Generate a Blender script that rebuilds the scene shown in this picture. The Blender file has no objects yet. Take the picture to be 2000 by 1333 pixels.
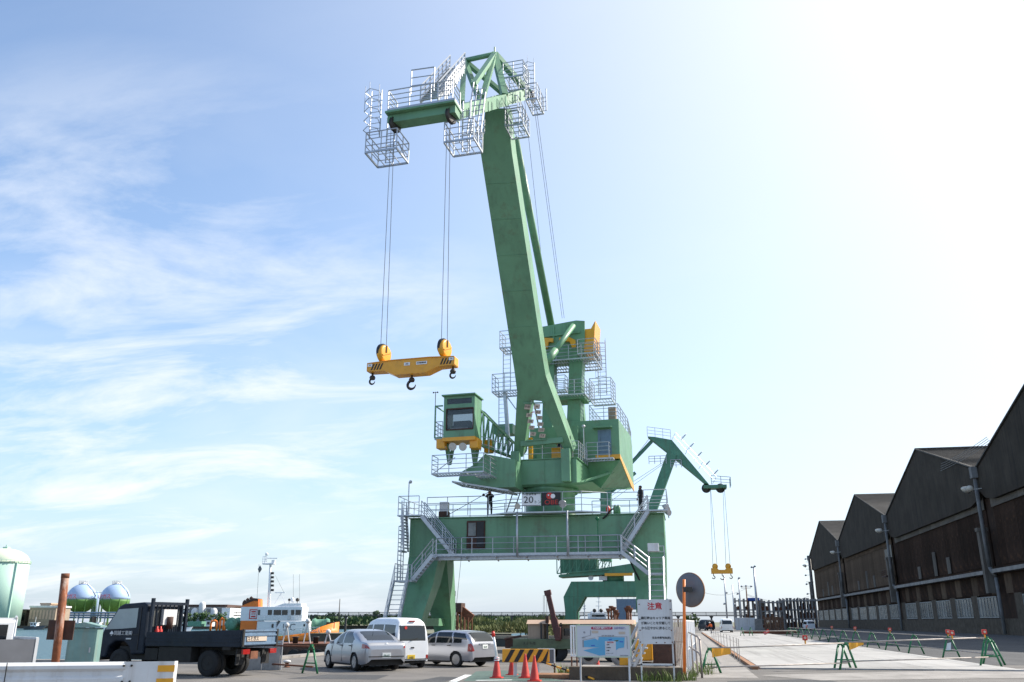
import bpy, bmesh, math, random
from mathutils import Vector as V, Matrix
random.seed(7)
D = bpy.data; SC = bpy.context.scene; COL = SC.collection
R = math.radians

# ---------------------------------------------------------------- camera
FPX, EYE = 1700.0, 1.72                      # focal length in pixels of the 2000 px wide photo, eye height
PITCH = math.atan((1215 - 666.5) / FPX)      # horizon row 1215
YAW = math.atan(339 * math.cos(PITCH) / FPX) # the quay runs along world +Y, to pixel column 1339
cd = D.cameras.new('camera'); cam = D.objects.new('camera', cd); COL.objects.link(cam)
cd.sensor_width = 36; cd.lens = 36 * FPX / 2000; cd.clip_start = .1; cd.clip_end = 9000
cam.location = (0, 0, EYE); cam.rotation_euler = (math.pi / 2 + PITCH, 0, YAW)
SC.camera = cam
SC.render.resolution_x, SC.render.resolution_y = 1024, 682

def ray_dir(px, py):                         # world direction of a photo pixel
    x, y = (px - 1000) / FPX, -(py - 666.5) / FPX; h = math.cos(PITCH) - y * math.sin(PITCH)
    return V((x * math.cos(YAW) - h * math.sin(YAW), x * math.sin(YAW) + h * math.cos(YAW), math.sin(PITCH) + y * math.cos(PITCH)))
# ---------------------------------------------------------------- sky and sun
SUN_AZ, SUN_EL = R(32), R(40)                # azimuth from +X towards +Y
sdir = V((math.cos(SUN_AZ) * math.cos(SUN_EL), math.sin(SUN_AZ) * math.cos(SUN_EL), math.sin(SUN_EL)))
w = D.worlds.new('World'); SC.world = w; w.use_nodes = True
nt = w.node_tree; nt.nodes.clear(); N = nt.nodes.new; L = nt.links.new
out = N('ShaderNodeOutputWorld'); bg = N('ShaderNodeBackground'); L(bg.outputs[0], out.inputs[0])
sky = N('ShaderNodeTexSky'); sky.sky_type = 'NISHITA'; sky.sun_disc = False
sky.sun_elevation = SUN_EL; sky.sun_rotation = math.pi / 2 - SUN_AZ
sky.air_density = 1.0; sky.dust_density = .6; sky.ozone_density = 1.6; sky.altitude = 5
bg.inputs[1].default_value = .15
tc = N('ShaderNodeTexCoord'); sep = N('ShaderNodeSeparateXYZ'); L(tc.outputs['Generated'], sep.inputs[0])
def mth(op, a, b=None, c=None, clamp=False):
    n = N('ShaderNodeMath'); n.operation = op; n.use_clamp = clamp
    for i, x in enumerate((a, b, c)):
        if x is None: continue
        if isinstance(x, (int, float)): n.inputs[i].default_value = x
        else: L(x, n.inputs[i])
    return n.outputs[0]
def dotdir(v):
    n = N('ShaderNodeVectorMath'); n.operation = 'DOT_PRODUCT'; L(tc.outputs['Generated'], n.inputs[0]); n.inputs[1].default_value = tuple(V(v).normalized()); return n.outputs['Value']
def mixc(f, a, col):
    n = N('ShaderNodeMixRGB'); L(f, n.inputs[0]); L(a, n.inputs[1]); n.inputs[2].default_value = (*col, 1); return n.outputs[0]
def noise(vec, scale, detail, rough, dist=0):
    n = N('ShaderNodeTexNoise'); n.inputs['Scale'].default_value = scale; n.inputs['Detail'].default_value = detail
    n.inputs['Roughness'].default_value = rough; n.inputs['Distortion'].default_value = dist; L(vec, n.inputs['Vector']); return n.outputs[0]
up = mth('MAXIMUM', sep.outputs[2], 0.0)
hs = N('ShaderNodeHueSaturation'); hs.inputs['Saturation'].default_value = 1.02; hs.inputs['Value'].default_value = 1.0; L(sky.outputs[0], hs.inputs['Color'])
cur = mixc(mth('MULTIPLY', mth('POWER', mth('SUBTRACT', 1.0, up), 4.2), .82), hs.outputs[0], (2.0, 2.55, 3.35))     # even haze towards the horizon, all round
cur = mixc(mth('MULTIPLY', mth('POWER', mth('MAXIMUM', dotdir(sdir), 0.0), 2.8), 1.4, None, True), cur, (4.5, 4.65, 4.8))   # bright veil about the sun
den = mth('ADD', up, .2)
cmb = N('ShaderNodeCombineXYZ'); L(mth('DIVIDE', sep.outputs[0], den), cmb.inputs[0]); L(mth('DIVIDE', sep.outputs[1], den), cmb.inputs[1])
mp = N('ShaderNodeMapping'); mp.inputs['Rotation'].default_value = (0, 0, R(-38)); mp.inputs['Scale'].default_value = (1.0, 2.1, 1); mp.inputs['Location'].default_value = (.35, .2, 0); L(cmb.outputs[0], mp.inputs[0])
wisps = noise(mp.outputs[0], 1.5, 12, .62, .55)
veil = noise(cmb.outputs[0], 1.2, 6, .55, .3)
bank = mth('MULTIPLY_ADD', dotdir(ray_dir(320, 860)), 12.0, -10.95, True)                        # one bank of cirrus low in the west
msk = mth('MULTIPLY', mth('MULTIPLY_ADD', wisps, 4.6, -2.05, True), mth('MULTIPLY_ADD', bank, .95, .05))
msk = mth('MAXIMUM', msk, mth('MULTIPLY', mth('MULTIPLY_ADD', veil, 3.2, -1.35, True), mth('MULTIPLY', bank, .45)))
cur = mixc(mth('MULTIPLY', msk, .85), cur, (4.25, 4.4, 4.6))
L(cur, bg.inputs[0])
sl_ = D.lights.new('sun', 'SUN'); sl_.energy = 4.4; sl_.angle = R(.53); sl_.color = (1, .94, .85)
so = D.objects.new('sun', sl_); COL.objects.link(so); so.rotation_euler = (-sdir).to_track_quat('-Z', 'Y').to_euler()
vs = SC.view_settings; vs.view_transform = 'Standard'; vs.look = 'None'; vs.gamma = 1; vs.use_curve_mapping = False; vs.exposure = .75
SC.cycles.max_bounces = 6; SC.cycles.use_denoising = True

# ---------------------------------------------------------------- pixel -> place
cth, sth, cal, sal = math.cos(PITCH), math.sin(PITCH), math.cos(YAW), math.sin(YAW)
CAM = V((0, 0, EYE))
def ray(px, py):
    x = (px - 1000) / FPX; y = -(py - 666.5) / FPX
    h = cth - y * sth; z = sth + y * cth
    return V((x * cal - h * sal, x * sal + h * cal, z))
def plane(px, py, p0, n):
    d = ray(px, py); return CAM + d * ((V(p0) - CAM).dot(V(n)) / d.dot(V(n)))
def G(px, py, z=0): return plane(px, py, (0, 0, z), (0, 0, 1))
def AY(px, py, y): return plane(px, py, (0, y, 0), (0, 1, 0))
def AX(px, py, x): return plane(px, py, (x, 0, 0), (1, 0, 0))
def AD(px, py, d): return plane(px, py, (-sal * d, cal * d, 0), (-sal, cal, 0))   # at ground distance d ahead
CR, CF = V((cal, sal, 0)), V((-sal, cal, 0))                                     # camera right / ahead on the ground

# ---------------------------------------------------------------- mesh builder
Z = V((0, 0, 1))
ORG = {}
class MB:
    def __init__(s, T=None): s.v = []; s.f = []; s.sm = []; s.mi = []; s.T = T
    def add(s, vs, fs, smooth=False, mi=0):
        o = len(s.v)
        s.v += [(s.T @ V(p)) if s.T else V(p) for p in vs]
        for f in fs: s.f.append([o + i for i in f]); s.sm.append(smooth); s.mi.append(mi)
        return s
    def hexa(s, a, b, mi=0):      # two quads (4 points each)
        return s.add(list(a) + list(b), [(0, 1, 2, 3), (7, 6, 5, 4), (0, 4, 5, 1), (1, 5, 6, 2), (2, 6, 7, 3), (3, 7, 4, 0)], mi=mi)
    def box(s, a, b, mi=0):       # min / max corner
        (x0, y0, z0), (x1, y1, z1) = a, b
        return s.hexa([(x0, y0, z0), (x1, y0, z0), (x1, y1, z0), (x0, y1, z0)], [(x0, y0, z1), (x1, y0, z1), (x1, y1, z1), (x0, y1, z1)], mi)
    def cbox(s, c, d, rz=0, mi=0):
        c = V(c); M = Matrix.Rotation(rz, 3, 'Z'); h = V(d) / 2
        q = lambda z: [c + M @ V((sx * h.x, sy * h.y, z * h.z)) for sx, sy in ((-1, -1), (1, -1), (1, 1), (-1, 1))]
        return s.hexa(q(-1), q(1), mi)
    def bar(s, p, q, w, h=None, up=None, mi=0):
        p, q = V(p), V(q); d = (q - p).normalized(); h = h or w
        up = V(up) if up else (Z if abs(d.z) < .95 else V((0, 1, 0)))
        a = d.cross(up).normalized() * (w / 2); b = a.cross(d).normalized() * (h / 2)
        return s.hexa([p - a - b, p + a - b, p + a + b, p - a + b], [q - a - b, q + a - b, q + a + b, q - a + b], mi)
    def tube(s, p, q, r, r2=None, n=8, cap=True, mi=0):
        p, q = V(p), V(q); r2 = r if r2 is None else r2; d = (q - p).normalized()
        a = d.orthogonal().normalized(); b = d.cross(a)
        ring = lambda c, rr: [c + (a * math.cos(2 * math.pi * i / n) + b * math.sin(2 * math.pi * i / n)) * rr for i in range(n)]
        s.add(ring(p, r) + ring(q, r2), [(i, (i + 1) % n, n + (i + 1) % n, n + i) for i in range(n)], n > 6, mi)
        if cap: s.add(ring(p, r) + ring(q, r2), [tuple(range(n))[::-1], tuple(range(n, 2 * n))], mi=mi)
        return s
    def path(s, pts, r, n=5, closed=False, mi=0):
        pts = [V(p) for p in pts]
        for a, b in zip(pts, pts[1:] + ([pts[0]] if closed else [])): s.tube(a, b, r, n=n, mi=mi)
        return s
    def prism(s, pts, vec, mi=0):
        pts = [V(p) for p in pts]; n = len(pts); vec = V(vec)
        return s.add(pts + [p + vec for p in pts], [tuple(range(n))[::-1], tuple(range(n, 2 * n))] + [(i, (i + 1) % n, n + (i + 1) % n, n + i) for i in range(n)], mi=mi)
    def lathe(s, prof, c=(0, 0, 0), axis=(0, 0, 1), n=20, smooth=True, mi=0, cap=True):
        c = V(c); ax = V(axis).normalized(); a = ax.orthogonal().normalized(); b = ax.cross(a); vs = []; fs = []
        for r, z in prof:
            vs += [c + ax * z + (a * math.cos(2 * math.pi * i / n) + b * math.sin(2 * math.pi * i / n)) * r for i in range(n)]
        for k in range(len(prof) - 1):
            for i in range(n): fs.append((k * n + i, k * n + (i + 1) % n, (k + 1) * n + (i + 1) % n, (k + 1) * n + i))
        s.add(vs, fs, smooth, mi)
        m = len(prof) - 1
        if cap and prof[0][0] > .001: s.add(vs[:n], [tuple(range(n))[::-1]], mi=mi)
        if cap and prof[m][0] > .001: s.add(vs[m * n:], [tuple(range(n))], mi=mi)
        return s
    def ball(s, c, r, n=14, m=8, sq=1, mi=0):
        return s.lathe([(max(r * math.sin(math.pi * k / m), .0005), -r * sq * math.cos(math.pi * k / m)) for k in range(m + 1)], c, n=n, mi=mi)
    def rail(s, pts, h=1.1, mids=2, gap=1.5, r=.028, closed=False, up=Z, toe=False):
        pts = [V(p) for p in pts]; up = V(up)
        for a, b in zip(pts, pts[1:] + ([pts[0]] if closed else [])):
            n = max(1, round((b - a).length / gap))
            for i in range(n + 1):
                p = a.lerp(b, i / n); s.tube(p, p + up * h, r, n=5, cap=False)
            for k in range(mids + 1):
                z = up * (h * (1 - k / (mids + 1))); s.tube(a + z, b + z, r * (1 if k == 0 else .8), n=5, cap=False)
            if toe: s.bar(a + up * .06, b + up * .06, .02, .12)
        return s
    def grate(s, o, a, b, gap=.16, w=.05, frame=.1):       # grating: frame plus bars across
        o, a, b = V(o), V(a), V(b)
        for p, q in ((o, o + a), (o + b, o + a + b), (o, o + b), (o + a, o + a + b)): s.bar(p, q, .06, frame)
        n = max(2, int(a.length / gap))
        for i in range(1, n): s.bar(o + a * i / n, o + a * i / n + b, .03, w)
        n = max(1, int(b.length / .8))
        for i in range(1, n): s.bar(o + b * i / n, o + b * i / n + a, .05, w)
        return s
    def build(s, name, mat, parent=None, bevel=0, kind=None, origin=None):
        if origin is not None: org = V(origin)
        elif parent is not None: org = ORG.get(parent.name, V((0, 0, 0)))
        else:
            lo = [min(p[i] for p in s.v) for i in range(3)]; hi = [max(p[i] for p in s.v) for i in range(3)]
            org = V(((lo[0] + hi[0]) / 2, (lo[1] + hi[1]) / 2, lo[2]))
        me = D.meshes.new(name); me.from_pydata([p - org for p in s.v], [], s.f)
        for m in (mat if isinstance(mat, (list, tuple)) else [mat]): me.materials.append(m)
        me.polygons.foreach_set('use_smooth', s.sm); me.polygons.foreach_set('material_index', s.mi)
        bm = bmesh.new(); bm.from_mesh(me); bmesh.ops.remove_doubles(bm, verts=bm.verts, dist=1e-5)
        bmesh.ops.recalc_face_normals(bm, faces=bm.faces); bm.to_mesh(me); bm.free()
        o = D.objects.new(name, me); COL.objects.link(o)
        if parent is not None:
            o.parent = parent; ORG[o.name] = org
        else: o.location = org; ORG[o.name] = org
        if bevel:
            b = o.modifiers.new('bevel', 'BEVEL'); b.width = bevel; b.segments = 2; b.limit_method = 'ANGLE'
        if kind: o['kind'] = kind
        return o
def tag(o, label, cat, group=None):
    o['label'] = label; o['category'] = cat; o['kind'] = 'thing'
    if group: o['group'] = group
    return o
def thing(name, label, cat, loc=(0, 0, 0), rz=0, group=None, local=False):
    o = D.objects.new(name, None); COL.objects.link(o); o.location = loc; o.rotation_euler = (0, 0, rz)
    o.empty_display_size = .2
    ORG[o.name] = V((0, 0, 0)) if local else V(loc)
    o['kind'] = 'thing'
    return tag(o, label, cat, group)
def piece(name, src, parent, loc, rot=None, mat=None):     # a further copy of a small piece that shares its mesh
    o = D.objects.new(name, src if isinstance(src, bpy.types.Mesh) else src.data); COL.objects.link(o)
    o.parent = parent; o.location = V(loc) - ORG.get(parent.name, V((0, 0, 0)))
    if rot is not None: o.rotation_euler = rot
    ORG[o.name] = V(loc)
    return o
def copy_tree(o, parent=None):
    c = o.copy(); COL.objects.link(c); c.parent = parent
    for ch in [x for x in o.children]: copy_tree(ch, c)
    return c
def text(name, body, size, mat, parent, org, right, up, align='CENTER', extrude=.004, xs=1.0, bold=0):
    cu = D.curves.new(name, 'FONT'); cu.body = body; cu.size = size; cu.align_x = align; cu.align_y = 'CENTER'; cu.extrude = extrude; cu.resolution_u = 3; cu.offset = bold
    t = D.objects.new(name, cu); COL.objects.link(t)
    bpy.context.view_layer.update()
    me = D.meshes.new_from_object(t.evaluated_get(bpy.context.evaluated_depsgraph_get()))
    D.objects.remove(t); D.curves.remove(cu)
    right, up = V(right).normalized(), V(up).normalized(); nrm = right.cross(up)
    po = ORG.get(parent.name, V((0, 0, 0)))
    for v in me.vertices: c = v.co.copy(); v.co = V(org) - po + right * c.x * xs + up * c.y + nrm * c.z
    me.materials.clear(); me.materials.append(mat)
    o = D.objects.new(name, me); COL.objects.link(o); o.parent = parent; ORG[o.name] = po
    return o

# ---------------------------------------------------------------- materials
def mat(name, col, rough=.6, metal=0, var=.15, scale=1.5, bump=0, bscale=30, streak=None, samt=.5, sscale=1.0, coat=0, spec=.5, spots=None, spamt=.5, spscale=3, trans=0, vary=0, sv=None):
    m = D.materials.new(name); m.use_nodes = True; t = m.node_tree; n = t.nodes; l = t.links; b = n['Principled BSDF']
    b.inputs['Roughness'].default_value = rough; b.inputs['Metallic'].default_value = metal
    b.inputs['Coat Weight'].default_value = coat; b.inputs['Specular IOR Level'].default_value = spec; b.inputs['Transmission Weight'].default_value = trans
    c = (*col, 1)
    tcn = n.new('ShaderNodeTexCoord')
    def nz(sc, det=5, ro=.6, sclv=None):
        x = n.new('ShaderNodeTexNoise'); x.inputs['Scale'].default_value = sc; x.inputs['Detail'].default_value = det; x.inputs['Roughness'].default_value = ro
        if sclv:
            mm = n.new('ShaderNodeMapping'); mm.inputs['Scale'].default_value = sclv; l.new(tcn.outputs['Object'], mm.inputs[0]); l.new(mm.outputs[0], x.inputs['Vector'])
        else: l.new(tcn.outputs['Object'], x.inputs['Vector'])
        return x.outputs[0]
    def ramp(f, lo, hi):
        r = n.new('ShaderNodeMapRange'); r.inputs[1].default_value = lo; r.inputs[2].default_value = hi; l.new(f, r.inputs[0]); return r.outputs[0]
    def mix(f, a, bb, amt=1):
        x = n.new('ShaderNodeMixRGB')
        if amt != 1:
            k = n.new('ShaderNodeMath'); k.operation = 'MULTIPLY'; k.inputs[1].default_value = amt; l.new(f, k.inputs[0]); f = k.outputs[0]
        l.new(f, x.inputs[0])
        for i, q in ((1, a), (2, bb)):
            if isinstance(q, tuple): x.inputs[i].default_value = q
            else: l.new(q, x.inputs[i])
        return x.outputs[0]
    cur = c
    if var:
        cur = mix(ramp(nz(scale), .3, .7), tuple(x * (1 - var) for x in col) + (1,), tuple(min(1, x * (1 + var)) for x in col) + (1,))
    if streak: cur = mix(ramp(nz(1, 4, .65, sv or (3.2 * sscale, 3.2 * sscale, .18 * sscale)), .5, .75), cur, (*streak, 1), samt)
    if spots: cur = mix(ramp(nz(spscale, 8, .7), .55, .68), cur, (*spots, 1), spamt)
    if vary:
        oi = n.new('ShaderNodeObjectInfo'); h = n.new('ShaderNodeHueSaturation'); mr = n.new('ShaderNodeMapRange')
        mr.inputs[3].default_value = 1 - vary; mr.inputs[4].default_value = 1 + vary; l.new(oi.outputs['Random'], mr.inputs[0]); l.new(mr.outputs[0], h.inputs['Value'])
        if isinstance(cur, tuple): h.inputs['Color'].default_value = cur
        else: l.new(cur, h.inputs['Color'])
        cur = h.outputs[0]
    if isinstance(cur, tuple): b.inputs['Base Color'].default_value = cur
    else: l.new(cur, b.inputs['Base Color'])
    if bump:
        bp = n.new('ShaderNodeBump'); bp.inputs['Strength'].default_value = bump; bp.inputs['Distance'].default_value = .02
        l.new(nz(bscale), bp.inputs['Height']); l.new(bp.outputs[0], b.inputs['Normal'])
    if rough < .75 and not trans and var > .04:
        rr = ramp(nz(scale * 2.3), .2, .8); q = n.new('ShaderNodeMapRange'); q.inputs[3].default_value = max(.03, rough - .08); q.inputs[4].default_value = min(1, rough + .1)
        l.new(rr, q.inputs[0]); l.new(q.outputs[0], b.inputs['Roughness'])
    return m
K = dict(
    green=mat('crane green paint', (.135, .295, .168), .45, var=.12, scale=.5, streak=(.075, .14, .085), samt=.55, sscale=.6, coat=.08, spots=(.12, .12, .065), spamt=.5, spscale=.9),
    fgreen=mat('weathered green paint', (.085, .24, .15), .6, var=.2, scale=.5, streak=(.1, .09, .05), samt=.6),
    galv=mat('galvanised steel', (.46, .48, .51), .4, metal=.55, var=.12, scale=4),
    yellow=mat('yellow paint', (.78, .36, .015), .4, var=.08, scale=2, coat=.2, spots=(.4, .2, .02), spamt=.35),
    black=mat('black paint', (.015, .015, .016), .5, var=.2),
    rubber=mat('rubber', (.018, .018, .019), .85, var=.25, bump=.3),
    steel=mat('dark steel', (.06, .055, .05), .5, metal=.5, var=.3, scale=4),
    rope=mat('wire rope', (.12, .12, .125), .5, metal=.4, var=.1),
    white=mat('white paint', (.78, .79, .8), .4, var=.05, scale=2),
    dirtywhite=mat('dirty white paint', (.66, .66, .66), .55, var=.08, scale=2, streak=(.3, .2, .12), samt=.4),
    cream=mat('cream plate', (.55, .45, .36), .5, var=.08),
    glass=mat('dark glass', (.012, .016, .018), .06, var=0, spec=.7),
    red=mat('red paint', (.55, .03, .02), .4, var=.15, scale=3),
    cone=mat('red cone plastic', (.55, .035, .022), .5, var=.2, scale=5, spots=(.25, .03, .02), spamt=.4),
    orange=mat('orange paint', (.85, .2, .02), .45, var=.1, scale=1),
    rust=mat('rust', (.16, .06, .03), .85, var=.4, scale=3, bump=.4, spots=(.06, .03, .02), spscale=5),
    rustpole=mat('rusty painted steel', (.22, .07, .028), .85, var=.45, scale=5, streak=(.6, .5, .43), samt=.9, sv=(5, 5, 1.3), spots=(.1, .035, .018), spamt=.8, spscale=3, bump=.25),
    rustdark=mat('dark rusted plate', (.07, .035, .025), .8, var=.3, scale=4, spots=(.14, .05, .02), spamt=.6),
    asphalt=mat('asphalt', (.15, .138, .126), .92, var=.3, scale=.3, streak=(.075, .07, .066), samt=.55, sv=(.35, .5, 1), bump=.5, bscale=60, spots=(.2, .188, .17), spamt=.5, spscale=9),
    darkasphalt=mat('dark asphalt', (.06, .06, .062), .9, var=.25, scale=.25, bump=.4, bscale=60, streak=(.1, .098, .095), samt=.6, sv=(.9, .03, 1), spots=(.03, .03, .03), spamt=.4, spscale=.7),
    concrete=mat('pale concrete', (.36, .348, .33), .85, var=.14, scale=.2, bump=.2, bscale=30, streak=(.16, .15, .14), samt=.7, sv=(1.3, .05, 1), spots=(.22, .21, .195), spamt=.5, spscale=.5, vary=.09),
    oldconcrete=mat('old concrete', (.27, .25, .23), .9, var=.25, scale=.8, bump=.4, bscale=20, spots=(.12, .11, .1), spamt=.6, spscale=2),
    darkconcrete=mat('stained concrete', (.115, .092, .07), .95, spec=.1, var=.3, scale=1.2, bump=.4, bscale=18, streak=(.05, .045, .04), samt=.6),
    kerb=mat('orange brown kerb', (.3, .15, .075), .8, var=.25, scale=3),
    line=mat('road paint', (.7, .7, .68), .7, var=.12, scale=6, spots=(.2, .2, .19), spamt=.7, spscale=12),
    greenlane=mat('green road coating', (.075, .12, .1), .85, var=.25, scale=4, spots=(.1, .1, .095), spamt=.6, spscale=6),
    slate=mat('dark corrugated slate', (.056, .046, .037), .9, spec=.1, var=.25, scale=.3, streak=(.02, .02, .02), samt=.7, sscale=.5, bump=.2),
    roof=mat('weathered sheet roof', (.06, .055, .05), .85, var=.35, scale=.3, spots=(.1, .095, .085), spamt=.5),
    rustwall=mat('rust brown sheet', (.045, .026, .018), .9, spec=.15, var=.35, scale=.5, streak=(.03, .02, .015), samt=.8, vary=.28, spots=(.15, .07, .035), spamt=.35, spscale=1),
    tanwall=mat('tan brown sheet', (.125, .085, .058), .9, spec=.15, var=.25, scale=.5, streak=(.06, .04, .028), samt=.7, vary=.2),
    greywall=mat('grey sheet', (.17, .15, .13), .9, spec=.15, var=.25, scale=.4, streak=(.09, .07, .055), samt=.7, vary=.15),
    pane=mat('dusty pane', (.13, .135, .13), .25, var=.5, scale=.8, spec=.4, vary=.6),
    winframe=mat('grey window frame', (.26, .26, .25), .6, var=.2),
    navy=mat('dark navy paint', (.01, .017, .03), .5, var=.25, scale=3, coat=.05, spec=.25, spots=(.03, .03, .032), spamt=.4, spscale=5),
    bluegrey=mat('blue grey paint', (.13, .2, .29), .45, var=.15, scale=4, streak=(.06, .07, .08), samt=.5, sscale=3),
    chassis=mat('dirty chassis', (.02, .019, .018), .8, var=.3, scale=5),
    silver=mat('silver car paint', (.38, .39, .42), .3, metal=.6, var=0, scale=3, coat=.5),
    silver2=mat('bright silver car paint', (.42, .43, .47), .28, metal=.6, var=0, scale=3, coat=.5),
    carwhite=mat('white car paint', (.78, .79, .8), .3, var=.02, coat=.5),
    taillight=mat('tail light lens', (.3, .012, .01), .15, var=.1, coat=.6),
    clearlight=mat('clear lens', (.55, .55, .55), .15, var=.1, coat=.6),
    amber=mat('amber lens', (.6, .2, .02), .2, var=.1),
    rim=mat('alloy rim', (.4, .4, .41), .35, metal=.7, var=.1),
    plategreen=mat('number plate white', (.7, .72, .7), .5, var=.03),
    plateyellow=mat('number plate yellow', (.75, .5, .03), .5, var=.03),
    darkgreen=mat('dark green lettering', (.02, .1, .05), .5, var=0),
    ink=mat('black lettering', (.03, .03, .035), .6, var=0), inkblue=mat('blue print', (.05, .12, .5), .6, var=0),
    inkred=mat('red lettering', (.55, .02, .03), .55, var=0), inkgrey=mat('grey print', (.3, .3, .32), .6, var=0), purple=mat('purple print', (.3, .28, .5), .6, var=0),
    mapblue=mat('map water blue', (.12, .4, .62), .5, var=.05), mapred=mat('map title crimson', (.45, .02, .08), .5, var=0), mapwhite=mat('map white', (.62, .62, .64), .5, var=.03),
    teal=mat('pale teal paint', (.17, .29, .27), .6, var=.12, scale=2, streak=(.3, .2, .12), samt=.35, sscale=2),
    trestle=mat('green trestle paint', (.015, .16, .06), .45, var=.15, scale=4),
    pipe=mat('weathered pipe', (.4, .36, .33), .6, metal=.3, var=.3, scale=3, spots=(.2, .08, .04), spamt=.6),
    hull=mat('tug hull orange', (.85, .24, .02), .5, var=.12, scale=.4, streak=(.35, .12, .03), samt=.4, sscale=.5),
    brownhull=mat('brown barge hull', (.14, .075, .05), .8, var=.35, scale=.5, streak=(.06, .035, .025), samt=.7),
    slatehull=mat('blue grey barge hull', (.075, .085, .095), .7, var=.3, scale=.4, streak=(.04, .035, .03), samt=.7, sscale=.4),
    tarp=mat('green tarpaulin', (.12, .27, .19), .8, var=.3, scale=1.5, bump=.5, bscale=3),
    tankgreen=mat('pale green tank', (.42, .6, .5), .55, var=.05, scale=.1, streak=(.36, .5, .42), samt=.3, sscale=.1),
    tankcream=mat('pale cream dome', (.6, .66, .5), .6, var=.05, scale=.1),
    sphereblue=mat('pale blue sphere', (.36, .48, .68), .5, var=.05, scale=.1), spheregreen=mat('green sphere base', (.1, .23, .05), .6, var=.1, scale=.1),
    tan=mat('tan cabin paint', (.34, .26, .19), .7, var=.15, scale=1, streak=(.2, .12, .08), samt=.4, sscale=1.5), peach=mat('peach roof', (.55, .38, .27), .7, var=.12, scale=1),
    olive=mat('olive green chassis', (.1, .13, .07), .6, var=.2, scale=2, spots=(.06, .05, .03), spamt=.5), maroon=mat('maroon boom', (.07, .018, .016), .5, var=.3, scale=2),
    skin=mat('skin', (.45, .27, .19), .6, var=.05), cloth=mat('dark clothing', (.02, .022, .028), .9, var=.2), clothblue=mat('navy work clothes', (.02, .035, .075), .9, var=.2), vest=mat('orange vest', (.75, .14, .03), .8, var=.1), hair=mat('black hair', (.012, .01, .01), .8, var=.1),
    wood=mat('brown timber', (.2, .1, .055), .8, var=.3, scale=2, vary=.3), rackgrey=mat('grey rack steel', (.24, .23, .22), .75, var=.3, scale=1, streak=(.1, .055, .035), samt=.6, vary=.25),
    blue=mat('blue sheet', (.02, .08, .32), .6, var=.15), leaf=mat('leaf', (.045, .095, .022), .7, var=.4, scale=1.2, vary=.2), reed=mat('reed', (.14, .16, .05), .85, var=.55, scale=.25, spots=(.24, .2, .09), spamt=.8, spscale=.5), grass=mat('grass blade', (.15, .2, .05), .8, var=.4, scale=3), bark=mat('bark', (.07, .05, .035), .9, var=.3),
    ground=mat('far ground', (.16, .16, .1), .95, var=.4, scale=.03), grille=mat('pale lamp glass', (.55, .52, .47), .3, var=.1, scale=6),
    greypipe=mat('grey painted pipe', (.2, .2, .2), .8, var=.3, scale=.6, streak=(.1, .06, .04), samt=.7, sscale=.6, spec=.2), meshgrey=mat('pale mesh', (.36, .36, .35), .7, var=.2, scale=6),
    plank=mat('grey panel', (.14, .145, .16), .6, var=.12, scale=2),
)

# ================================================================ the setting
def water_mat():
    m = D.materials.new('harbour water'); m.use_nodes = True; t = m.node_tree; b = t.nodes['Principled BSDF']
    b.inputs['Base Color'].default_value = (.045, .11, .135, 1); b.inputs['Roughness'].default_value = .3; b.inputs['IOR'].default_value = 1.33; b.inputs['Specular IOR Level'].default_value = .3
    tcn = t.nodes.new('ShaderNodeTexCoord'); mp_ = t.nodes.new('ShaderNodeMapping'); mp_.inputs['Scale'].default_value = (.5, 1, 1)
    nz_ = t.nodes.new('ShaderNodeTexNoise'); nz_.inputs['Scale'].default_value = 1.1; nz_.inputs['Detail'].default_value = 6
    bp = t.nodes.new('ShaderNodeBump'); bp.inputs['Strength'].default_value = 1.0; bp.inputs['Distance'].default_value = .9
    t.links.new(tcn.outputs['Object'], mp_.inputs[0]); t.links.new(mp_.outputs[0], nz_.inputs['Vector']); t.links.new(nz_.outputs[0], bp.inputs['Height']); t.links.new(bp.outputs[0], b.inputs['Normal'])
    return m
WZ = -1.7
QX, QY = -20.0, 37.0                      # quay edge alongside and the cross quay at the head of the basin
FARY = 430.0
g = MB()
def slab_land(x0, x1, y0, y1, mi, z=0):
    g.add([(x0, y0, z), (x1, y0, z), (x1, y1, z), (x0, y1, z)], [(0, 1, 2, 3)], mi=mi)
def quay_wall(a, b, z=0): g.add([(*a, z), (*b, z), (*b, -6), (*a, -6)], [(0, 1, 2, 3)], mi=2)
slab_land(QX, 600, -80, 330, 0); slab_land(-600, QX, -80, QY, 0)
slab_land(QX, 600, 330, 4000, 1); slab_land(600, 3000, -80, 4000, 1); slab_land(-3000, QX, FARY, 4000, 1); slab_land(-3000, -600, -80, FARY, 1)
slab_land(-45, QX, 105, 230, 1, .4)
quay_wall((-600, QY), (QX, QY)); quay_wall((QX, QY), (QX, FARY)); quay_wall((-600, FARY), (QX, FARY)); quay_wall((-45, 105), (QX, 105), .4); quay_wall((-45, 105), (-45, 230), .4)
g.build('ground', [K['asphalt'], K['ground'], K['darkconcrete']], origin=(0, 0, 0), kind='structure')
wt = MB(); wt.add([(-3000, QY - 5, WZ), (QX + 5, QY - 5, WZ), (QX + 5, 900, WZ), (-3000, 900, WZ)], [(0, 1, 2, 3)])
wt.build('water', water_mat(), origin=(0, 0, WZ), kind='structure')
# quay coping
cp = MB(); cp.box((QX, QY + .5, -.5), (QX + .6, 140, .12)); cp.box((-120, QY - .5, -.5), (QX + .6, QY + .1, .12))
cp.build('quay_coping', K['oldconcrete'], kind='structure', origin=(0, 0, 0))
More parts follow.
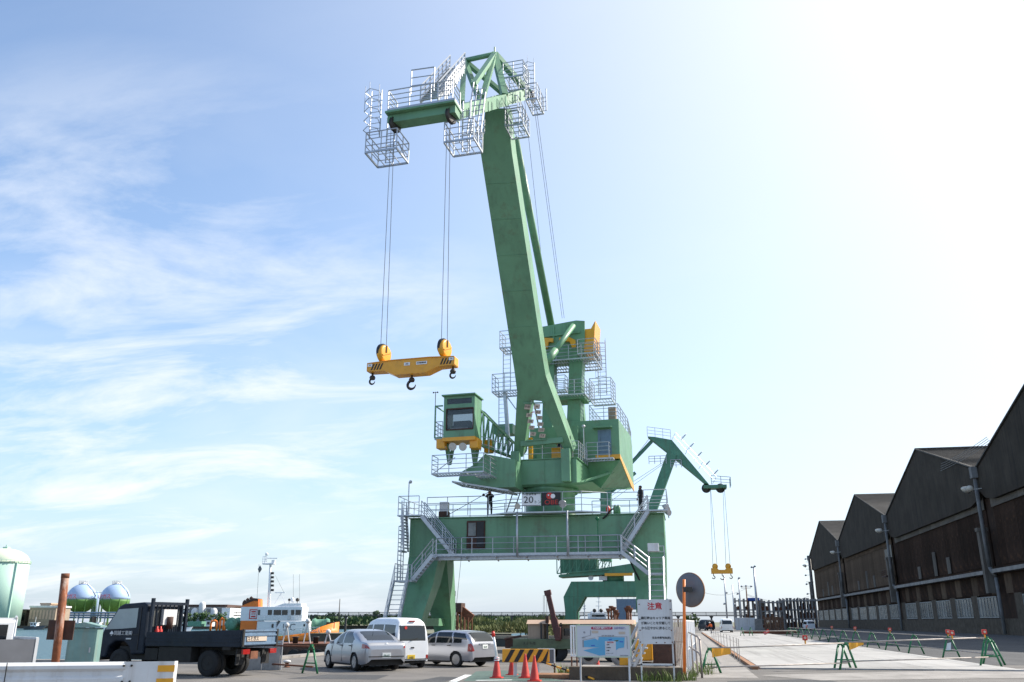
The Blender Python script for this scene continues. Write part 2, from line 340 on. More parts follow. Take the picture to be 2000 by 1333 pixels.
# pale concrete apron with expansion joints: separate slabs, gaps show as joints
ap = D.objects.new('concrete_apron', None); COL.objects.link(ap); ap['kind'] = 'structure'; ORG['concrete_apron'] = V((0, 0, 0))
X0, X1 = 2.7, 12.0
ys = [36.6]
while ys[-1] < 175: ys.append(ys[-1] + 5)
xs = [X0, X0 + 3.1, X0 + 6.2, X1]
src = None
for i in range(len(ys) - 1):
    for j in range(3):
        m = MB(); sk = .35 * j
        m.box((xs[j] + .012, ys[i] + .012, .002), (xs[j + 1] - .012, ys[i + 1] - .012, .055 + random.uniform(0, .006)))
        m.build('slab', K['concrete'], ap)
m = MB(); m.box((X0 - .3, 36.2, 0), (X0 - .1, 150, .1)); m.build('kerb', K['kerb'], kind='structure', origin=(0, 0, 0))
m = MB(); m.add([(-.4, 30.6, .006), (2.2, 30.6, .006), (2.2, 150, .006), (-.4, 150, .006)], [(0, 1, 2, 3)]); m.build('footpath', K['oldconcrete'], kind='structure', origin=(0, 0, 0))
m = MB(); m.add([(2.3, 32.5, .005), (16.5, 41.2, .005), (40, 47, .005), (40, 36, .005), (14, 33.8, .005), (4, 30, .005)], [(0, 1, 2, 3, 4, 5)]); m.build('worn_concrete_strip', K['oldconcrete'], kind='structure', origin=(0, 0, 0))
m = MB(); m.add([(12.2, 41.6, .004), (60, 49, .004), (60, 300, .004), (12.2, 300, .004)], [(0, 1, 2, 3)]); m.build('service_road', K['darkasphalt'], kind='structure', origin=(0, 0, 0))  # dark asphalt tone also stands in for the warehouse shadow
m = MB(); pts = [G(905, 1331), G(930, 1312), G(985, 1310), G(1105, 1331)]; m.add([V((p.x, p.y, .005)) for p in pts], [(0, 1, 2, 3)]); m.build('green_lane_marking', K['greenlane'], kind='structure', origin=(0, 0, 0))
m = MB()
a, b = G(884, 1332.5), G(915, 1319); n = V((1, -.3, 0)).normalized() * .14
m.add([a - n + Z * .01, a + n + Z * .01, b + n + Z * .01, b - n + Z * .01], [(0, 1, 2, 3)])
a, b = G(930, 1330), G(1000, 1329); n = V((0, .12, 0))
m.add([a - n + Z * .01, b - n + Z * .01, b + n + Z * .01, a + n + Z * .01], [(0, 1, 2, 3)])
m.build('road_line', K['line'], kind='structure', origin=(0, 0, 0))
for k, q in enumerate(([(560, 1326), (640, 1318), (760, 1319), (735, 1328)], [(800, 1333), (860, 1322), (900, 1323), (866, 1333)], [(1420, 1331), (1600, 1326), (1640, 1333), (1430, 1336)])):
    m = MB(); m.add([V((G(*p).x, G(*p).y, .003)) for p in q], [(0, 1, 2, 3)]); m.build('asphalt_patch', K['darkasphalt'], kind='structure', origin=(0, 0, 0))
# crane rails
m = MB()
for x in (-17.1, -2.0):
    for y0, y1 in ((48, 200),): m.box((x - .05, y0, .003), (x + .05, y1, .03)); m.box((x - .3, y0, .002), (x + .3, y1, .012))
m.build('crane_rail', K['steel'], kind='structure', origin=(0, 0, 0))

# ---------------------------------------------------------------- warehouse
WX = 43.0; YV = [62, 135, 195, 255, 314.5]; ZV, ZR = 22.7, 31.0; DEP = 70  # nearest bay's unseen end is lengthened so its shadow covers the road
wh = thing('warehouse', 'huge dark rusty four gabled sheet metal warehouse along the service road', 'warehouse', (WX, 195, 0))
m = MB(); m.box((WX + .3, YV[0], 0), (WX + .6, YV[-1], 18.5)); m.box((WX + .6, YV[0], 0), (WX + DEP, YV[0] + .3, 18.5)); m.box((WX + .6, YV[-1] - .3, 0), (WX + DEP, YV[-1], ZV - 1)); m.box((WX + DEP - .3, YV[0] + .3, 0), (WX + DEP, YV[-1] - .3, ZV - 1))
m.build('inner_wall', K['rustwall'], wh)
m = MB(); m.box((WX - .05, YV[0], 0), (WX + .29, YV[-1], 2.15)); m.build('concrete_dado', K['darkconcrete'], wh)
pm = {}
def wpanel(kind, y0, y1, z0, z1, x, mt):
    wd, ht = round(y1 - y0, 2), round(z1 - z0, 2); key = (wd, ht, mt)
    if key not in pm:
        q = MB(); nr = max(2, int(wd / .42)); pr = []
        for i in range(nr):           # corrugated: raised ribs
            a = wd * i / nr; s_ = wd / nr
            pr += [(0, a), (0, a + s_ * .35), (-.07, a + s_ * .5), (-.07, a + s_ * .85)]
        pr += [(0, wd)]
        n_ = len(pr)
        q.add([(x_, y_, 0) for x_, y_ in pr] + [(x_, y_, ht) for x_, y_ in pr], [(i, i + 1, n_ + i + 1, n_ + i) for i in range(n_ - 1)])
        q.box((.005, 0, 0), (.1, wd, ht))
        me = q.build(kind, K[mt], None, origin=(0, 0, 0)); pm[key] = me.data; D.objects.remove(me)
    return piece(kind, pm[key], wh, (x + random.uniform(-.03, .03), y0, z0))
for bi in range(4):
    a, b = YV[bi], YV[bi + 1]; ym = (a + b) / 2 if bi else 105.0; za_ = ZV if bi else 19.2
    # gable with curved lower edge, projecting a little
    prof = [(a, za_ - .3), (ym, ZR), (b, ZV - .3), (b, ZV - 3.2), (b - 2, ZV - 4.4), (b - 5, ZV - 4.9), (a + 5, ZV - 4.9), (a + 2, ZV - 4.8), (a, ZV - 4.7)] if not bi else [(a, za_ - .3), (ym, ZR), (b, ZV - .3), (b, ZV - 3.2), (b - 2, ZV - 4.4), (b - 5, ZV - 4.9), (a + 5, ZV - 4.9), (a + 2, ZV - 4.4), (a, ZV - 3.2)]
    m = MB(); m.prism([(WX - .75, y, z) for y, z in prof], (.6, 0, 0)); m.build('gable', K['slate'], wh)
    m = MB()
    for (ya, za), (yb, zb) in (((a, za_), (ym, ZR + .15)), ((ym, ZR + .15), (b, ZV))):
        m.hexa([(WX - .95, ya, za - .1), (WX + DEP, ya, za - .1), (WX + DEP, yb, zb - .1), (WX - .95, yb, zb - .1)], [(WX - .95, ya, za + .12), (WX + DEP, ya, za + .12), (WX + DEP, yb, zb + .12), (WX - .95, yb, zb + .12)])
    for k in range(0, 34):   # sheet laps on the slope that faces the yard
        yy = ym - (ym - a) * k / 34; zz = ZR + .3 - (ZR - za_) * k / 34
        m.bar((WX - .9, yy, zz), (WX + DEP, yy, zz), .12, .05)
    m.build('roof', K['roof'], wh)
    if bi == 0: a = 105
    # sheet bands
    n = 20 if bi else 10; wd = (b - a - 3.2) / n
    for i in range(n):
        y0 = a + 1.6 + wd * i
        wpanel('wall_sheet', y0, y0 + wd - .05, 17.0, 20.4, WX - .05, 'greywall' if bi < 2 else 'tanwall')
        if bi < 2:
            wpanel('wall_sheet', y0, y0 + wd - .05, 9.2, 16.95, WX + .18, 'rustwall')
        else:
            wpanel('wall_sheet', y0, y0 + wd - .05, 9.2, 16.95, WX + .02, 'tanwall')
        wpanel('wall_sheet', y0, y0 + wd - .05, 5.4, 8.0, WX + .1, 'rustwall' if i % 3 else 'tanwall')
    if bi: 
     for y0, h_ in ((a + 4, 3.2), (a + 22, 2.6), (a + 30, 4), (a + 41, 2.2)):      # odd replacement sheets
         wpanel('patch_sheet', y0, y0 + 1.6, 9.2, 9.2 + h_, WX - .13, 'greywall')
    m = MB(); m.box((WX - 1.0, a + .3, 8.15), (WX + .25, b - .3, 8.65)); m.build('ledge', K['oldconcrete'], wh)
    # windows: frame + panes
    for k in range(5 if bi else 2):
        y0 = a + 2.6 + k * 11.4; y1 = y0 + 8.4
        m = MB(); z0, z1 = 2.25, 5.15
        m.box((WX - .06, y0, z0), (WX + .12, y1, z0 + .14)); m.box((WX - .06, y0, z1 - .14), (WX + .12, y1, z1))
        for i in range(7): yy = y0 + (y1 - y0 - .14) * i / 6; m.box((WX - .04, yy, z0 + .14), (WX + .1, yy + .14, z1 - .14))
        wf = m.build('window', K['winframe'], wh)
        for i in range(6):
            ya = y0 + .16 + (y1 - y0 - .14) * i / 6; yb = ya + (y1 - y0 - .14) / 6 - .18
            if 'wp' not in pm:
                q = MB(); q.box((0, 0, 0), (.03, yb - ya, z1 - z0 - .3)); me = q.build('pane', K['pane'], None, origin=(0, 0, 0)); pm['wp'] = me.data; D.objects.remove(me)
            piece('pane', pm['wp'], wf, (WX + .02, ya, z0 + .15))
        m = MB(); m.box((WX - .03, y1 + .02, 2.15), (WX + .25, y0 + 11.38, 5.39)); m.build('pier', K['darkconcrete'], wh)
for y in YV[1:]:
    m = MB(); yy = y - .2
    m.tube((WX - 1.15, yy, 22), (WX - 1.15, yy, 9), .26, n=10); m.tube((WX - 1.15, yy, 9), (WX - .5, yy, 7.6), .24, n=10); m.tube((WX - .5, yy, 7.6), (WX - .5, yy, .1), .24, n=10)
    m.box((WX - 1.6, yy - .5, 21.3), (WX - .8, yy + .5, 22.9))
    m.build('downpipe', K['greypipe'], wh)
    m = MB(); m.box((WX - 1.6, yy + .6, 5.5), (WX - .5, yy + 1.6, 14.2)); m.box((WX - 1.75, yy + .5, 13.9), (WX - .4, yy + 1.7, 14.4)); m.build('downpipe_casing', K['greywall'], wh)
    m = MB(); m.bar((WX - .7, yy - 1, 19.7), (WX - 2.6, yy - 1, 19.5), .12); m.lathe([(.25, 0), (.62, .5), (.66, .62), (.05, .75)], (WX - 2.6, yy - 1, 19.9), (-.6, -.2, -.75), 14); m.lathe([(.25, 0), (.5, .4), (.52, .5), (.05, .6)], (WX - 2.6, yy - 2.6, 19.7), (-.6, -.5, -.6), 12); m.bar((WX - 2.6, yy - 1, 19.6), (WX - 2.6, yy - 2.6, 19.6), .1)
    m.build('floodlight', K['grille'], wh)
m = MB(); m.box((WX - .2, 199, 11.2), (WX - .16, 203.2, 16.4)); m.box((WX - .2, 196.6, 13), (WX - .15, 198.2, 17)); m.build('door_opening', K['black'], wh)
m = MB(); m.box((WX - 2, 196, 10.6), (WX - .2, 200, 10.8)); m.rail([(WX - 1.95, 196, 10.8), (WX - 1.95, 200, 10.8)], r=.05); m.build('loading_balcony', K['rustdark'], wh)
for i in range(4):
    m = MB(); p0, p1 = V((WX - 1.2, 127 - i * .4, 25.7 - .3 * i)), V((WX - .4, 168 + i * .8, 27.5 - i * .35)); prev = p0
    for k in range(1, 11):
        t = k / 10; q = p0.lerp(p1, t) - Z * 1.6 * 4 * t * (1 - t) * .4; m.tube(prev, q, .035, n=4, cap=False); prev = q
    m.build('cable', K['rope'], wh)

# ================================================================ the near portal crane
AXO = V((-8.7, 60, 0)); PHI = R(5)
SU, SW = V((math.cos(PHI), -math.sin(PHI), 0)), V((-math.sin(PHI), -math.cos(PHI), 0))   # sideways / forward of the slewing part
TS = Matrix(((SU.x, SW.x, 0, AXO.x), (SU.y, SW.y, 0, AXO.y), (0, 0, 1, 0), (0, 0, 0, 1)))
TSI = TS.inverted()
def sl(px, py, rho): return TSI @ plane(px, py, AXO + SW * rho, SW)        # pixel -> slewing frame at forward distance rho
def slu(px, py, u): return TSI @ plane(px, py, AXO + SU * u, SU)
def SM(): return MB(TS)
crane = thing('portal_crane', 'large green level luffing portal crane with galvanised walkways, jib raised', 'crane', (-9.5, 60, 0))
gn, gv = K['green'], K['galv']
TREADS = {}
def stairs(parent, p, q, hw, n, rails=(1, -1), name='staircase', rr=.032, mt=None, sh=.24):
    p, q, hw = V(p), V(q), V(hw); mt = mt or gv
    m = MB()
    for s in (1, -1): m.bar(p + hw * s, q + hw * s, .06, sh)
    o = m.build(name, mt, parent)
    d = q - p; rn = V((d.x, d.y, 0)).normalized(); w_ = hw.length * 2
    key = (round(w_, 2), mt.name)
    if key not in TREADS:
        t = MB(); t.box((-w_ / 2 + .035, -.13, -.02), (w_ / 2 - .035, .13, .02)); me = t.build('tread', mt, None, origin=(0, 0, 0)); TREADS[key] = me.data; D.objects.remove(me)
    ang = math.atan2(hw.y, hw.x)
    for i in range(1, n): piece('tread', TREADS[key], o, p.lerp(q, i / n), (0, 0, ang))
    for s in rails:
        m = MB(); m.rail([p + hw * s, q + hw * s], 1.0, 2, 1.3, rr); m.build('handrail', mt, o)
    return o
# --- portal
BX0, BX1, BY0, BY1, BZ0, BZ1 = -18.1, -1.0, 58.0, 62.0, 5.85, 8.4
m = MB(); m.box((BX0, BY0, BZ0), (BX1, BY1, BZ1)); m.build('portal_beam', gn, crane, bevel=.05)
m = MB()
for x in (-16.2, -11.6, -6.2, -2.9): m.box((x, BY0 - .02, BZ0 + .05), (x + .06, BY0 + .01, BZ1 - .05))
m.box((BX0 - .06, BY0 - .08, BZ1), (BX1 + .06, BY1 + .08, BZ1 + .07)); m.build('beam_flange', gn, crane)
def leg(xa, xb, sy):
    yc = 60; f = lambda d: yc + sy * d
    rings = [((xa, xb), (f(0.02), f(2.0)), BZ0 + .02), ((xa + .1, xb - .1), (f(1.1), f(2.9)), 4.1), ((xa + .3, xb - .35), (f(3.0), f(4.3)), 2.0), ((xa + .4, xb - .45), (f(3.5), f(4.5)), 1.0)]
    m = MB()
    for (x, y, z), (x2, y2, z2) in zip(rings, rings[1:]):
        q = lambda x, y, z: [(x[0], y[0], z), (x[1], y[0], z), (x[1], y[1], z), (x[0], y[1], z)]
        m.hexa(q(x, y, z), q(x2, y2, z2))
    lg = m.build('leg', gn, crane)
    xc = (xa + xb) / 2
    b = MB(); b.box((xc - .45, f(4.0) - 1.5, .45), (xc + .45, f(4.0) + 1.5, 1.02)); bo = b.build('bogie', gn, lg, bevel=.04)
    wv = MB()
    for k in (-1.05, -.35, .35, 1.05): wv.lathe([(.28, -.12), (.36, -.1), (.36, .1), (.28, .12)], (xc, f(4.0) + k, .37), (1, 0, 0), 14)
    wv.build('wheel_set', K['steel'], lg)
for xa, xb in ((BX0, -16.0), (-3.1, BX1)):
    for sy in (-1, 1): leg(xa, xb, sy)
m = MB()
for x in (-17.05, -2.05):
    for sy in (1, -1): m.box((x - .9, 60 - sy * 3.4 - .04, 4.75 - 2.5), (x - .85, 60 - sy * 3.4 + .5, 3.1))
    m.bar((x, 56.6, 1.7), (x, 63.4, 1.7), .35, .5)
m.build('sill_beam', gn, crane)
# door in the portal beam
dl, dr = AY(911, 1073, 57.98), AY(948, 1020, 57.98)
m = MB(); m.box((dl.x, 57.9, dl.z), (dr.x, 58.02, dr.z + .1)); dfr = m.build('door', K['rustdark'], crane, bevel=.05)
m = MB(); mx = dl.x + (dr.x - dl.x) * .56; m.box((mx, 57.86, dl.z + .1), (dr.x - .08, 57.9, dr.z)); m.build('doorway', K['black'], dfr)
m = MB(); m.box((dl.x + .14, 57.85, dl.z + .85), (mx - .06, 57.9, dr.z - .05)); m.build('window', K['pane'], dfr)
# front walkway
WY = 57.0; FZ = BZ0 + .05
m = MB(); m.grate((-16.1, WY, FZ), (12.4, 0, 0), (0, .95, 0), .3, .06, .16); m.bar((-16.1, WY + .45, FZ - .2), (-3.7, WY + .45, FZ - .2), .12, .2)
for i in range(7): m.bar((-15.9 + 2 * i, WY, FZ - .1), (-15.9 + 2 * i, 58, FZ - .35), .08)
wk = m.build('walkway', gv, crane)
m = MB(); m.rail([(-14.9, WY, FZ), (-3.7, WY, FZ)], 1.1, 2, 1.45); m.rail([(-15.9, WY, FZ), (-14.2, WY, FZ)], 1.1, 2, .9); m.rail([(-4.0, WY + .9, FZ), (-7.2, WY + .9, FZ)], 1.2, 2, 1.0); m.build('railing', gv, crane)
for px in (1010, 1109):
    p = AY(px, 1075, WY - .1); m = MB(); m.tube((p.x, p.y, FZ - .2), (p.x, p.y, BZ1 + .2), .075, n=8); m.build('support_pipe', gv, crane)
# deck
DZ = BZ1 + .1
m = MB(); m.prism([(-12.6, 57.9, DZ), (-11.2, 56.9, DZ), (-6.2, 56.9, DZ), (-4.6, 57.9, DZ)], (0, 0, .09)); m.box((-18.7, 57.0, DZ), (-17.0, 57.9, DZ + .08)); m.box((-2.5, 57.0, DZ - .02), (-.7, 57.9, DZ + .06)); m.build('deck_platform', gv, crane)
ed = DZ + .08
m = MB(); m.rail([(-16.9, 57.95, ed), (-12.6, 57.92, ed), (-11.2, 56.93, ed), (-6.2, 56.93, ed), (-4.6, 57.92, ed), (-2.6, 57.95, ed)], 1.25, 2, 1.4); m.build('railing', gv, crane)
m = MB(); m.rail([(-17.2, 57.03, ed), (-18.65, 57.03, ed), (-18.65, 61.9, ed), (-11.0, 61.9, ed)], 1.25, 2, 1.2); m.build('railing', gv, crane); m = MB(); m.rail([(-6, 61.9, ed), (-.75, 61.9, ed), (-.75, 57.03, ed), (-2.2, 57.03, ed)], 1.25, 2, 1.2); m.build('railing', gv, crane)
# stairs on the face of the beam
a = AY(888, 1078, 57.5); b = AY(826, 1008, 57.5)
stairs(crane, (a.x, 57.45, FZ), (b.x, 57.45, DZ), (0, .36, 0), 11)
a = AY(1214, 1072, 57.5); b = AY(1266, 999, 57.5)
stairs(crane, (a.x, 57.45, FZ), (b.x, 57.45, DZ), (0, .36, 0), 11)
# left lower flights
a = AY(848, 1084, 56.6); b = AY(806, 1136, 56.6)
stairs(crane, (b.x, 56.6, b.z), (a.x, 56.6, FZ), (0, .38, 0), 9)
LZ = b.z
lx0 = AY(777, 1133, 56.8).x
m = MB(); m.grate((lx0, 56.0, LZ), (b.x + .1 - lx0, 0, 0), (0, 1.5, 0), .25); m.rail([(b.x - .3, 57.4, LZ), (lx0, 57.4, LZ), (lx0, 56.1, LZ)], 1.1, 3, .7); m.build('landing', gv, crane)
q = V((lx0 + .5, 55.95, LZ)); p = V((AY(757, 1225, 53.6).x, 53.6, .1)); stairs(crane, p, q, (.46, 0, 0), 14, sh=.18, rr=.026)
# left side tower between landing and deck
tx0, tx1 = lx0, BX0 - .1
m = MB(); zz = AY(785, 1078, 57.4).z
m.grate((tx0, 56.6, zz), (tx1 - tx0, 0, 0), (0, 1.2, 0), .25); m.rail([(tx1, 56.6, zz), (tx0, 56.6, zz), (tx0, 57.8, zz)], 1.6, 5, .6)
for x, y in ((tx0, 56.6), (tx1, 56.6), (tx0, 57.8)): m.tube((x, y, LZ), (x, y, zz), .035, n=5)
for k in range(5): m.path([(tx0, 57.8, LZ + .35 * k + .3), (tx0, 56.6, LZ + .35 * k + .3), (tx1, 56.6, LZ + .35 * k + .3)], .024, 4)
m.build('ladder_tower', gv, crane)
stairs(crane, (tx0 + .35, 57.2, zz), (tx1 - .1, 57.2, DZ), (0, .5, 0), 11)
# right lower flights
a = AY(1214, 1074, 56.6); b = AY(1268, 1122, 56.6)
stairs(crane, (b.x, 56.6, b.z), (a.x, 56.6, FZ), (0, .38, 0), 9, rr=.045)
RZ = b.z; rx0 = b.x; rx1 = AY(1299, 1122, 56.6).x
m = MB(); m.grate((rx0, 55.9, RZ), (rx1 - rx0, 0, 0), (0, 1.3, 0), .2); m.rail([(rx1, 55.9, RZ), (rx1, 57.2, RZ)], 1.1, 3, .6)
m.rail([(rx0, 57.2, RZ), (rx1, 57.2, RZ)], 1.75, 4, .7); m.build('landing', gv, crane)
stairs(crane, ((rx0 + rx1) / 2, 52.2, .1), ((rx0 + rx1) / 2, 55.9, RZ), ((rx1 - rx0) / 2 - .05, 0, 0), 13, rr=.05)
p = AY(1276, 1070, 57.2); m = MB(); m.box((p.x - .35, 56.9, p.z - .25), (p.x + .35, 57.3, p.z + .25)); m.build('control_box', K['dirtywhite'], crane, bevel=.02)
m = MB(); c0 = AY(1210, 1090, 57.6); prev = V((c0.x + .6, 57.7, c0.z))
for k in range(1, 12):
    t = k / 11; q = V((c0.x + .6 + 2.2 * t, 57.2, c0.z - 2.3 * math.sin(t * 2.3))); m.tube(prev, q, .06, n=6); prev = q
m.build('power_cable', K['rubber'], crane)
# deck equipment
p = AY(868, 995, 58.5); m = MB(); m.box((p.x - .32, 58.2, DZ), (p.x + .32, 58.8, DZ + .4), 1); m.box((p.x - .28, 58.25, DZ + .4), (p.x + .28, 58.75, DZ + 1.05)); m.build('switch_box', [K['dirtywhite'], K['rustdark']], crane)
for px, hh in ((797, 2.3),):
    p = AY(px, 1000, 57.1); m = MB(); m.tube((p.x, 57.1, DZ), (p.x, 57.1, DZ + hh), .04, n=6); m.ball((p.x + .1, 57.1, DZ + hh), .12, 8, 6); m.build('lamp_post', gv, crane)
def flood(px, py, rho_y, r=.24, d=(-.1, -.9, -.35), mt='grille'):
    p = AY(px, py, rho_y); m = MB(); m.lathe([(r * .35, -.28), (r * .8, -.1), (r, .05), (r * .95, .09)], p, d, 14); m.tube(p - Z * .35, p, .03, n=5); return m.build('floodlight', K[mt], crane)
flood(1011, 989, 56.8, .2); flood(1099, 984, 56.8, .26, mt='galv')
for k in range(3):
    flood(1301 + k * 2.5, 990 + k * 6, 57.3 + k * .3, .2, (.7, -.5, -.2), 'galv')
p = AY(1168, 1010, 57.9); m = MB(); m.tube((p.x, 57.4, FZ), (p.x, 57.4, FZ + 2.2), .03, n=6); m.ball((p.x, 57.4, FZ + 2.2), .13, 8, 6); m.build('lamp_post', K['trestle'], crane)
for px, hgt, mt in ((1188, .55, 'red'), (1202, .6, 'green'), (1208, .6, 'green')):
    p = AY(px, 1000, 58.4); m = MB(); m.lathe([(.14, 0), (.14, hgt * .8), (.05, hgt * .9), (.05, hgt)], (p.x, 58.4, DZ), n=12); m.build('gas_bottle', K[mt], crane)
m = MB(); c0 = AY(1190, 1005, 57.9); prev = None
for k in range(9):
    t = k / 8; q = V((c0.x + .3 - .75 * t, 57.9, c0.z + .3 * math.cos(t * 3.1) + .05)); 
    if prev is not None: m.tube(prev, q, .055, n=6)
    prev = q
m.build('cable_hose', K['rubber'], crane)
# deck signs
def board(px0, py0, px1, py1, y, mt, name, thick=.06):
    a, b = AY(px0, py1, y), AY(px1, py0, y); m = MB(); m.box((a.x, y, a.z), (b.x, y + thick, b.z)); return m.build(name, K[mt], crane), a, b
s1, a, b = board(1019, 964, 1056, 989, 56.8, 'white', 'load_sign'); cx_, cz_ = (a.x + b.x) / 2, (a.z + b.z) / 2; s1['label'] = 'white sign reading 20 tons'
m = MB()
for p, q in (((a.x + .03, a.z + .03), (b.x - .03, a.z + .03)), ((b.x - .03, a.z + .03), (b.x - .03, b.z - .03)), ((b.x - .03, b.z - .03), (a.x + .03, b.z - .03)), ((a.x + .03, b.z - .03), (a.x + .03, a.z + .03))): m.bar((p[0], 56.795, p[1]), (q[0], 56.795, q[1]), .012, .03, up=(0, 1, 0) if 0 else Z)
m.build('border', K['ink'], s1)
text('lettering', '20', .62, K['ink'], s1, (cx_ - .18, 56.79, cz_ - .02), (1, 0, 0), Z, xs=1.1); text('lettering', 'トン', .26, K['ink'], s1, (cx_ + .42, 56.79, cz_ - .17), (1, 0, 0), Z); text('lettering', '定 格 荷 重', .14, K['ink'], s1, (cx_, 56.79, cz_ + .34), (1, 0, 0), Z)
s2, a, b = board(1058, 962, 1095, 988, 56.75, 'black', 'maker_sign'); cx_, cz_ = (a.x + b.x) / 2, (a.z + b.z) / 2; s2['label'] = 'black sign with red letters'
text('lettering', 'OBE', .42, K['red'], s2, (cx_, 56.74, cz_ - .22), (1, 0, 0), Z, xs=1.15)
m = MB(); m.lathe([(.001, 0), (.22, 0), (.22, .01)], (cx_ - .1, 56.74, cz_ + .2), (0, -1, 0), 20); m.build('emblem', K['red'], s2)
m = MB(); m.lathe([(.001, 0), (.15, 0), (.15, .014)], (cx_ + .12, 56.735, cz_ + .18), (0, -1, 0), 20); m.lathe([(.001, 0), (.05, 0), (.05, .02)], (cx_ - .17, 56.73, cz_ + .25), (0, -1, 0), 12); m.build('emblem', K['white'], s2)

# --- slewing part
m = SM(); m.lathe([(1.95, DZ), (1.95, DZ + .15), (1.72, DZ + .2), (1.72, 10.1), (1.98, 10.2), (1.98, 10.45)], (0, 0, 0), n=40); m.build('slewing_column', gn, crane)
m = SM()
for k in range(44): t = 2 * math.pi * k / 44; m.cbox((1.86 * math.cos(t), 1.86 * math.sin(t), 10.15), (.07, .07, .1), t)
m.build('bolt_ring', gn, crane, kind='stuff')
m = SM(); m.box((-2.0, -3.0, 10.5), (2.35, 2.2, 12.15)); m.box((-2.1, -3.1, 12.15), (2.45, 2.28, 12.22)); m.box((.14, 2.17, 10.55), (.19, 2.23, 12.1)); m.build('slewing_frame', gn, crane, bevel=.03)
for u in (-1.78, 1.7):
    m = SM(); m.box((u - .3, 2.21, 10.55), (u + .3, 2.7, 12.75)); m.build('jib_pedestal', gn, crane, bevel=.03)
# sloped flange under the frame
m = SM(); m.hexa([(-1.9, -1.9, 10.4), (2.6, -1.9, 10.4), (2.6, 2.0, 10.4), (-1.9, 2.0, 10.4)], [(-2.0, -3, 10.52), (3.4, -3, 10.52), (3.4, 2.2, 10.52), (-2.0, 2.2, 10.52)]); m.build('frame_flange', gn, crane)
# wing carrying the cabin
wp = [sl(x, y, 4.0) for x, y in ((1005, 897), (945, 886), (927, 905), (897, 922), (893, 938), (952, 953), (1005, 951))]
m = SM(); m.prism([(p.x, 1.4, p.z) for p in wp], (0, 2.4, 0)); m.build('cabin_bracket', gn, crane, bevel=.03)
p0, p1 = sl(892, 945, 3.5), sl(1000, 962, 3.5)
m = SM(); m.grate((p0.x, 2.2, p0.z), (p1.x - p0.x, 0, p1.z - p0.z), (0, 2.2, 0), .3); m.build('under_walkway', gv, crane)
# balcony below the cabin
a, b = sl(843, 926, 6.3), sl(944, 921, 6.3)
m = SM(); m.grate((a.x, 5.2, a.z), (b.x - a.x, 0, 0), (0, 1.1, 0), .2); m.rail([(a.x, 5.2, a.z), (a.x, 6.3, a.z), (b.x, 6.3, a.z), (b.x + .1, 3.6, a.z - .1)], 1.2, 3, 1.1); m.grate((b.x - .9, 3.6, a.z - .05), (1, 0, 0), (0, 1.6, 0), .2); m.bar((a.x, 6.2, a.z), (a.x + 1.2, 5.2, a.z + 1.2), .06); m.build('balcony', gv, crane)
# cabin
CY0, CY1 = 3.9, 5.4
a, b = sl(866, 856, CY1), sl(928, 769, CY1); cu0, cu1, cz0, cz1 = a.x, b.x, a.z, b.z
T_ = .12
m = SM()
for u in (cu0, cu1 - T_): m.box((u, CY0, cz0), (u + T_, CY1 - .02, cz1 - .1))
m.box((cu0 + T_, CY0, cz0), (cu1 - T_, CY0 + T_, cz0 + 1.1)); m.box((cu0 + T_, CY0, cz0 + 1.9), (cu1 - T_, CY0 + T_, cz1 - .1)); m.box((cu0 + T_, CY0 + T_, cz0), (cu1 - T_, CY1 - .02, cz0 + .12))
w1a, w1b = sl(872, 841, CY1), sl(925, 797, CY1); w2a, w2b = sl(874, 791, CY1), sl(922, 777, CY1)
m.box((cu0, CY1 - .02, cz0), (cu1, CY1 + .06, w1a.z)); m.box((cu0, CY1 - .02, w1b.z), (cu1, CY1 + .06, w2a.z)); m.box((cu0, CY1 - .02, w2b.z), (cu1, CY1 + .06, cz1 - .1))
for u0, u1 in ((cu0, w1a.x), (w1b.x, cu1)): m.box((u0, CY1 - .019, w1a.z), (u1, CY1 + .059, w1b.z))
for u0, u1 in ((cu0, w2a.x), (w2b.x, cu1)): m.box((u0, CY1 - .019, w2a.z), (u1, CY1 + .059, w2b.z))
cab = m.build('operator_cabin', gn, crane)
m = SM(); m.box((cu0 - .1, CY0 - .1, cz1 - .1), (cu1 + .1, CY1 + .3, cz1)); m.build('roof', gn, cab, bevel=.02)
cg = mat('cabin glazing', (.3, .33, .32), .02, var=0, trans=.97, spec=.5)
for wa, wb in ((w1a, w1b), (w2a, w2b)):
    m = SM(); m.box((wa.x, CY1 - .01, wa.z), (wb.x, CY1 + .01, wb.z)); m.build('window', cg, cab)
m = SM()
for u, v in ((w1a.x, w1a.z),): 
    for p, q in (((w1a.x, w1a.z), (w1b.x, w1a.z)), ((w1b.x, w1a.z), (w1b.x, w1b.z)), ((w1b.x, w1b.z), (w1a.x, w1b.z)), ((w1a.x, w1b.z), (w1a.x, w1a.z))): m.bar((p[0], CY1 + .07, p[1]), (q[0], CY1 + .07, q[1]), .05, .09)
m.build('window_frame', K['rustdark'], cab)
m = SM(); m.box((cu0 + .5, CY0 + .5, cz0 + .15), (cu1 - .5, CY0 + 1.0, cz0 + 1.2)); m.box((cu0 + .5, CY0 + .9, cz0 + .5), (cu1 - .5, CY0 + 1.5, cz0 + .65)); m.build('seat', K['dirtywhite'], cab)
m = SM(); m.box((cu0 - .05, CY0, cz0 - .24), (cu1 + .05, CY1 + .1, cz0)); m.build('cabin_base', K['yellow'], cab)
for x, y in ((860, 866), (925, 865)):
    p = sl(x, y, 5.3); m = SM(); m.box((p.x - .3, 4.5, p.z - .35), (p.x + .3, 5.3, p.z + .3)); m.build('buffer', K['yellow'], cab, bevel=.04)
m = SM()
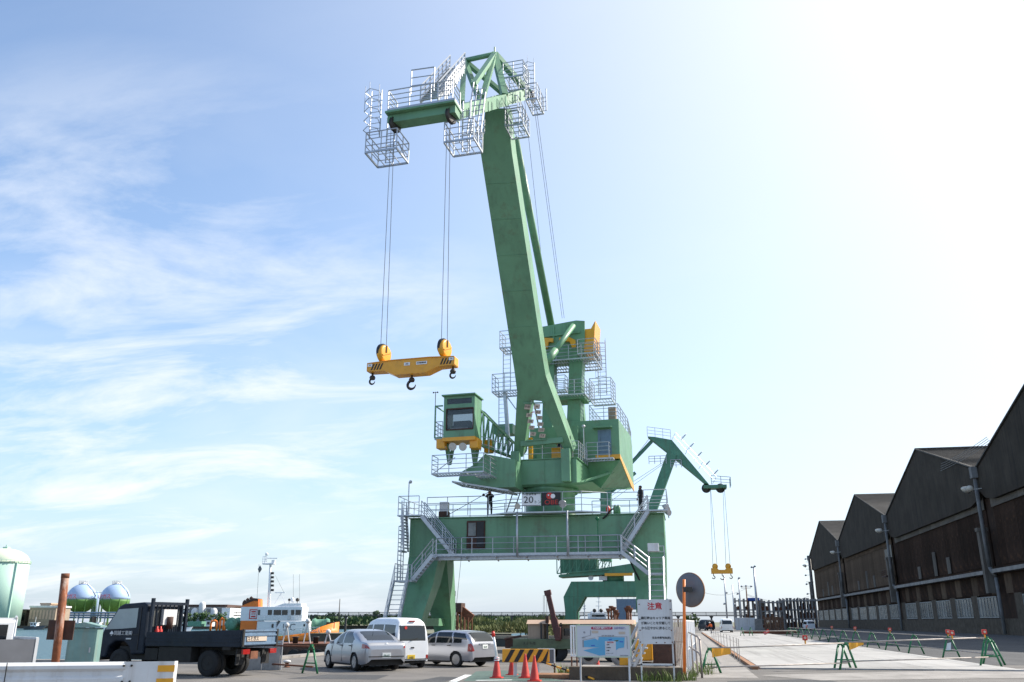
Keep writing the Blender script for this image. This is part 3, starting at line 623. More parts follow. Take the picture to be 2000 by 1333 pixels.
for x in (870, 920): p = sl(x, 875, 5); m.bar((p.x, 4.8, cz0 - .25), (p.x - .1, 3.8, p.z - .9), .25); m.bar((p.x + .2, 4.0, cz0 - .25), (p.x - .1, 3.8, p.z - .9), .2)
m.build('cabin_strut', gn, cab)
for x in (884, 904):
    p = sl(x, 873, 5.6); m = SM(); m.lathe([(.1, -.35), (.24, -.12), (.27, .02), (.25, .05)], p, (0, 1, -.25), 18); m.build('floodlight', K['grille'], cab)
a, b = sl(849, 856, 5.2), sl(865, 793, 5.2)
m = SM()
for p, q in (((a.x, a.z), (a.x, b.z)), ((a.x, b.z), (b.x, b.z)), ((a.x, a.z), (b.x, a.z))): m.bar((p[0], 5.2, p[1]), (q[0], 5.2, q[1]), .09); m.bar((p[0], 3.0, p[1]), (q[0], 3.0, q[1]), .07)
m.bar((a.x, 5.2, b.z), (a.x, 3, b.z), .07); m.build('side_frame', gn, cab)
m = SM(); m.grate((a.x, 3, a.z - .05), (b.x - a.x, 0, 0), (0, 2.2, 0), .2); m.rail([(b.x, 5.15, a.z), (a.x, 5.15, a.z), (a.x, 3, a.z)], 1.1, 3, .6); m.build('side_balcony', gv, cab)
p = sl(850, 795, 5.2); m = SM(); m.tube((p.x, 5.2, p.z), (p.x, 5.2, p.z + 1.05), .025, n=5); m.tube((p.x - .14, 5.2, p.z + 1.0), (p.x + .14, 5.2, p.z + 1.0), .02, n=5); m.ball((p.x - .15, 5.2, p.z + 1.0), .06, 8, 5); m.ball((p.x + .15, 5.2, p.z + 1.0), .06, 8, 5); m.build('wind_gauge', K['steel'], cab)
# lattice gangway from the cabin back to the jib foot
la, lb, lc, ld = sl(934, 797, 4.3), sl(1000, 864, 1.6), sl(934, 868, 4.3), sl(1000, 892, 1.6)
m = SM()
for dv in (0, -1.3):
    A, B, C_, E_ = [V((p.x, p.y + dv, p.z)) for p in (la, lb, lc, ld)]
    m.bar(A, B, .1); m.bar(C_, E_, .1); N_ = 7
    for k in range(N_):
        m.bar(A.lerp(B, k / N_), C_.lerp(E_, k / N_), .07); m.bar(A.lerp(B, (k + 1) / N_), C_.lerp(E_, k / N_), .06)
for k in range(8):
    A = la.lerp(lb, k / 7); m.bar(A, V((A.x, A.y - 1.3, A.z)), .06); A = lc.lerp(ld, k / 7); m.bar(A, V((A.x, A.y - 1.3, A.z)), .06)
m.build('lattice_gangway', gn, crane)
a, b = sl(955, 868, 3.9), sl(990, 888, 3.2); m = SM(); m.rail([(a.x, 3.9, a.z - .6), (b.x, 3.2, b.z - .4)], 1.0, 1, .4); m.rail([(b.x - 2.2, 3.95, a.z - .3), (a.x, 3.9, a.z - .6)], 1.0, 1, .5); m.build('railing', gv, crane)
p = sl(955, 872, 3.2); m = SM(); m.box((p.x - .35, 2.6, p.z - .4), (p.x + .15, 3.2, p.z + .45)); m.build('winch_guard', K['yellow'], crane)
p = sl(985, 840, -1); m = SM(); m.box((p.x - .6, -1.6, p.z - .4), (p.x + .8, -.4, p.z + .3)); m.build('motor_housing', gn, crane)

# --- jib: box with two legs, outline on its underside plane
HZ = 12.55; JD = V((0, 11, 20.4)).normalized()       # direction of the jib in the slewing frame
JN = V((1, 0, 0)).cross(JD).normalized()
if JN.y > 0: JN = -JN                                # pointing back / up
jn_w = TS.to_3x3() @ JN; jp_w = TS @ V((0, 2.2, HZ))
def jb(px, py): return TSI @ plane(px, py, jp_w, jn_w)
dep = JN * 1.25
m = SM()
JL = [jb(*p) for p in ((1003, 893), (1010, 765), (1037, 782), (1021, 893))]
JRr = [jb(*p) for p in ((1058, 784), (1066, 735), (1120, 882), (1103, 883))]
m.prism(JL, dep); m.prism(JRr, dep)
m.prism([jb(*p) for p in ((1010, 765), (1004, 720), (1060, 700), (1066, 735), (1058, 784), (1037, 782))], dep)
top = [jb(*p) for p in ((1004, 720), (939, 300), (948, 212), (990, 212), (1000, 300), (1060, 700))]
m.prism(top, dep); m.build('jib', gn, crane)
for yy in (360, 430, 500, 570, 640):
    f_ = (yy - 300) / 420.; m = SM(); m.bar(jb(939 + 65 * f_, yy) - JN * .004, jb(1000 + 60 * f_, yy - 3) - JN * .004, .035, .014); m.build('weld_seam', gn, crane)
m = SM(); m.bar(jb(1018, 868), jb(1100, 860), .35, .35); m.build('jib_cross_tube', gn, crane)
# radius board between the jib legs
ru, rup = V((1, 0, 0)), V((.0, .42, .9)).normalized()
bc = jb(1047, 822) - JN * .25
fr = SM(); 
for q0, q1 in (((1024, 787), (1063, 786)), ((1042, 780), (1042, 787)), ((1044, 787), (1058, 857)), ((1029, 860), (1068, 857))): fr.bar(jb(*q0) - JN * .15, jb(*q1) - JN * .15, .08)
rb = fr.build('radius_indicator', gn, crane)
R3 = TS.to_3x3()
def nplate(px, py, txt, w_, h_, sz):
    c = jb(px, py) - JN * .22; r_ = V((1, 0, -.12)).normalized(); u_ = V((.25, .25, .95)).normalized()
    m = SM(); m.prism([c - r_ * w_ - u_ * h_, c + r_ * w_ - u_ * h_, c + r_ * w_ + u_ * h_, c - r_ * w_ + u_ * h_], (0, -.04, 0)); o = m.build('number_plate', K['cream'], rb)
    text('lettering', txt, sz, K['ink'], o, TS @ (c + V((0, .02, 0))), R3 @ r_, R3 @ u_)
for px, py, t in ((1031.5, 793.5, '半径'), (1035, 809.5, '24'), (1037.5, 821.5, '20'), (1039.5, 833.5, '15'), (1042, 846, '10'), (1050, 792.5, 'm'), (1052, 803.5, '25.5'), (1054.5, 814.5, '22'), (1056.5, 827, '17.5'), (1058.5, 838, '12.5'), (1060.5, 849.5, '7.5')):
    nplate(px, py, t, .2, .13 if t not in ('半径', 'm') else .16, .2 if len(t) < 4 else .17)
m = SM(); c = jb(1042.5, 805); m.prism([c + V((-.22, 0, 0)) - JN * .24, c + V((.2, 0, .05)) - JN * .24, c + V((.0, 0, .1)) - JN * .24], (0, -.03, 0)); m.build('pointer', K['red'], rb)
# deck between the jib legs
m = SM(); m.rail([(-1.3, 2.15, 12.22), (1.3, 2.15, 12.22)], 1.1, 2, 1.2); m.rail([(2.05, 1.9, 12.22), (2.45, 1.9, 12.22), (2.45, -1.2, 12.22)], 1.15, 3, .6); m.build('railing', gv, crane)
m = SM(); m.box((-1.6, -.9, 12.22), (1.9, -.7, 15)); m.box((-.6, .2, 12.22), (.6, 1.2, 12.75)); m.build('machine_bulkhead', gn, crane)
m = SM(); m.box((.5, 1.0, 12.22), (1.25, 1.6, 13.05)); m.box((-1.2, 1.1, 12.22), (-.9, 1.4, 13.9)); m.build('winch_cover', K['yellow'], crane, bevel=.04)

# --- tower (A-frame) behind the jib
def post(px0, py0, px1, py1, rho, w_, d_, name='tower_leg'):
    a, b = sl(px0, py0, rho), sl(px1, py1, rho); m = SM(); m.bar(a, b, d_, w_, up=(1, 0, 0)); return m.build(name, gn, crane, bevel=.03)
post(1121, 880, 1128, 696, -2.4, 1.0, 1.1); post(1070, 880, 1076, 700, -2.6, .8, 1.0); post(1138, 860, 1125, 712, -5.5, .7, .7)
a, b = sl(1052, 700, -1.8), sl(1143, 627, -1.8); bb = sl(1143, 700, -1.8)
m = SM(); m.prism([(a.x - .6, -1.8, a.z), (bb.x - .3, -1.8, bb.z), (bb.x + .0, -1.8, bb.z + 1.4), (b.x - .05, -1.8, b.z), (b.x - .7, -1.8, b.z + .1), (a.x - .6, -1.8, b.z - .25)], (0, -.15, 0)); m.box((a.x - .6, -4.5, a.z), (bb.x - .3, -1.96, a.z + .2)); m.box((a.x - .6, -4.6, a.z + .2), (b.x - .1, -4.45, b.z - .2))
for x in (a.x, a.x + 1.2, a.x + 2.3): m.bar((x, -1.75, a.z + 1.2), (x, -1.75, b.z - .2), .1)
m.bar((a.x - .5, -1.72, a.z + 1.6), (b.x - .4, -1.72, a.z + 1.75), .14); tw = m.build('sheave_house', gn, crane)
a2, b2 = sl(1142, 690, -2.2), sl(1164, 643, -2.2); m = SM(); m.prism([(a2.x, -2.0, a2.z), (b2.x - .2, -2.0, a2.z + .1), (b2.x, -2.0, b2.z + .6), (b2.x - .35, -2.0, b2.z), (a2.x, -2.0, b2.z)], (0, -2.2, 0)); m.build('side_guard', K['yellow'], tw)
for q in ([(1062, 660), (1080, 661), (1080, 668), (1071, 668), (1069, 680), (1060, 680)], [(1092, 660), (1112, 659), (1123, 664), (1124, 678), (1117, 679), (1112, 667), (1092, 666)]):
    m = SM(); m.prism([sl(x, y, -1.5) for x, y in q], (0, -.25, 0)); m.build('rope_guard', K['yellow'], tw)
# luffing rod, backstay, top stay
m = SM(); m.tube(sl(1068, 708, .6), sl(1120, 636, -1.2), .2, n=10); m.tube(sl(1066, 711, .7), sl(1085, 684, 0), .27, n=10); m.build('luffing_cylinder', gn, crane)
m = SM(); m.tube(sl(1079, 648, -2.8), sl(1006, 270, 8.8), .28, n=12); m.build('top_stay', gn, crane)
# platforms on the tower
def plat(px0, px1, py, rho0, rho1, name='platform', h=1.1, sides=(1, 1, 1, 0), gap=.9, mids=3):
    a, b = sl(px0, py, rho1), sl(px1, py, rho1); z = (a.z + b.z) / 2
    m = SM(); m.grate((a.x, rho0, z), (b.x - a.x, 0, 0), (0, rho1 - rho0, 0), .2)
    P_ = [(a.x, rho0, z), (a.x, rho1, z), (b.x, rho1, z), (b.x, rho0, z)]
    for i in range(4):
        if sides[i]: m.rail([P_[i], P_[(i + 1) % 4]], h, mids, gap)
    m.build(name, gv, crane); return P_
plat(1062, 1160, 702, -4.6, -1.2, sides=(0, 1, 1, 1)); plat(1128, 1163, 690, -3.2, -1.1)
plat(1082, 1142, 771, -3.4, -.9, sides=(0, 1, 1, 1)); plat(1152, 1194, 780, -4.2, -2.2, h=1.6, mids=5); plat(1084, 1104, 762, -1.0, -.2)
m = SM(); a = sl(1140, 772, -2.4); m.box((a.x - 2.4, -3.4, a.z - .45), (a.x + .2, -1.6, a.z - .06)); m.build('platform_bracket', gn, crane)
a, b = sl(1166, 770, -3.2), sl(1166, 668, -3.2)
def cage(px, py0, py1, rho, w_=.5, hoops=7, back=(0, 0, 0), name='caged_ladder', r_=.36):
    a, b = sl(px, py0, rho), sl(px, py1, rho); a.x = b.x; m = SM()
    for s in (-w_ / 2, w_ / 2): m.tube((a.x + s, rho, a.z), (b.x + s, rho, b.z), .035, n=5)
    n = int((b.z - a.z) / .32)
    for i in range(n): z = a.z + (i + .5) * .32; m.tube((a.x - w_ / 2, rho, z), (a.x + w_ / 2, rho, z), .018, n=4)
    if hoops:
        for i in range(hoops):
            z = a.z + (b.z - a.z) * (i + .3) / hoops; pr = [(a.x + .0 + r_ * 1.2 * math.sin(t) + .0, rho + r_ * 1.9 * math.cos(t) * .5 + r_ * .6, z) for t in [math.pi * (k / 8 - .5) + math.pi / 2 - .9 + .0 for k in range(9)]]
            m.path([(a.x - w_ / 2, rho, z), (a.x - w_ / 2 - .1, rho + .5, z), (a.x, rho + .8, z), (a.x + w_ / 2 + .1, rho + .5, z), (a.x + w_ / 2, rho, z)], .02, 4)
        for dx, dy in ((-w_ / 2 - .1, .5), (0, .8), (w_ / 2 + .1, .5)): m.tube((a.x + dx, rho + dy, a.z + 1.2), (a.x + dx, rho + dy, b.z), .016, n=4)
    return m.build(name, gv, crane)
cage(1174, 772, 666, -3.0, .6, 8)
# left ladder tower beside the jib
plat(976, 1006, 679, -1.0, .6, h=1.3); plat(961, 1010, 764, -.6, 1.0, h=1.3)
cage(990, 765, 680, 0, .55, 0); cage(981, 880, 766, .3, .5, 0)
m = SM(); a, b = sl(972, 880, .5), sl(996, 765, .5); m.bar(sl(994, 880, .5), sl(986, 765, .5), .22, .3); m.bar(sl(1008, 800, .4), sl(985, 768, .4), .08); m.build('ladder_support', gv, crane)
# machinery house
mu0, mu1, mr0, mz0, mz1 = 2.6, 4.72, -1.5, 12.45, 15.5
back = slu(1235, 880, mu1).y
m = SM(); m.prism([(mu1, mr0, mz0 + .25), (mu1, mr0, mz1), (mu1, back + .3, mz1 - .1), (mu1, back, mz1 - .8), (mu1, back, mz0 - 1.0), (mu1, back + 1.2, mz0 - 1.0)], (-3.6, 0, 0)); mh = m.build('machinery_house', gn, crane, bevel=.03)
m = SM(); m.prism([(mu1 + .02, mr0 + .03, mz0 + .22), (mu1 + .02, mr0 + .03, mz0 + .5), (mu1 + .02, back - .02, mz0 - .8), (mu1 + .02, back - .02, mz0 - 1.22), (mu1 + .02, back + 1.6, mz0 - 1.0)], (-.06, 0, 0)); m.box((mu0 + .4, mr0 - .02, mz0 + .2), (mu1 + .01, mr0 + .04, mz0 + .5)); m.build('stripe', K['yellow'], mh)
a, b = sl(1169, 890, mr0), sl(1193, 839, mr0); m = SM(); m.box((a.x, mr0 - .02, a.z), (b.x, mr0 + .04, b.z)); m.build('door', K['bluegrey'], mh)
m = SM(); m.box((a.x - .3, mr0, b.z + .08), (b.x + .1, mr0 + .5, b.z + .18)); m.build('door_canopy', gn, mh)
m = SM(); m.grate((2.4, mr0, mz0 + .1), (1.95, 0, 0), (0, .9, 0), .2); m.rail([(2.5, mr0 + .9, mz0 + .1), (4.1, mr0 + .9, mz0 + .1), (4.1, mr0, mz0 + .1)], 1.15, 3, .8); m.build('porch', gv, mh)
m = SM(); m.rail([(mu0, mr0 - .2, mz1), (mu1 - .05, mr0 - .2, mz1), (mu1 - .05, back + 1.6, mz1 - .1), (mu1 - .05, back + .1, mz1 - .9)], 1.15, 3, 1.1); m.rail([(mu0, mr0 - .2, mz1), (mu0, back + 1, mz1)], 1.15, 3, 1.2); m.build('roof_railing', gv, mh)
m = SM(); m.box((mu1 - .8, mr0 - .9, mz1), (mu1 - .25, mr0 - .4, mz1 + 1.0)); m.build('roof_cabinet', K['tan'], mh, bevel=.03)
m = SM(); m.hexa([(-1, -3, 10.6), (3, -3, 10.6), (3, -2.4, 10.6), (-1, -2.4, 10.6)], [(.5, back + 1.5, mz0 - 1.1), (mu1, back + 1.5, mz0 - 1.1), (mu1, -1.6, mz0 + .1), (.5, -1.6, mz0 + .1)]); m.build('house_bracket', gn, crane)
m = SM(); m.bar((2.3, 1.0, 10.7), (mu1 - .1, mr0 - 2.0, mz0 - .2), .16); m.bar((2.3, -1, 10.6), (mu1 - .1, back + 1.5, mz0 - 1.2), .16); m.build('brace', gn, crane)
p = sl(1140, 834, 1.5); m = SM(); m.tube((p.x, 1.6, 12.2), (p.x, 1.6, p.z), .03, n=6); m.ball((p.x, 1.6, p.z), .13, 8, 6); m.build('lamp_post', gv, crane)

# --- fore-jib at the head of the jib
HR, TR = 12.6, 24.0
tl, tr = sl(768, 240, TR), sl(890, 214, TR); tz = 25.6
hl, hr = sl(940, 214, HR), sl(1000, 203, HR); rear = sl(1030, 184, 9.4)
m = SM(); m.bar((tl.x - .15, TR, tz - .12), (tr.x + .1, TR, tz - .12), .7, .42); m.box((tl.x - .2, TR - .5, tz + .1), (tr.x + .15, TR + .6, tz + .2)); m.build('head_beam', gn, crane)
m = SM(); m.bar((tl.x + .9, TR - .1, tz - .1), (hl.x + .1, HR + .8, hl.z - .2), .35, .6)
m.bar((tr.x - .25, TR - .1, tz - .1), (hr.x - .25, HR + .8, hr.z - .2), .35, .7)
m.bar((hr.x - .25, HR + .8, hr.z - .2), (rear.x, 9.4, rear.z), .35, .7); m.bar((hl.x + .1, HR + .8, hl.z - .2), (rear.x - 1.6, 9.4, rear.z), .35, .6); m.bar((rear.x - 1.8, 9.4, rear.z), (rear.x + .3, 9.4, rear.z), .4, .5)
for k in range(1, 6):
    A = V((tl.x + .9, TR, tz)).lerp(V((hl.x + .1, HR + .8, hl.z)), k / 6); B = V((tr.x - .25, TR, tz)).lerp(V((hr.x - .25, HR + .8, hr.z)), k / 6); m.bar(A, B, .18, .3)
m.build('fore_jib_girder', gn, crane)
for k in range(9):
    A = V((tr.x - .06, TR - .5, tz - .35)).lerp(V((rear.x + .19, 9.4, rear.z - .2)), k / 8.5); m = SM(); m.bar(A, A + V((0, 0, .55)), .05, .2); m.build('girder_rib', gn, crane)
apR, apL = sl(966, 106, 11.6), sl(907, 119, 11.6)
m = SM(); m.tube(apL, apR, .17, n=10)
fl, frr = sl(902, 200, 17), sl(943, 190, 16.2)
for A, B, r_ in ((apR, hr + V((-.25, .6, .2)), .17), (apR, V((rear.x, 9.4, rear.z + .2)), .2), (apR, frr, .16), (apL, hl + V((.1, .6, .2)), .16), (apL, V((rear.x - 1.6, 9.4, rear.z + .2)), .16), (apL, fl, .16), (apR, sl(925, 165, 16.5), .16), (apR, V((hr.x - .2, 13.6, hr.z)), .2)): m.bar(A, B, r_ * 2, r_ * 1.6)
m.build('head_frame', gn, crane)
for p in (apR, apL):
    m = SM(); m.tube(p, p + V((0, 0, .55)), .05, n=6); m.build('frame_pin', gn, crane)
# stair along the fore-jib
sa, sb = sl(838, 196, 21.0), sl(893, 132, 14.6)
stairs(crane, TS @ sa, TS @ sb, SU * .5, 18, rr=.045)
sa, sb = sl(868, 200, 20.4), sl(905, 145, 14.4)
m = SM(); m.rail([sa, sb], 1.2, 3, .9, .045); m.build('railing', gv, crane)
# sheaves
for x in (tl.x + .15, tr.x - .2):
    m = SM(); m.lathe([(.12, -.08), (.38, -.08), (.42, -.06), (.36, 0), (.42, .06), (.38, .08), (.12, .08)], (x, TR + .1, tz - .35), (1, .25, 0), 22); m.build('sheave', K['steel'], crane)
m = SM(); m.lathe([(.1, -.08), (.42, -.08), (.42, .08), (.1, .08)], (rear.x + .35, 9.3, rear.z - .2), (1, 0, 0), 18); m.build('sheave', K['steel'], crane)
# head platforms and baskets
def basket(px0, px1, py, rho0, rho1, h=1.1, mids=2, gap=.85, hang=0, name='service_basket', hz=None):
    a, b = sl(px0, py, rho0), sl(px1, py, rho0); z = (a.z + b.z) / 2
    m = SM(); m.grate((a.x, rho0, z), (b.x - a.x, 0, 0), (0, rho1 - rho0, 0), .34, .035, .1)
    P_ = [(a.x, rho0, z), (a.x, rho1, z), (b.x, rho1, z), (b.x, rho0, z)]
    m.rail(P_, h, mids, gap, .03, closed=True)
    if hang:
        for q in ((a.x + .55, rho0 + .3), (a.x + .95, rho0 + .3)): m.tube((q[0], q[1], z), (q[0], q[1], z + hang), .04, n=5)
        for k in range(int(hang / .33)): m.tube((a.x + .55, rho0 + .3, z + .33 * k), (a.x + .95, rho0 + .3, z + .33 * k), .02, n=4)
        m.tube((b.x, rho0, z), (b.x - .6, rho0, z + hang * .5), .04, n=5)
    return m.build(name, gv, crane)
basket(738, 797, 323, 23.2, 24.7, hang=2.6); basket(886, 942, 302, 22.6, 24.0, hang=2.9)
basket(1000, 1034, 270, 12.0, 13.6, h=1.2, hang=1.8); basket(1041, 1062, 224, 12.0, 13.8, hang=1.6); basket(996, 1022, 240, 11, 12.4)
m = SM(); m.grate((tl.x - .1, TR - .6, tz + .3), (tr.x - tl.x + .2, 0, 0), (0, 1.1, 0), .22, .04, .12); m.rail([(tl.x - .1, TR - .6, tz + .3), (tl.x - .1, TR + .5, tz + .3), (tr.x, TR + .5, tz + .3), (tr.x, TR - .6, tz + .3)], 1.1, 3, 1.3, .032); m.build('head_platform', gv, crane)
a, b = sl(802, 184, 22.6), sl(847, 178, 22.6); m = SM(); m.rail([(a.x, 22.6, a.z), (b.x, 22.6, b.z)], 1.45, 2, 1.6, .035); m.build('railing', gv, crane)
m = SM(); a, b = sl(988, 165, 11.2), sl(1027, 158, 11.2); m.grate((a.x, 10.4, a.z), (b.x - a.x, 0, 0), (0, 1.5, 0), .2, .04); m.rail([(a.x, 11.9, a.z), (b.x, 11.9, a.z), (b.x, 10.4, a.z), (a.x, 10.4, a.z)], 1.15, 3, .9, .032); m.build('head_platform', gv, crane)
cage(736, 268, 178, 24.4, .55, 5); cage(1036, 200, 124, 11.6, .5, 5); 
a = sl(912, 262, 22.9)
m = SM()
for dx in (0, .22, .5, .72): m.tube((a.x + dx, 22.9, a.z), (a.x + dx * .9, 22.0, a.z + 3.6 - dx), .04, n=5)
for k in range(9): m.tube((a.x, 22.9 - .1 * k, a.z + .38 * k), (a.x + .7, 22.9 - .1 * k, a.z + .38 * k), .022, n=4)
m.build('service_ladder', gv, crane)
m = SM(); a, b = sl(949, 236, 12.9), sl(947, 292, 12.9)
m.rail([sl(932, 283, 14), sl(946, 262, 14)], 1.0, 3, .5, .03); m.build('railing', gv, crane)
# hoist ropes
LZb = 13.1
def dyn(x, dx): return [((x - dx), TR + .1), ((x + dx), TR + .1)]
for x in (tl.x + .15, tr.x - .2):
    for dx in (-.13, .15):
        m = SM(); m.tube((x + dx * .6 - .1, TR + .15, tz - .4), (x + dx - .06, TR + .1, LZb + .3), .014, n=5); m.build('hoist_rope', K['rope'], crane)
for (xa, ya), (xb, yb) in (((1034, 270), (1098, 622)), ((1044, 330), (1102, 622)), ((1005, 310), (1072, 640))):
    A, B = sl(xa, ya, 8.6), sl(xb, yb, -2.2); A2 = V((rear.x + .35 - (xa < 1010) * .6, 9.2, rear.z - .3)); m = SM(); m.tube(A2 if xa < 1040 else A2 + V((.12, -.1, 0)), B, .014, n=5); m.build('luffing_rope', K['rope'], crane)
a = AY(902, 1120, 57.5); m = MB(); m.tube((a.x, 57.3, BZ0), (a.x - .5, 57.3, .2), .015, n=4); m.build('hanging_line', K['rope'], crane)
a, b = AY(932, 972, 58), AY(960, 962, 58.5); m = MB(); m.tube((a.x - 2.2, 57.9, DZ), (b.x + 1.6, 58.6, b.z + 1.0), .02, n=5)
for t in (.55, .75): q = V((a.x - 2.2, 57.9, DZ)).lerp(V((b.x + 1.6, 58.6, b.z + 1.0)), t); m.ball(q, .1, 8, 5)
m.build('guy_wire', K['steel'], crane)
a = AY(985, 985, 57.6); m = MB()
for s in (0, .5): m.tube((a.x + s, 58, DZ), (a.x + .5 + s, 58.6, 10.4), .04, n=5)
for k in range(6): q = V((a.x + k * .09, 58 + .1 * k, DZ + .3 * k)); m.tube(q, q + V((.5, 0, 0)), .02, n=4)
m.build('column_ladder', K['steel'], crane)

# --- lifting beam hanging on the ropes
lo, hi = sl(722, 722, TR), sl(891, 704, TR); lz = (sl(722, 722, TR).z + sl(891, 704, TR).z) / 2; u0, u1 = lo.x, hi.x
lb_ = thing('lifting_beam', 'yellow lifting beam with three hooks and black warning stripes hanging from the near crane', 'lifting beam', TS @ V(((u0 + u1) / 2, TR, lz - .9)))
uc = (u0 + u1) / 2; Lh = (u1 - u0) / 2; yb = TR
def lpro(): return [(u0, lz + .14), (uc - .9, lz + .2), (uc + .9, lz + .2), (u1, lz + .14), (u1, lz - .2), (u1 - .75, lz - .22), (uc + .75, lz - .46), (uc - .75, lz - .46), (u0 + .85, lz - .22), (u0, lz - .2)]
m = SM()
m.prism([(x, yb + .22, z) for x, z in lpro()], (0, .03, 0)); m.prism([(x, yb - .25, z) for x, z in lpro()], (0, .03, 0))
P_ = lpro()
for (xa, za), (xb, zb) in zip(P_[:3], P_[1:4]): m.hexa([(xa, yb - .3, za), (xb, yb - .3, zb), (xb, yb + .3, zb), (xa, yb + .3, za)], [(xa, yb - .3, za + .03), (xb, yb - .3, zb + .03), (xb, yb + .3, zb + .03), (xa, yb + .3, za + .03)])
for (xa, za), (xb, zb) in zip(P_[4:], P_[5:]): m.hexa([(xa, yb - .3, za), (xb, yb - .3, zb), (xb, yb + .3, zb), (xa, yb + .3, za)], [(xa, yb - .3, za - .03), (xb, yb - .3, zb - .03), (xb, yb + .3, zb - .03), (xa, yb + .3, za - .03)])
m.box((u1 - .02, yb - .25, lz - .2), (u1 + .02, yb + .27, lz + .14)); m.box((u0 - .02, yb - .25, lz - .2), (u0 + .02, yb + .27, lz + .14)); m.build('beam', K['yellow'], lb_)
for s0, n_ in ((u0 + .12, 4), (u1 - .72, 4)):
    for k in range(n_):
        m = SM(); x = s0 + .14 * k + .05; m.prism([(x, yb + .256, lz - .17), (x + .07, yb + .256, lz - .17), (x + .19, yb + .256, lz + .11), (x + .12, yb + .256, lz + .11)], (0, .006, 0)); m.build('warning_stripe', K['black'], lb_)
for x, t, w_, s_ in ((uc - .15, '20t', .14, .11), (uc + .55, '吊荷重量制限', .26, .075), (u0 + .13, '10t', .11, .08), (u1 - .14, '10t', .11, .08)):
    zc_ = lz - .02 if w_ > .12 else lz + .06
    m = SM(); m.box((x - w_, yb + .263, zc_ - .07), (x + w_, yb + .272, zc_ + .07)); o = m.build('label_plate', K['white'], lb_)
    text('lettering', t, s_, K['ink'], o, TS @ V((x, yb + .276, zc_)), SU, Z)
def hook(x, z, r, parent, T=SM):
    m = T(); m.tube((x, yb, z), (x, yb, z - .22), .05, n=8); m.lathe([(.11, -.1), (.14, 0), (.1, .08)], (x, yb, z - .25), n=10); prev = None; c = V((x, yb, z - .3 - r))
    for k in range(15):
        t = math.pi / 2 + .2 - (k / 14) * 4.9; q = c + V((math.cos(t) * r * -1, 0, math.sin(t) * r)); rr = r * .34 * (1 if k < 9 else 1 - (k - 9) / 7)
        if prev is not None: m.tube(prev[0], q, prev[1], rr, n=8)
        prev = (q, rr)
    return m.build('hook', K['steel'], parent)
hook(u0 + .16, lz - .2, .13, lb_); hook(uc, lz - .44, .19, lb_); hook(u1 - .14, lz - .2, .13, lb_)
for x in (tl.x + .15 - .06, tr.x - .2 - .06):
    x = min(max(x, u0 + .5), u1 - .3); m = SM(); c = (x, yb, lz + .62); ax = (.97, .22, 0)
    m.lathe([(.001, -.15), (.36, -.15), (.42, -.1), (.42, .1), (.36, .15), (.001, .15)], c, ax, 24); m.cbox((x, yb, lz + .35), (.3, .22, .42), -R(75)); bk = m.build('hook_block', K['yellow'], lb_, bevel=.02)
    m = SM(); m.lathe([(.3, -.16), (.435, -.06), (.435, .06), (.3, .16)], (x - .06, yb - .02, lz + .68), ax, 24); m.build('sheave', K['black'], bk)
    m = SM(); a_ = V(ax).normalized(); t_ = V((-a_.y, a_.x, 0)); m.bar(V(c) + a_ * .16 - t_ * .3 + Z * .12, V(c) + a_ * .16 + t_ * .3 - Z * .12, .05, .06); m.bar(V(c) + a_ * .16 + Z * .05, V(c) + a_ * .16 + Z * .38, .06, .05); m.build('rib', K['yellow'], bk)

# ================================================================ vehicles
def lerp_list(tb, x):
    if x <= tb[0][0]: return tb[0][1]
    for (a, va), (b, vb) in zip(tb, tb[1:]):
        if x <= b: return va + (vb - va) * (x - a) / (b - a)
    return tb[-1][1]
def wheel(parent, c, r, w_, rimr, side, spokes=10, rim='rim', name='wheel'):
    m = MB(); h = w_ / 2
    m.lathe([(rimr, -h), (r * .9, -h), (r * .985, -h * .75), (r, -h * .4), (r, h * .4), (r * .985, h * .75), (r * .9, h), (rimr, h)], c, (0, 1, 0), 28, cap=False); o = m.build(name, K['rubber'], parent)
    m = MB(); y = c[1] + side * h * .75; cc = V((c[0], y, c[2]))
    m.lathe([(.001, 0), (.05, 0), (.05, .02)], cc, (0, side, 0), 10)
    m.lathe([(rimr * .86, -.04), (rimr, -.04), (rimr, .02), (rimr * .86, .01)], cc, (0, side, 0), 24)
    for k in range(spokes):
        t = 2 * math.pi * k / spokes; m.bar(cc, cc + V((math.cos(t) * rimr * .9, 0, math.sin(t) * rimr * .9)), rimr * .2, .03, up=(0, 1, 0) if 0 else None)
    m.build('rim', K[rim], o)
    m = MB(); m.lathe([(.001, 0), (rimr, 0), (rimr, .01)], cc - V((0, side * .05, 0)), (0, side, 0), 20); m.build('brake_disc', K['chassis'], o)
    return o
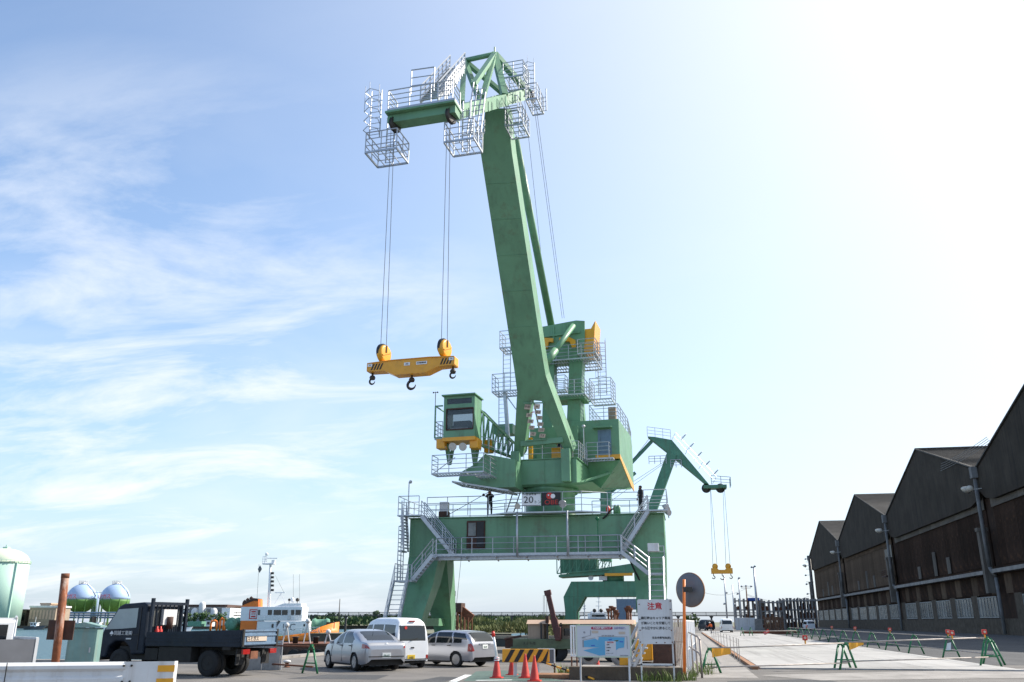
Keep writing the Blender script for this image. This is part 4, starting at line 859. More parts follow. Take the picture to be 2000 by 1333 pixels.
def loft_car(root, st, cls, mats, tum=.27, n_low=22, n_up=30, step=.028, pw=5.0, names=None):
    """st: stations (x, z_bottom, z_belt, z_top, half_width); cls(x, y, z, up, i) -> part key; one mesh per key."""
    S_ = []
    for a, b in zip(st, st[1:]):
        d = math.dist((a[0], a[3]), (b[0], b[3])); n = max(1, int(d / step))
        for k in range(n): S_.append([a[j] + (b[j] - a[j]) * k / n for j in range(5)])
    S_.append(list(st[-1]))
    for it in range(5):                           # soften the profile
        Q = [s[:] for s in S_]
        for i in range(1, len(S_) - 1):
            for j in range(1, 5): S_[i][j] = Q[i][j] * .5 + (Q[i - 1][j] + Q[i + 1][j]) * .25
    rings = []
    for x, z0, zb, zt, w_ in S_:
        r_ = []
        for k in range(n_low + 1):
            t = k / n_low; z = z0 + (zb - z0) * t
            r_.append((x, w_ * (.9 + .1 * math.sin(math.pi * (.12 + .72 * t)) ** .7), z, 0))
        w0 = r_[-1][1]; h = max(zt - zb, .012)
        for k in range(1, n_up + 1):
            a = math.pi / 2 * k / n_up; z = zb + h * math.sin(a) ** (2 / pw)
            y = w0 * max(math.cos(a), 0) ** (2 / pw); y = max(0, y - min(tum * (z - zb), w0 * .3) * (y / w0))
            r_.append((x, y, z, 1))
        rings.append(r_)
    parts = {}
    nn = n_low + n_up + 1
    for i in range(len(rings) - 1):
        for j in range(nn - 1):
            q = [rings[i][j], rings[i + 1][j], rings[i + 1][j + 1], rings[i][j + 1]]
            c = [sum(p[k] for p in q) / 4 for k in range(4)]
            key = cls(c[0], c[1], c[2], c[3] > .4, i)
            if key is None: continue
            for s in (1, -1):
                k2 = key if key in ('body', 'trim', 'windshield', 'rear_window', 'bumper', 'roof') else key + ('' if s > 0 else '|')
                parts.setdefault(k2, MB()).add([(p[0], s * p[1], p[2]) for p in q], [(0, 1, 2, 3)], True)
    for e in (0, -1):
        r_ = rings[e]; parts['body'].add([(p[0], p[1], p[2]) for p in r_] + [(p[0], -p[1], p[2]) for p in r_[::-1]], [tuple(range(2 * nn))])
    for k, mb in parts.items():
        kk = k.rstrip('|'); mb.build((names or {}).get(kk, kk.split('.')[0]), mats.get(kk, mats['body']), root)
def pin(pts, x, z):
    ins = False; n = len(pts)
    for i in range(n):
        (x1, z1), (x2, z2) = pts[i], pts[(i + 1) % n]
        if (z1 > z) != (z2 > z) and x < (x2 - x1) * (z - z1) / (z2 - z1) + x1: ins = not ins
    return ins
def place_car(root, ref_local, ref_world):
    root.location = V(ref_world) - Matrix.Rotation(root.rotation_euler.z, 3, 'Z') @ V(ref_local); root.location.z = 0
def nplate_car(root, c, w_, h_, bg_, txt, col, back=-1, size=.1):
    m = MB(); m.box((c[0] - .012, c[1] - w_ / 2, c[2] - h_ / 2), (c[0], c[1] + w_ / 2, c[2] + h_ / 2)); o = m.build('number_plate', K[bg_], root)
    text('lettering', txt, size, K[col], o, (c[0] - .016, c[1], c[2] - .015), (0, -1, 0), Z)
    return o

# --- silver sedan
car = thing('silver_sedan', 'silver sedan parked with its rear to the viewer beside the white van', 'car', rz=R(90 + 43), local=True)
arch = ((1.38, .31), (-1.26, .31))
def sed_cls(x, y, z, up, i):
    for ax, az in arch:
        if not up and y > .55 and math.hypot(x - ax, z - az) < .36: return None
    if not up and z < .24: return 'trim'
    if up:
        if pin([(.62, .955), (.3, 1.36), (-.02, 1.385), (-.02, .965)], x, z) and y > .45: return 'front_window'
        if pin([(-.1, .965), (-.1, 1.385), (-.62, 1.36), (-1.12, 1.1), (-1.0, .985)], x, z) and y > .42: return 'back_window'
        if x > .3 and pin([(1.22, .96), (.35, 1.4), (.3, 1.3), (1.1, .93)], x, z) and y < .6: return 'windshield'
        if -1.72 < x < -.92 and z > 1.0 and y < .56: return 'rear_window'
    else:
        if -2.23 < x < -1.86 and .8 < z < .955 and y > .5: return 'tail_light'
        if 1.75 < x < 2.1 and .62 < z < .78: return 'headlight'
    return 'body'
st = [(-2.24, .42, .72, .76, .62), (-2.22, .32, .86, .9, .74), (-2.15, .27, .93, 1.0, .81), (-1.95, .25, .955, 1.04, .845), (-1.72, .22, .965, 1.06, .86), (-1.3, .2, .968, 1.25, .872), (-.9, .18, .965, 1.4, .878), (-.4, .18, .96, 1.455, .878), (.1, .18, .95, 1.455, .878), (.5, .18, .945, 1.36, .878), (.95, .18, .935, 1.12, .872), (1.2, .19, .9, .985, .868), (1.7, .2, .8, .9, .85), (2.0, .22, .7, .78, .78), (2.15, .25, .6, .66, .66), (2.2, .3, .5, .54, .5)]
loft_car(car, st, sed_cls, dict(body=K['silver'], trim=K['chassis'], front_window=K['glass'], back_window=K['glass'], windshield=K['glass'], rear_window=K['glass'], tail_light=K['taillight'], headlight=K['clearlight']), names=dict(front_window='window', back_window='window', trim='underbody_trim'))
m = MB(); m.box((-2.0, -.78, .2), (2.0, .78, .6)); m.build('underbody', K['chassis'], car)
for ax, az in arch:
    for s in (1, -1): wheel(car, (ax, s * .765, az), .31, .2, .21, s, 7)
nplate_car(car, (-2.245, 0, .56), .34, .17, 'plategreen', '50-62', 'darkgreen', size=.1)
m = MB(); m.lathe([(.05, 0), (.065, 0), (.065, .015), (.05, .015)], (-2.19, 0, .92), (-1, 0, .2), 14); m.build('emblem', K['galv'], car)
m = MB(); m.box((-2.26, -.7, .5), (-2.2, .7, .53)); m.build('bumper_seam', K['chassis'], car)
m = MB(); m.cbox((.72, .98, .98), (.1, .16, .12)); m.build('mirror', K['silver'], car, bevel=.02)
m = MB(); m.tube((-.95, 0, 1.42), (-1.05, 0, 1.6), .008, n=4); m.build('antenna', K['black'], car)
for x in (.05, -.85):
    m = MB(); m.box((x - .09, .868, .86), (x + .09, .9, .89)); m.build('door_handle', K['black'], car)
m = MB()
for x, z0, z1 in ((-.06, .3, .96), (-1.0, .58, .95), (.98, .45, .93)): m.bar((x, .872, z0), (x, .872, z1), .014, .012)
m.build('door_seam', K['chassis'], car)
place_car(car, (-1.26, .84, 0), G(691, 1311))

# --- white kei van
van = thing('white_van', 'small white high roof van with yellow plate between the two silver cars', 'van', rz=R(90 + 46), local=True)
arch_v = ((1.15, .27), (-1.2, .27))
def van_cls(x, y, z, up, i):
    for ax, az in arch_v:
        if not up and y > .5 and math.hypot(x - ax, z - az) < .31: return None
    if not up and z < .2: return 'trim'
    if x < -1.5 and up and 1.02 < z < 1.58 and y < .57: return 'rear_window'
    if x < -1.5 and not up and .36 < z < .5 and y > .56: return 'tail_light'
    if up and y > .45:
        if pin([(1.42, 1.0), (1.0, 1.6), (.55, 1.62), (.55, 1.0)], x, z): return 'front_window'
        if pin([(.45, 1.0), (.45, 1.62), (-.4, 1.62), (-.4, 1.0)], x, z): return 'mid_window'
        if pin([(-.5, 1.0), (-.5, 1.62), (-1.4, 1.6), (-1.45, 1.0)], x, z): return 'back_window'
    if up and x > 1.0 and z > 1.02 and y < .6 and z < 1.66: return 'windshield'
    return 'body'
st = [(-1.66, .3, .62, .66, .6), (-1.655, .26, .9, .96, .69), (-1.65, .25, .96, 1.1, .715), (-1.6, .24, .97, 1.5, .73), (-1.52, .22, .97, 1.75, .735), (-1.3, .2, .97, 1.86, .737), (-.5, .2, .97, 1.89, .737), (.5, .2, .97, 1.88, .737), (.95, .2, .97, 1.78, .737), (1.3, .2, .96, 1.35, .735), (1.5, .22, .9, 1.02, .72), (1.62, .25, .75, .85, .68), (1.66, .3, .6, .66, .6)]
loft_car(van, st, van_cls, dict(body=K['carwhite'], trim=K['chassis'], front_window=K['glass'], mid_window=K['glass'], back_window=K['glass'], rear_window=K['glass'], windshield=K['glass'], tail_light=K['taillight']), tum=.12, pw=7, names=dict(front_window='window', mid_window='window', back_window='window', trim='underbody_trim'))
m = MB(); m.box((-1.5, -.66, .18), (1.5, .66, .55)); m.build('underbody', K['chassis'], van)
for ax, az in arch_v:
    for s in (1, -1): wheel(van, (ax, s * .64, az), .27, .15, .18, s, 0)
nplate_car(van, (-1.668, .05, .42), .33, .165, 'plateyellow', '1425', 'ink', size=.1)
m = MB(); m.bar((-1.665, .1, 1.03), (-1.63, -.28, 1.12), .03); m.build('wiper', K['black'], van)
m = MB(); m.box((-1.675, -.07, .74), (-1.65, .07, .79)); m.build('door_handle', K['black'], van)
m = MB(); m.box((-1.58, -.12, 1.72), (-1.5, .12, 1.77)); m.build('brake_light', K['taillight'], van)
m = MB(); m.lathe([(.001, 0), (.06, 0), (.06, .004)], (-1.622, .3, 1.5), (-1, 0, .1), 14); m.build('sticker', K['red'], van)
m = MB(); m.box((-1.685, -.68, .33), (-1.6, .68, .36)); m.build('bumper_seam', K['chassis'], van)
place_car(van, (-1.2, -.66, 0), G(822, 1304.5))

# --- silver wagon
wag = thing('silver_wagon', 'silver station wagon with dark windows parked rightmost of the three cars', 'car', rz=R(90 + 62), local=True)
arch_w = ((1.4, .31), (-1.2, .31))
def wag_cls(x, y, z, up, i):
    for ax, az in arch_w:
        if not up and y > .55 and math.hypot(x - ax, z - az) < .355: return None
    if not up and z < .26: return 'trim'
    if x < -1.86 and not up and .62 < z < .96 and y > .62 and z > .62 + (.9 - y) * .2: return 'tail_light'
    if up and y > .42:
        if pin([(.75, .97), (.35, 1.37), (.05, 1.42), (.05, .98)], x, z): return 'front_window'
        if pin([(-.03, .98), (-.03, 1.42), (-.85, 1.42), (-.95, 1.0)], x, z): return 'mid_window'
        if pin([(-1.03, 1.0), (-.93, 1.42), (-1.6, 1.36), (-1.8, 1.1)], x, z): return 'back_window'
    if up and x < -1.68 and 1.03 < z < 1.4 and y < .64: return 'rear_window'
    if up and x > .4 and z > 1.0 and y < .6: return 'windshield'
    return 'body'
st = [(-2.1, .4, .66, .7, .7), (-2.09, .3, .85, .92, .79), (-2.05, .26, .96, 1.04, .83), (-1.95, .24, .98, 1.2, .845), (-1.8, .22, .985, 1.38, .85), (-1.6, .2, .985, 1.46, .855), (-.8, .18, .98, 1.5, .86), (0, .18, .97, 1.5, .86), (.4, .18, .96, 1.4, .86), (.95, .18, .95, 1.12, .86), (1.25, .19, .92, .99, .85), (1.75, .2, .8, .88, .82), (2.05, .24, .66, .72, .7), (2.12, .3, .5, .55, .5)]
loft_car(wag, st, wag_cls, dict(body=K['silver2'], trim=K['chassis'], front_window=K['glass'], mid_window=K['glass'], back_window=K['glass'], rear_window=K['glass'], windshield=K['glass'], tail_light=K['taillight']), tum=.2, names=dict(front_window='window', mid_window='window', back_window='window', trim='underbody_trim'))
m = MB(); m.box((-1.9, -.76, .2), (1.9, .76, .6)); m.build('underbody', K['chassis'], wag)
for ax, az in arch_w:
    for s in (1, -1): wheel(wag, (ax, s * .75, az), .31, .19, .215, s, 12)
nplate_car(wag, (-2.105, 0, .83), .34, .17, 'plategreen', '36-04', 'darkgreen', size=.09)
m = MB(); m.box((-2.12, -.36, .93), (-2.08, .36, .97)); m.build('garnish', K['galv'], wag)
for x in (.1, -.8):
    m = MB(); m.box((x - .09, .85, .86), (x + .09, .885, .89)); m.build('door_handle', K['black'], wag)
m = MB(); m.cbox((.85, .95, .99), (.1, .16, .12)); m.build('mirror', K['silver2'], wag, bevel=.02)
wag.scale = (.95, .95, .93)
place_car(wag, (-1.2, .83, 0), G(891, 1303.5))

# --- dark blue flatbed truck
trk = thing('flatbed_truck', 'dark navy flatbed truck with guard frame behind the cab, facing the harbour', 'truck', rz=R(90 + 79), local=True)
def ext(pts, y0, y1, mb=None): mb = mb or MB(); return mb.prism([(x, y0, z) for x, z in pts], (0, y1 - y0, 0))
cabp = [(2.95, .5), (2.98, .95), (2.86, 1.3), (2.32, 2.07), (2.15, 2.15), (1.3, 2.2), (1.15, 2.12), (1.12, .62), (1.62, .6), (1.7, .82), (1.95, 1.0), (2.3, 1.0), (2.55, .82), (2.63, .5)]
cbb = ext(cabp, -.84, .84).build('cab', K['navy'], trk, bevel=.05)
for s in (1, -1):
    m = MB(); y = s * .848; wpz = [(2.74, 1.36), (2.3, 1.98), (1.5, 2.02), (1.5, 1.42), (2.1, 1.38)]
    m.prism([(x, y - .006, z) for x, z in wpz], (0, .012, 0)); m.build('window', mat('truck side glass', (.3, .36, .37), .08, var=.1, spec=.6) if s > 0 else K['glass'], cbb)
    m = MB(); m.bar((1.36, s * .85, .75), (1.36, s * .85, 2.05), .02, .02); m.bar((2.56, s * .85, 1.2), (1.36, s * .85, 1.2), .02, .02); m.build('door_seam', K['black'], cbb)
m = MB(); m.prism([(2.885, -.74, 1.34), (2.36, -.74, 2.04), (2.36, .74, 2.04), (2.885, .74, 1.34)], (.02, 0, .015)); m.build('windshield', K['glass'], cbb)
m = MB(); m.box((1.118, -.6, 1.45), (1.13, .6, 2.0)); m.build('rear_window', K['pane'], cbb)
m = MB(); m.box((1.64, .85, 1.06), (1.84, .875, 1.1)); m.build('door_handle', K['galv'], cbb)
for s in (1,):
    m = MB(); m.path([(2.85, .86, 1.22), (3.06, 1.05, 1.22), (3.06, 1.08, 1.62)], .018, 5); m.cbox((3.06, 1.1, 1.58), (.07, .17, .34)); m.build('mirror', K['black'], trk)
m = MB(); m.box((2.9, .66, .98), (2.99, .85, 1.1)); m.build('turn_signal', K['amber'], trk)
m = MB(); m.box((2.8, -.84, .42), (3.05, .84, .62)); m.build('bumper', K['chassis'], trk, bevel=.03)
dec = MB(); dec.prism([(2.55, .852, 1.24), (2.47, .852, 1.16), (2.55, .852, 1.08) if 0 else (2.39, .852, 1.24), (2.47, .852, 1.32)], (0, .004, 0)); dec.build('emblem', K['white'], cbb)
text('lettering', '岡越工業㈱', .15, K['dirtywhite'], cbb, (2.0, .858, 1.24), (-1, 0, 0), Z)
# bed
BZ = .98
m = MB(); m.box((-2.55, -.86, BZ - .12), (1.02, .86, BZ)); m.build('bed_floor', K['navy'], trk)
for s in (1, -1):
    m = MB(); y0, y1 = (.84, .89) if s > 0 else (-.89, -.84)
    m.prism([(-2.58, y0, BZ - .1), (1.02, y0, BZ - .1), (1.02, y0, BZ + .3), (-2.58, y0, BZ + .38)], (0, y1 - y0, 0)); sb_ = m.build('bed_side', K['navy'], trk)
    for zz in (BZ + .02, BZ + .12, BZ + .22):
        m = MB(); m.box((-2.55, s * .89 - .015, zz), (1.0, s * .89 + .015, zz + .03)); m.build('rib', K['navy'], sb_)
m = MB(); m.box((-2.62, -.86, BZ - .08), (-2.57, .86, BZ + .38)); tg = m.build('tailgate', K['bluegrey'], trk, bevel=.01)
for zz in (BZ - .05, BZ + .2, BZ + .33):
    m = MB(); m.box((-2.65, -.82, zz), (-2.615, .82, zz + .05)); m.build('rib', K['bluegrey'], tg)
m = MB()
for s in (1, -1): m.box((-2.655, s * .83 - .04, BZ - .1), (-2.6, s * .83 + .04, BZ + .4))
m.build('gate_hinge', K['chassis'], tg)
m = MB(); m.box((-2.645, -.3, BZ + .05), (-2.62, .66, BZ + .18)); lp = m.build('label_plate', K['cream'], tg); text('lettering', 'スミガス', .14, K['ink'], lp, (-2.65, .38, BZ + .115), (0, -1, 0), Z)
# guard frame
m = MB()
for s in (1, -1): m.bar((1.0, s * .78, BZ + .3), (1.0, s * .78, 2.32), .09)
m.bar((1.0, -.78, 2.16), (1.0, .78, 2.16), .07, .09)
gf = m.build('guard_frame', K['navy'], trk)
for k in range(-3, 4):
    m = MB(); m.tube((1.0, k * .19, BZ), (1.0, k * .19, 2.14), .022, n=6); m.build('guard_bar', K['navy'], gf)
m = MB(); m.tube((.9, .05, BZ + .4), (.9, .05, 1.75), .1, n=10); m.build('exhaust_pipe', K['rustdark'], trk)
m = MB(); m.box((.95, -.3, 1.5), (1.1, .3, 1.98)); m.build('white_sheet', K['dirtywhite'], trk)
for k in (0, 1):
    m = MB(); m.lathe([(.06, 0), (.07, .05), (.07, .3), (.03, .36), (.03, .42)], (.88, .6 - .15 * k, BZ + .06), n=12); m.build('extinguisher', K['red'], trk)
# chassis and wheels
m = MB()
for s in (1, -1): m.bar((-2.5, s * .38, .72), (2.6, s * .38, .72), .1, .2)
m.box((-.75, .3, .4), (.5, .84, .84)); m.box((.55, .4, .45), (1.05, .82, .8)); m.box((-2.2, .74, .78), (-1.9, .84, .9)); m.box((-2.45, -.6, .55), (-2.3, .6, .72)); m.box((1.1, -.7, .45), (2.2, .7, .85)); m.build('chassis_frame', K['chassis'], trk)
for s in (1, -1):
    m = MB(); m.box((-2.42, s * .62 - .18, .35), (-2.38, s * .62 + .18, .8)); m.build('mud_flap', K['rubber'], trk)
    m = MB(); m.box((-2.66, s * .66 - .16, BZ - .32), (-2.6, s * .66 + .16, BZ - .18)); m.build('tail_light', K['taillight'], trk)
m = MB(); m.box((-2.66, .1, BZ - .46), (-2.6, .45, BZ - .24)); m.build('reflector_board', K['rust'], trk)
for x, ys_ in ((2.12, (.7, -.7)), (-1.35, (.68, -.68))):
    for y in ys_:
        wheel(trk, (x, y, .385), .385, .2, .22, 1 if y > 0 else -1, 0, rim='chassis')
        if x < 0: wheel(trk, (x, y - .22 * (1 if y > 0 else -1), .385), .385, .18, .22, 1 if y > 0 else -1, 0, rim='chassis')
trk.scale = (1.1, 1.08, 1.08)
place_car(trk, (-1.35, .78, 0), G(398, 1322))

# --- white kei truck at the frame edge: only its tail shows
kt = thing('white_pickup', 'small white pickup with grey bed panels cut by the picture edge behind the guardrail', 'pickup', rz=R(90 + 53), local=True)
kcab = [(1.65, .45), (1.68, .9), (1.3, 1.75), (.75, 1.8), (.62, 1.75), (.62, .55)]
ko = ext(kcab, -.7, .7).build('cab', K['carwhite'], kt, bevel=.05)
m = MB()
for s in (1, -1): m.prism([(1.42, s * .703 - .005, 1.08), (1.2, s * .703 - .005, 1.62), (.85, s * .703 - .005, 1.65), (.85, s * .703 - .005, 1.08)], (0, .01, 0))
m.build('window', K['glass'], ko)
m = MB(); m.box((.6, -.5, 1.2), (.618, .5, 1.65)); m.build('rear_window', K['glass'], ko)
m = MB()
for s in (1, -1): m.path([(.5, s * .66, .9), (.5, s * .66, 1.8), (.35, s * .6, 1.86)], .03, 6)
m.bar((.5, -.66, 1.8), (.5, .66, 1.8), .05); m.build('guard_frame', K['carwhite'], kt)
for s in (1, -1):
    m = MB(); m.box((-1.6, s * .69 - .02, .62), (.5, s * .69 + .02, 1.3)); b_ = m.build('bed_panel', K['plank'], kt)
    m = MB()
    for x in (-1.6, -.55, .46): m.box((x - .04, s * .69 - .035, .6), (x + .04, s * .69 + .035, 1.33))
    m.box((-1.6, s * .69 - .03, 1.29), (.5, s * .69 + .03, 1.345)); m.build('panel_frame', K['dirtywhite'], b_)
m = MB(); m.box((-1.63, -.67, .62), (-1.6, .67, 1.3)); m.build('tailgate', K['plank'], kt)
m = MB(); m.box((-1.6, -.66, .5), (1.5, .66, .6)); m.build('bed_floor', K['chassis'], kt)
for x in (1.05, -.85):
    for s in (1, -1): wheel(kt, (x, s * .6, .27), .27, .15, .17, s, 0)
e_ = AD(76, 1236, 23.5)
place_car(kt, (-1.62, -.7, 0), (e_.x, e_.y, 0))

# ================================================================ people
def person(label, loc, rz, pose, top, bottom, helmet=None, h=1.72, hairm='hair'):
    root = thing('person', label, 'person', loc, local=True); root.rotation_euler.z = rz; k = h / 1.75
    J = dict(pel=(0, 0, .95), belly=(0, .01, 1.12), chest=(0, .0, 1.34), neck=(0, 0, 1.5), head=(0, -.02, 1.6), crown=(0, -.01, 1.72),
             hl=(.1, 0, .92), kl=(.12, -.02, .5), al=(.12, .02, .09), tl=(.13, -.17, .03), hr=(-.1, 0, .92), kr=(-.12, -.02, .5), ar=(-.12, .02, .09), tr=(-.13, -.17, .03),
             sl=(.19, 0, 1.42), el=(.26, .02, 1.15), wl=(.26, -.1, .92), sr=(-.19, 0, 1.42), er=(-.26, .02, 1.15), wr=(-.26, -.1, .92))
    J.update(pose)
    E_ = [('pel', 'belly'), ('belly', 'chest'), ('chest', 'neck'), ('neck', 'head'), ('head', 'crown'), ('pel', 'hl'), ('hl', 'kl'), ('kl', 'al'), ('al', 'tl'), ('pel', 'hr'), ('hr', 'kr'), ('kr', 'ar'), ('ar', 'tr'), ('chest', 'sl'), ('sl', 'el'), ('el', 'wl'), ('chest', 'sr'), ('sr', 'er'), ('er', 'wr')]
    rad = dict(pel=.17, belly=.165, chest=.18, neck=.06, head=.1, crown=.08, hl=.115, kl=.08, al=.055, tl=.045, hr=.115, kr=.08, ar=.055, tr=.04, sl=.09, el=.06, wl=.036, sr=.09, er=.06, wr=.036)
    nm = list(J); vs_ = [V(J[n]) * k for n in nm]; ed = [(nm.index(a), nm.index(b)) for a, b in E_]
    me = D.meshes.new('body'); me.from_pydata(vs_, ed, []); o = D.objects.new('body', me); COL.objects.link(o)
    md = o.modifiers.new('skin', 'SKIN'); md.use_smooth_shade = True; o.modifiers.new('sub', 'SUBSURF').levels = 1
    sv = me.skin_vertices[0].data
    for i, n in enumerate(nm): sv[i].radius = (rad[n] * k, rad[n] * k); sv[i].use_root = (n == 'pel')
    bpy.context.view_layer.update()
    fm = D.meshes.new_from_object(o.evaluated_get(bpy.context.evaluated_depsgraph_get())); D.objects.remove(o)
    b = MB(); b.add([v.co for v in fm.vertices], [tuple(p.vertices) for p in fm.polygons], True)
    for i, f in enumerate(b.f):
        c = sum((b.v[j] for j in f), V()) / len(f) / k
        hd = (c - V(J['head'])).length < .2 and c.z > J['neck'][2] - .02
        wr_ = min((c - V(J['wl'])).length, (c - V(J['wr'])).length) < .06
        lowb = (c.z < J['pel'][2] + .06) and min((c - V(J['wl'])).length, (c - V(J['wr'])).length) > .2
        b.mi[i] = 0 if (hd or wr_) else (2 if lowb else 1)
    for side, (w_, e_) in (('l', ('wl', 'el')), ('r', ('wr', 'er'))):
        d = (V(J[w_]) - V(J[e_])).normalized(); sx = d.orthogonal().normalized(); wv = V(J[w_]) * k
        b.hexa([wv + sx * s1 * .035 * k + d.cross(sx) * s2 * .014 * k for s1, s2 in ((-1, -1), (1, -1), (1, 1), (-1, 1))], [wv + d * .085 * k + sx * s1 * .042 * k + d.cross(sx) * s2 * .012 * k for s1, s2 in ((-1, -1), (1, -1), (1, 1), (-1, 1))])
        for q in range(4):
            r0 = wv + d * .08 * k + sx * (-.032 + .021 * q) * k; ln = (.06, .075, .08, .065)[q] * k; b.tube(r0, r0 + d * ln * .55 + d.cross(sx) * .01, .009 * k, n=5); b.tube(r0 + d * ln * .55 + d.cross(sx) * .01, r0 + d * ln * .9 + d.cross(sx) * .03, .008 * k, n=5)
        b.tube(wv + d * .03 * k + sx * .035 * k, wv + d * .07 * k + sx * .07 * k + d.cross(sx) * .02, .011 * k, n=5)
    hc = V(J['head']) * k
    b.ball(hc + V((0, -.1 * k, -.01 * k)), .018 * k, 6, 4)
    b.build('body', [K['skin'], K[top], K[bottom]], root)
    m = MB(); c = hc + V((0, .012, .055 * k))
    if helmet: m.lathe([(.15 * k, 0), (.125 * k, .015 * k), (.12 * k, .07 * k), (.08 * k, .115 * k), (.002, .13 * k)], c - Z * .01, n=14); m.build('helmet', K[helmet], root)
    else: m.lathe([(.105 * k, -.05 * k), (.118 * k, .02 * k), (.1 * k, .075 * k), (.05 * k, .105 * k), (.002, .112 * k)], c + V((0, .015, 0)), n=14); m.build('hair', K[hairm], root)
    return root
p = AY(957, 1000, 58.6)
person('person in black on the crane deck raising both hands to the face', (p.x, 58.5, DZ + .07), YAW, dict(el=(.27, -.16, 1.24), wl=(.1, -.17, 1.5), er=(-.27, -.16, 1.24), wr=(-.1, -.17, 1.5)), 'cloth', 'cloth')
p = AY(1252, 985, 58.4)
person('person in black standing at the head of the crane deck stair', (p.x, 58.3, DZ + .07), R(-60), dict(wl=(.2, -.25, 1.1), el=(.27, -.02, 1.16)), 'cloth', 'cloth')
p = TS @ V((1.05, 1.35, 12.22))
person('person in navy work clothes and orange helmet between the jib legs', p, R(200), dict(wl=(.15, -.3, 1.15), wr=(-.15, -.3, 1.1)), 'clothblue', 'clothblue', 'orange')
p = G(1390, 1238.5)
person('person in orange vest leaning forward near the far white van', (p.x, p.y, .01), R(-70), dict(chest=(0, -.12, 1.32), neck=(0, -.2, 1.46), head=(0, -.25, 1.55), crown=(0, -.27, 1.67), sl=(.19, -.12, 1.4), sr=(-.19, -.12, 1.4), el=(.25, -.3, 1.2), wl=(.2, -.5, 1.05), er=(-.25, -.3, 1.2), wr=(-.2, -.5, 1.05), kl=(.12, -.12, .5), al=(.12, .02, .09)), 'vest', 'clothblue', 'white')

# ================================================================ roadside things
# guardrail
gl = thing('guardrail', 'white corrugated guardrail with yellow striped end in front of the truck', 'guardrail', AD(200, 1333, 14.8) * 1)
d0 = 14.8
e = AD(335, 1298, d0 + .35); st_ = AD(-60, 1289, d0 - .35); gd = V((e.x - st_.x, e.y - st_.y, 0)).normalized(); gnrm = V((gd.y, -gd.x, 0))
if gnrm.dot(CF) > 0: gnrm = -gnrm
zt = (st_.z + e.z) / 2; prof = [(0, 0), (.03, -.02), (.075, -.05), (.075, -.1), (.02, -.145), (.02, -.205), (.075, -.25), (.075, -.3), (.03, -.33), (0, -.35)]
m = MB(); A, B = V((st_.x, st_.y, zt)), V((e.x, e.y, zt)); n = len(prof)
A -= gd * 3
fr_ = [A + gnrm * x + Z * z for x, z in prof] + [B - gd * .7 + gnrm * x + Z * z for x, z in prof]
bk = [p - gnrm * .008 for p in fr_]
m.add(fr_ + bk, [(i, i + 1, n + i + 1, n + i) for i in range(n - 1)] + [(2 * n + i, 3 * n + i, 3 * n + i + 1, 2 * n + i + 1) for i in range(n - 1)] + [(0, n, 3 * n, 2 * n), (n - 1, 2 * n - 1 + 0, 4 * n - 1, 3 * n - 1)], False)
m.build('beam', K['dirtywhite'], gl)
m = MB(); prev = None
for k in range(9):      # flat end wing with rounded nose
    t = k / 8; ang = t * math.pi * .95 if k > 3 else 0
    c = B + gnrm * .045 + gd * (-.72 + .22 * k if k < 4 else .0) 
    if k >= 4: c = B + gnrm * (.045 - .09 * (1 - math.cos((k - 3) / 5 * math.pi * .9)) ) + gd * (.09 * math.sin((k - 3) / 5 * math.pi * .9))
    if prev is not None: m.hexa([prev + Z * .0, c + Z * .0, c - gnrm * .006, prev - gnrm * .006], [prev - Z * .355, c - Z * .355, c - gnrm * .006 - Z * .355, prev - gnrm * .006 - Z * .355])
    prev = c
m.build('end_wing', K['dirtywhite'], gl)
for z0 in (-.06, -.26):
    m = MB(); m.box((0, 0, 0), (.001, .001, .001)) if 0 else None
    p0_ = B + gnrm * .049 - gd * .2; m.hexa([p0_ + Z * (z0 - .0), p0_ + gd * .26 + Z * z0, p0_ + gd * .26 - gnrm * .003 + Z * z0, p0_ - gnrm * .003 + Z * z0], [p0_ + Z * (z0 - .1), p0_ + gd * .26 + Z * (z0 - .1), p0_ + gd * .26 - gnrm * .003 + Z * (z0 - .1), p0_ - gnrm * .003 + Z * (z0 - .1)]); m.build('reflective_stripe', K['yellow'], gl)
for t in (-.95, -.8):
    for z in (-.06, -.3):
        m = MB(); c = B + gd * t * .75 + gnrm * (.076 if t < -.85 else .05) + Z * z; m.tube(c - gnrm * .02, c + gnrm * .012, .018, n=8); m.build('bolt', K['steel'], gl)
m = MB(); m.bar(B - gd * 2.42 + gnrm * .082, B - gd * 2.42 + gnrm * .082 - Z * .35, .012, .01); m.build('seam', K['steel'], gl)
for t in (-2.3, -.35, -4.3):
    m = MB(); c = B + gd * t - gnrm * .1; m.tube((c.x, c.y, -.02), (c.x, c.y, zt - .05), .07, n=12); m.build('post', K['dirtywhite'], gl)
# rusty leaning pole with plate
b0, t0 = AD(104, 1330, 21), AD(128, 1121, 21); b0.z = max(b0.z, 0)
dv = (t0 - b0).normalized(); b0 = b0 - dv * (b0.z / dv.z + .05)
pl = thing('rusty_pole', 'leaning rust streaked white pole carrying a dark square plate behind the guardrail', 'pole', b0)
m = MB(); m.tube(b0, t0, .088, n=16); m.build('shaft', K['rustpole'], pl)
m = MB(); m.tube(t0 - dv * .1, t0 + dv * .005, .092, n=16); m.build('collar', K['rust'], pl)
c = AD(119, 1231, 21.15); m = MB(); m.hexa([c + CR * a * .3 + Z * z - CF * .015 for a, z in ((-1, -.21), (1, -.22), (1, .21), (-1, .22))], [c + CR * a * .3 + Z * z + CF * .015 for a, z in ((-1, -.21), (1, -.22), (1, .21), (-1, .22))]); m.build('plate', K['rustdark'], pl)
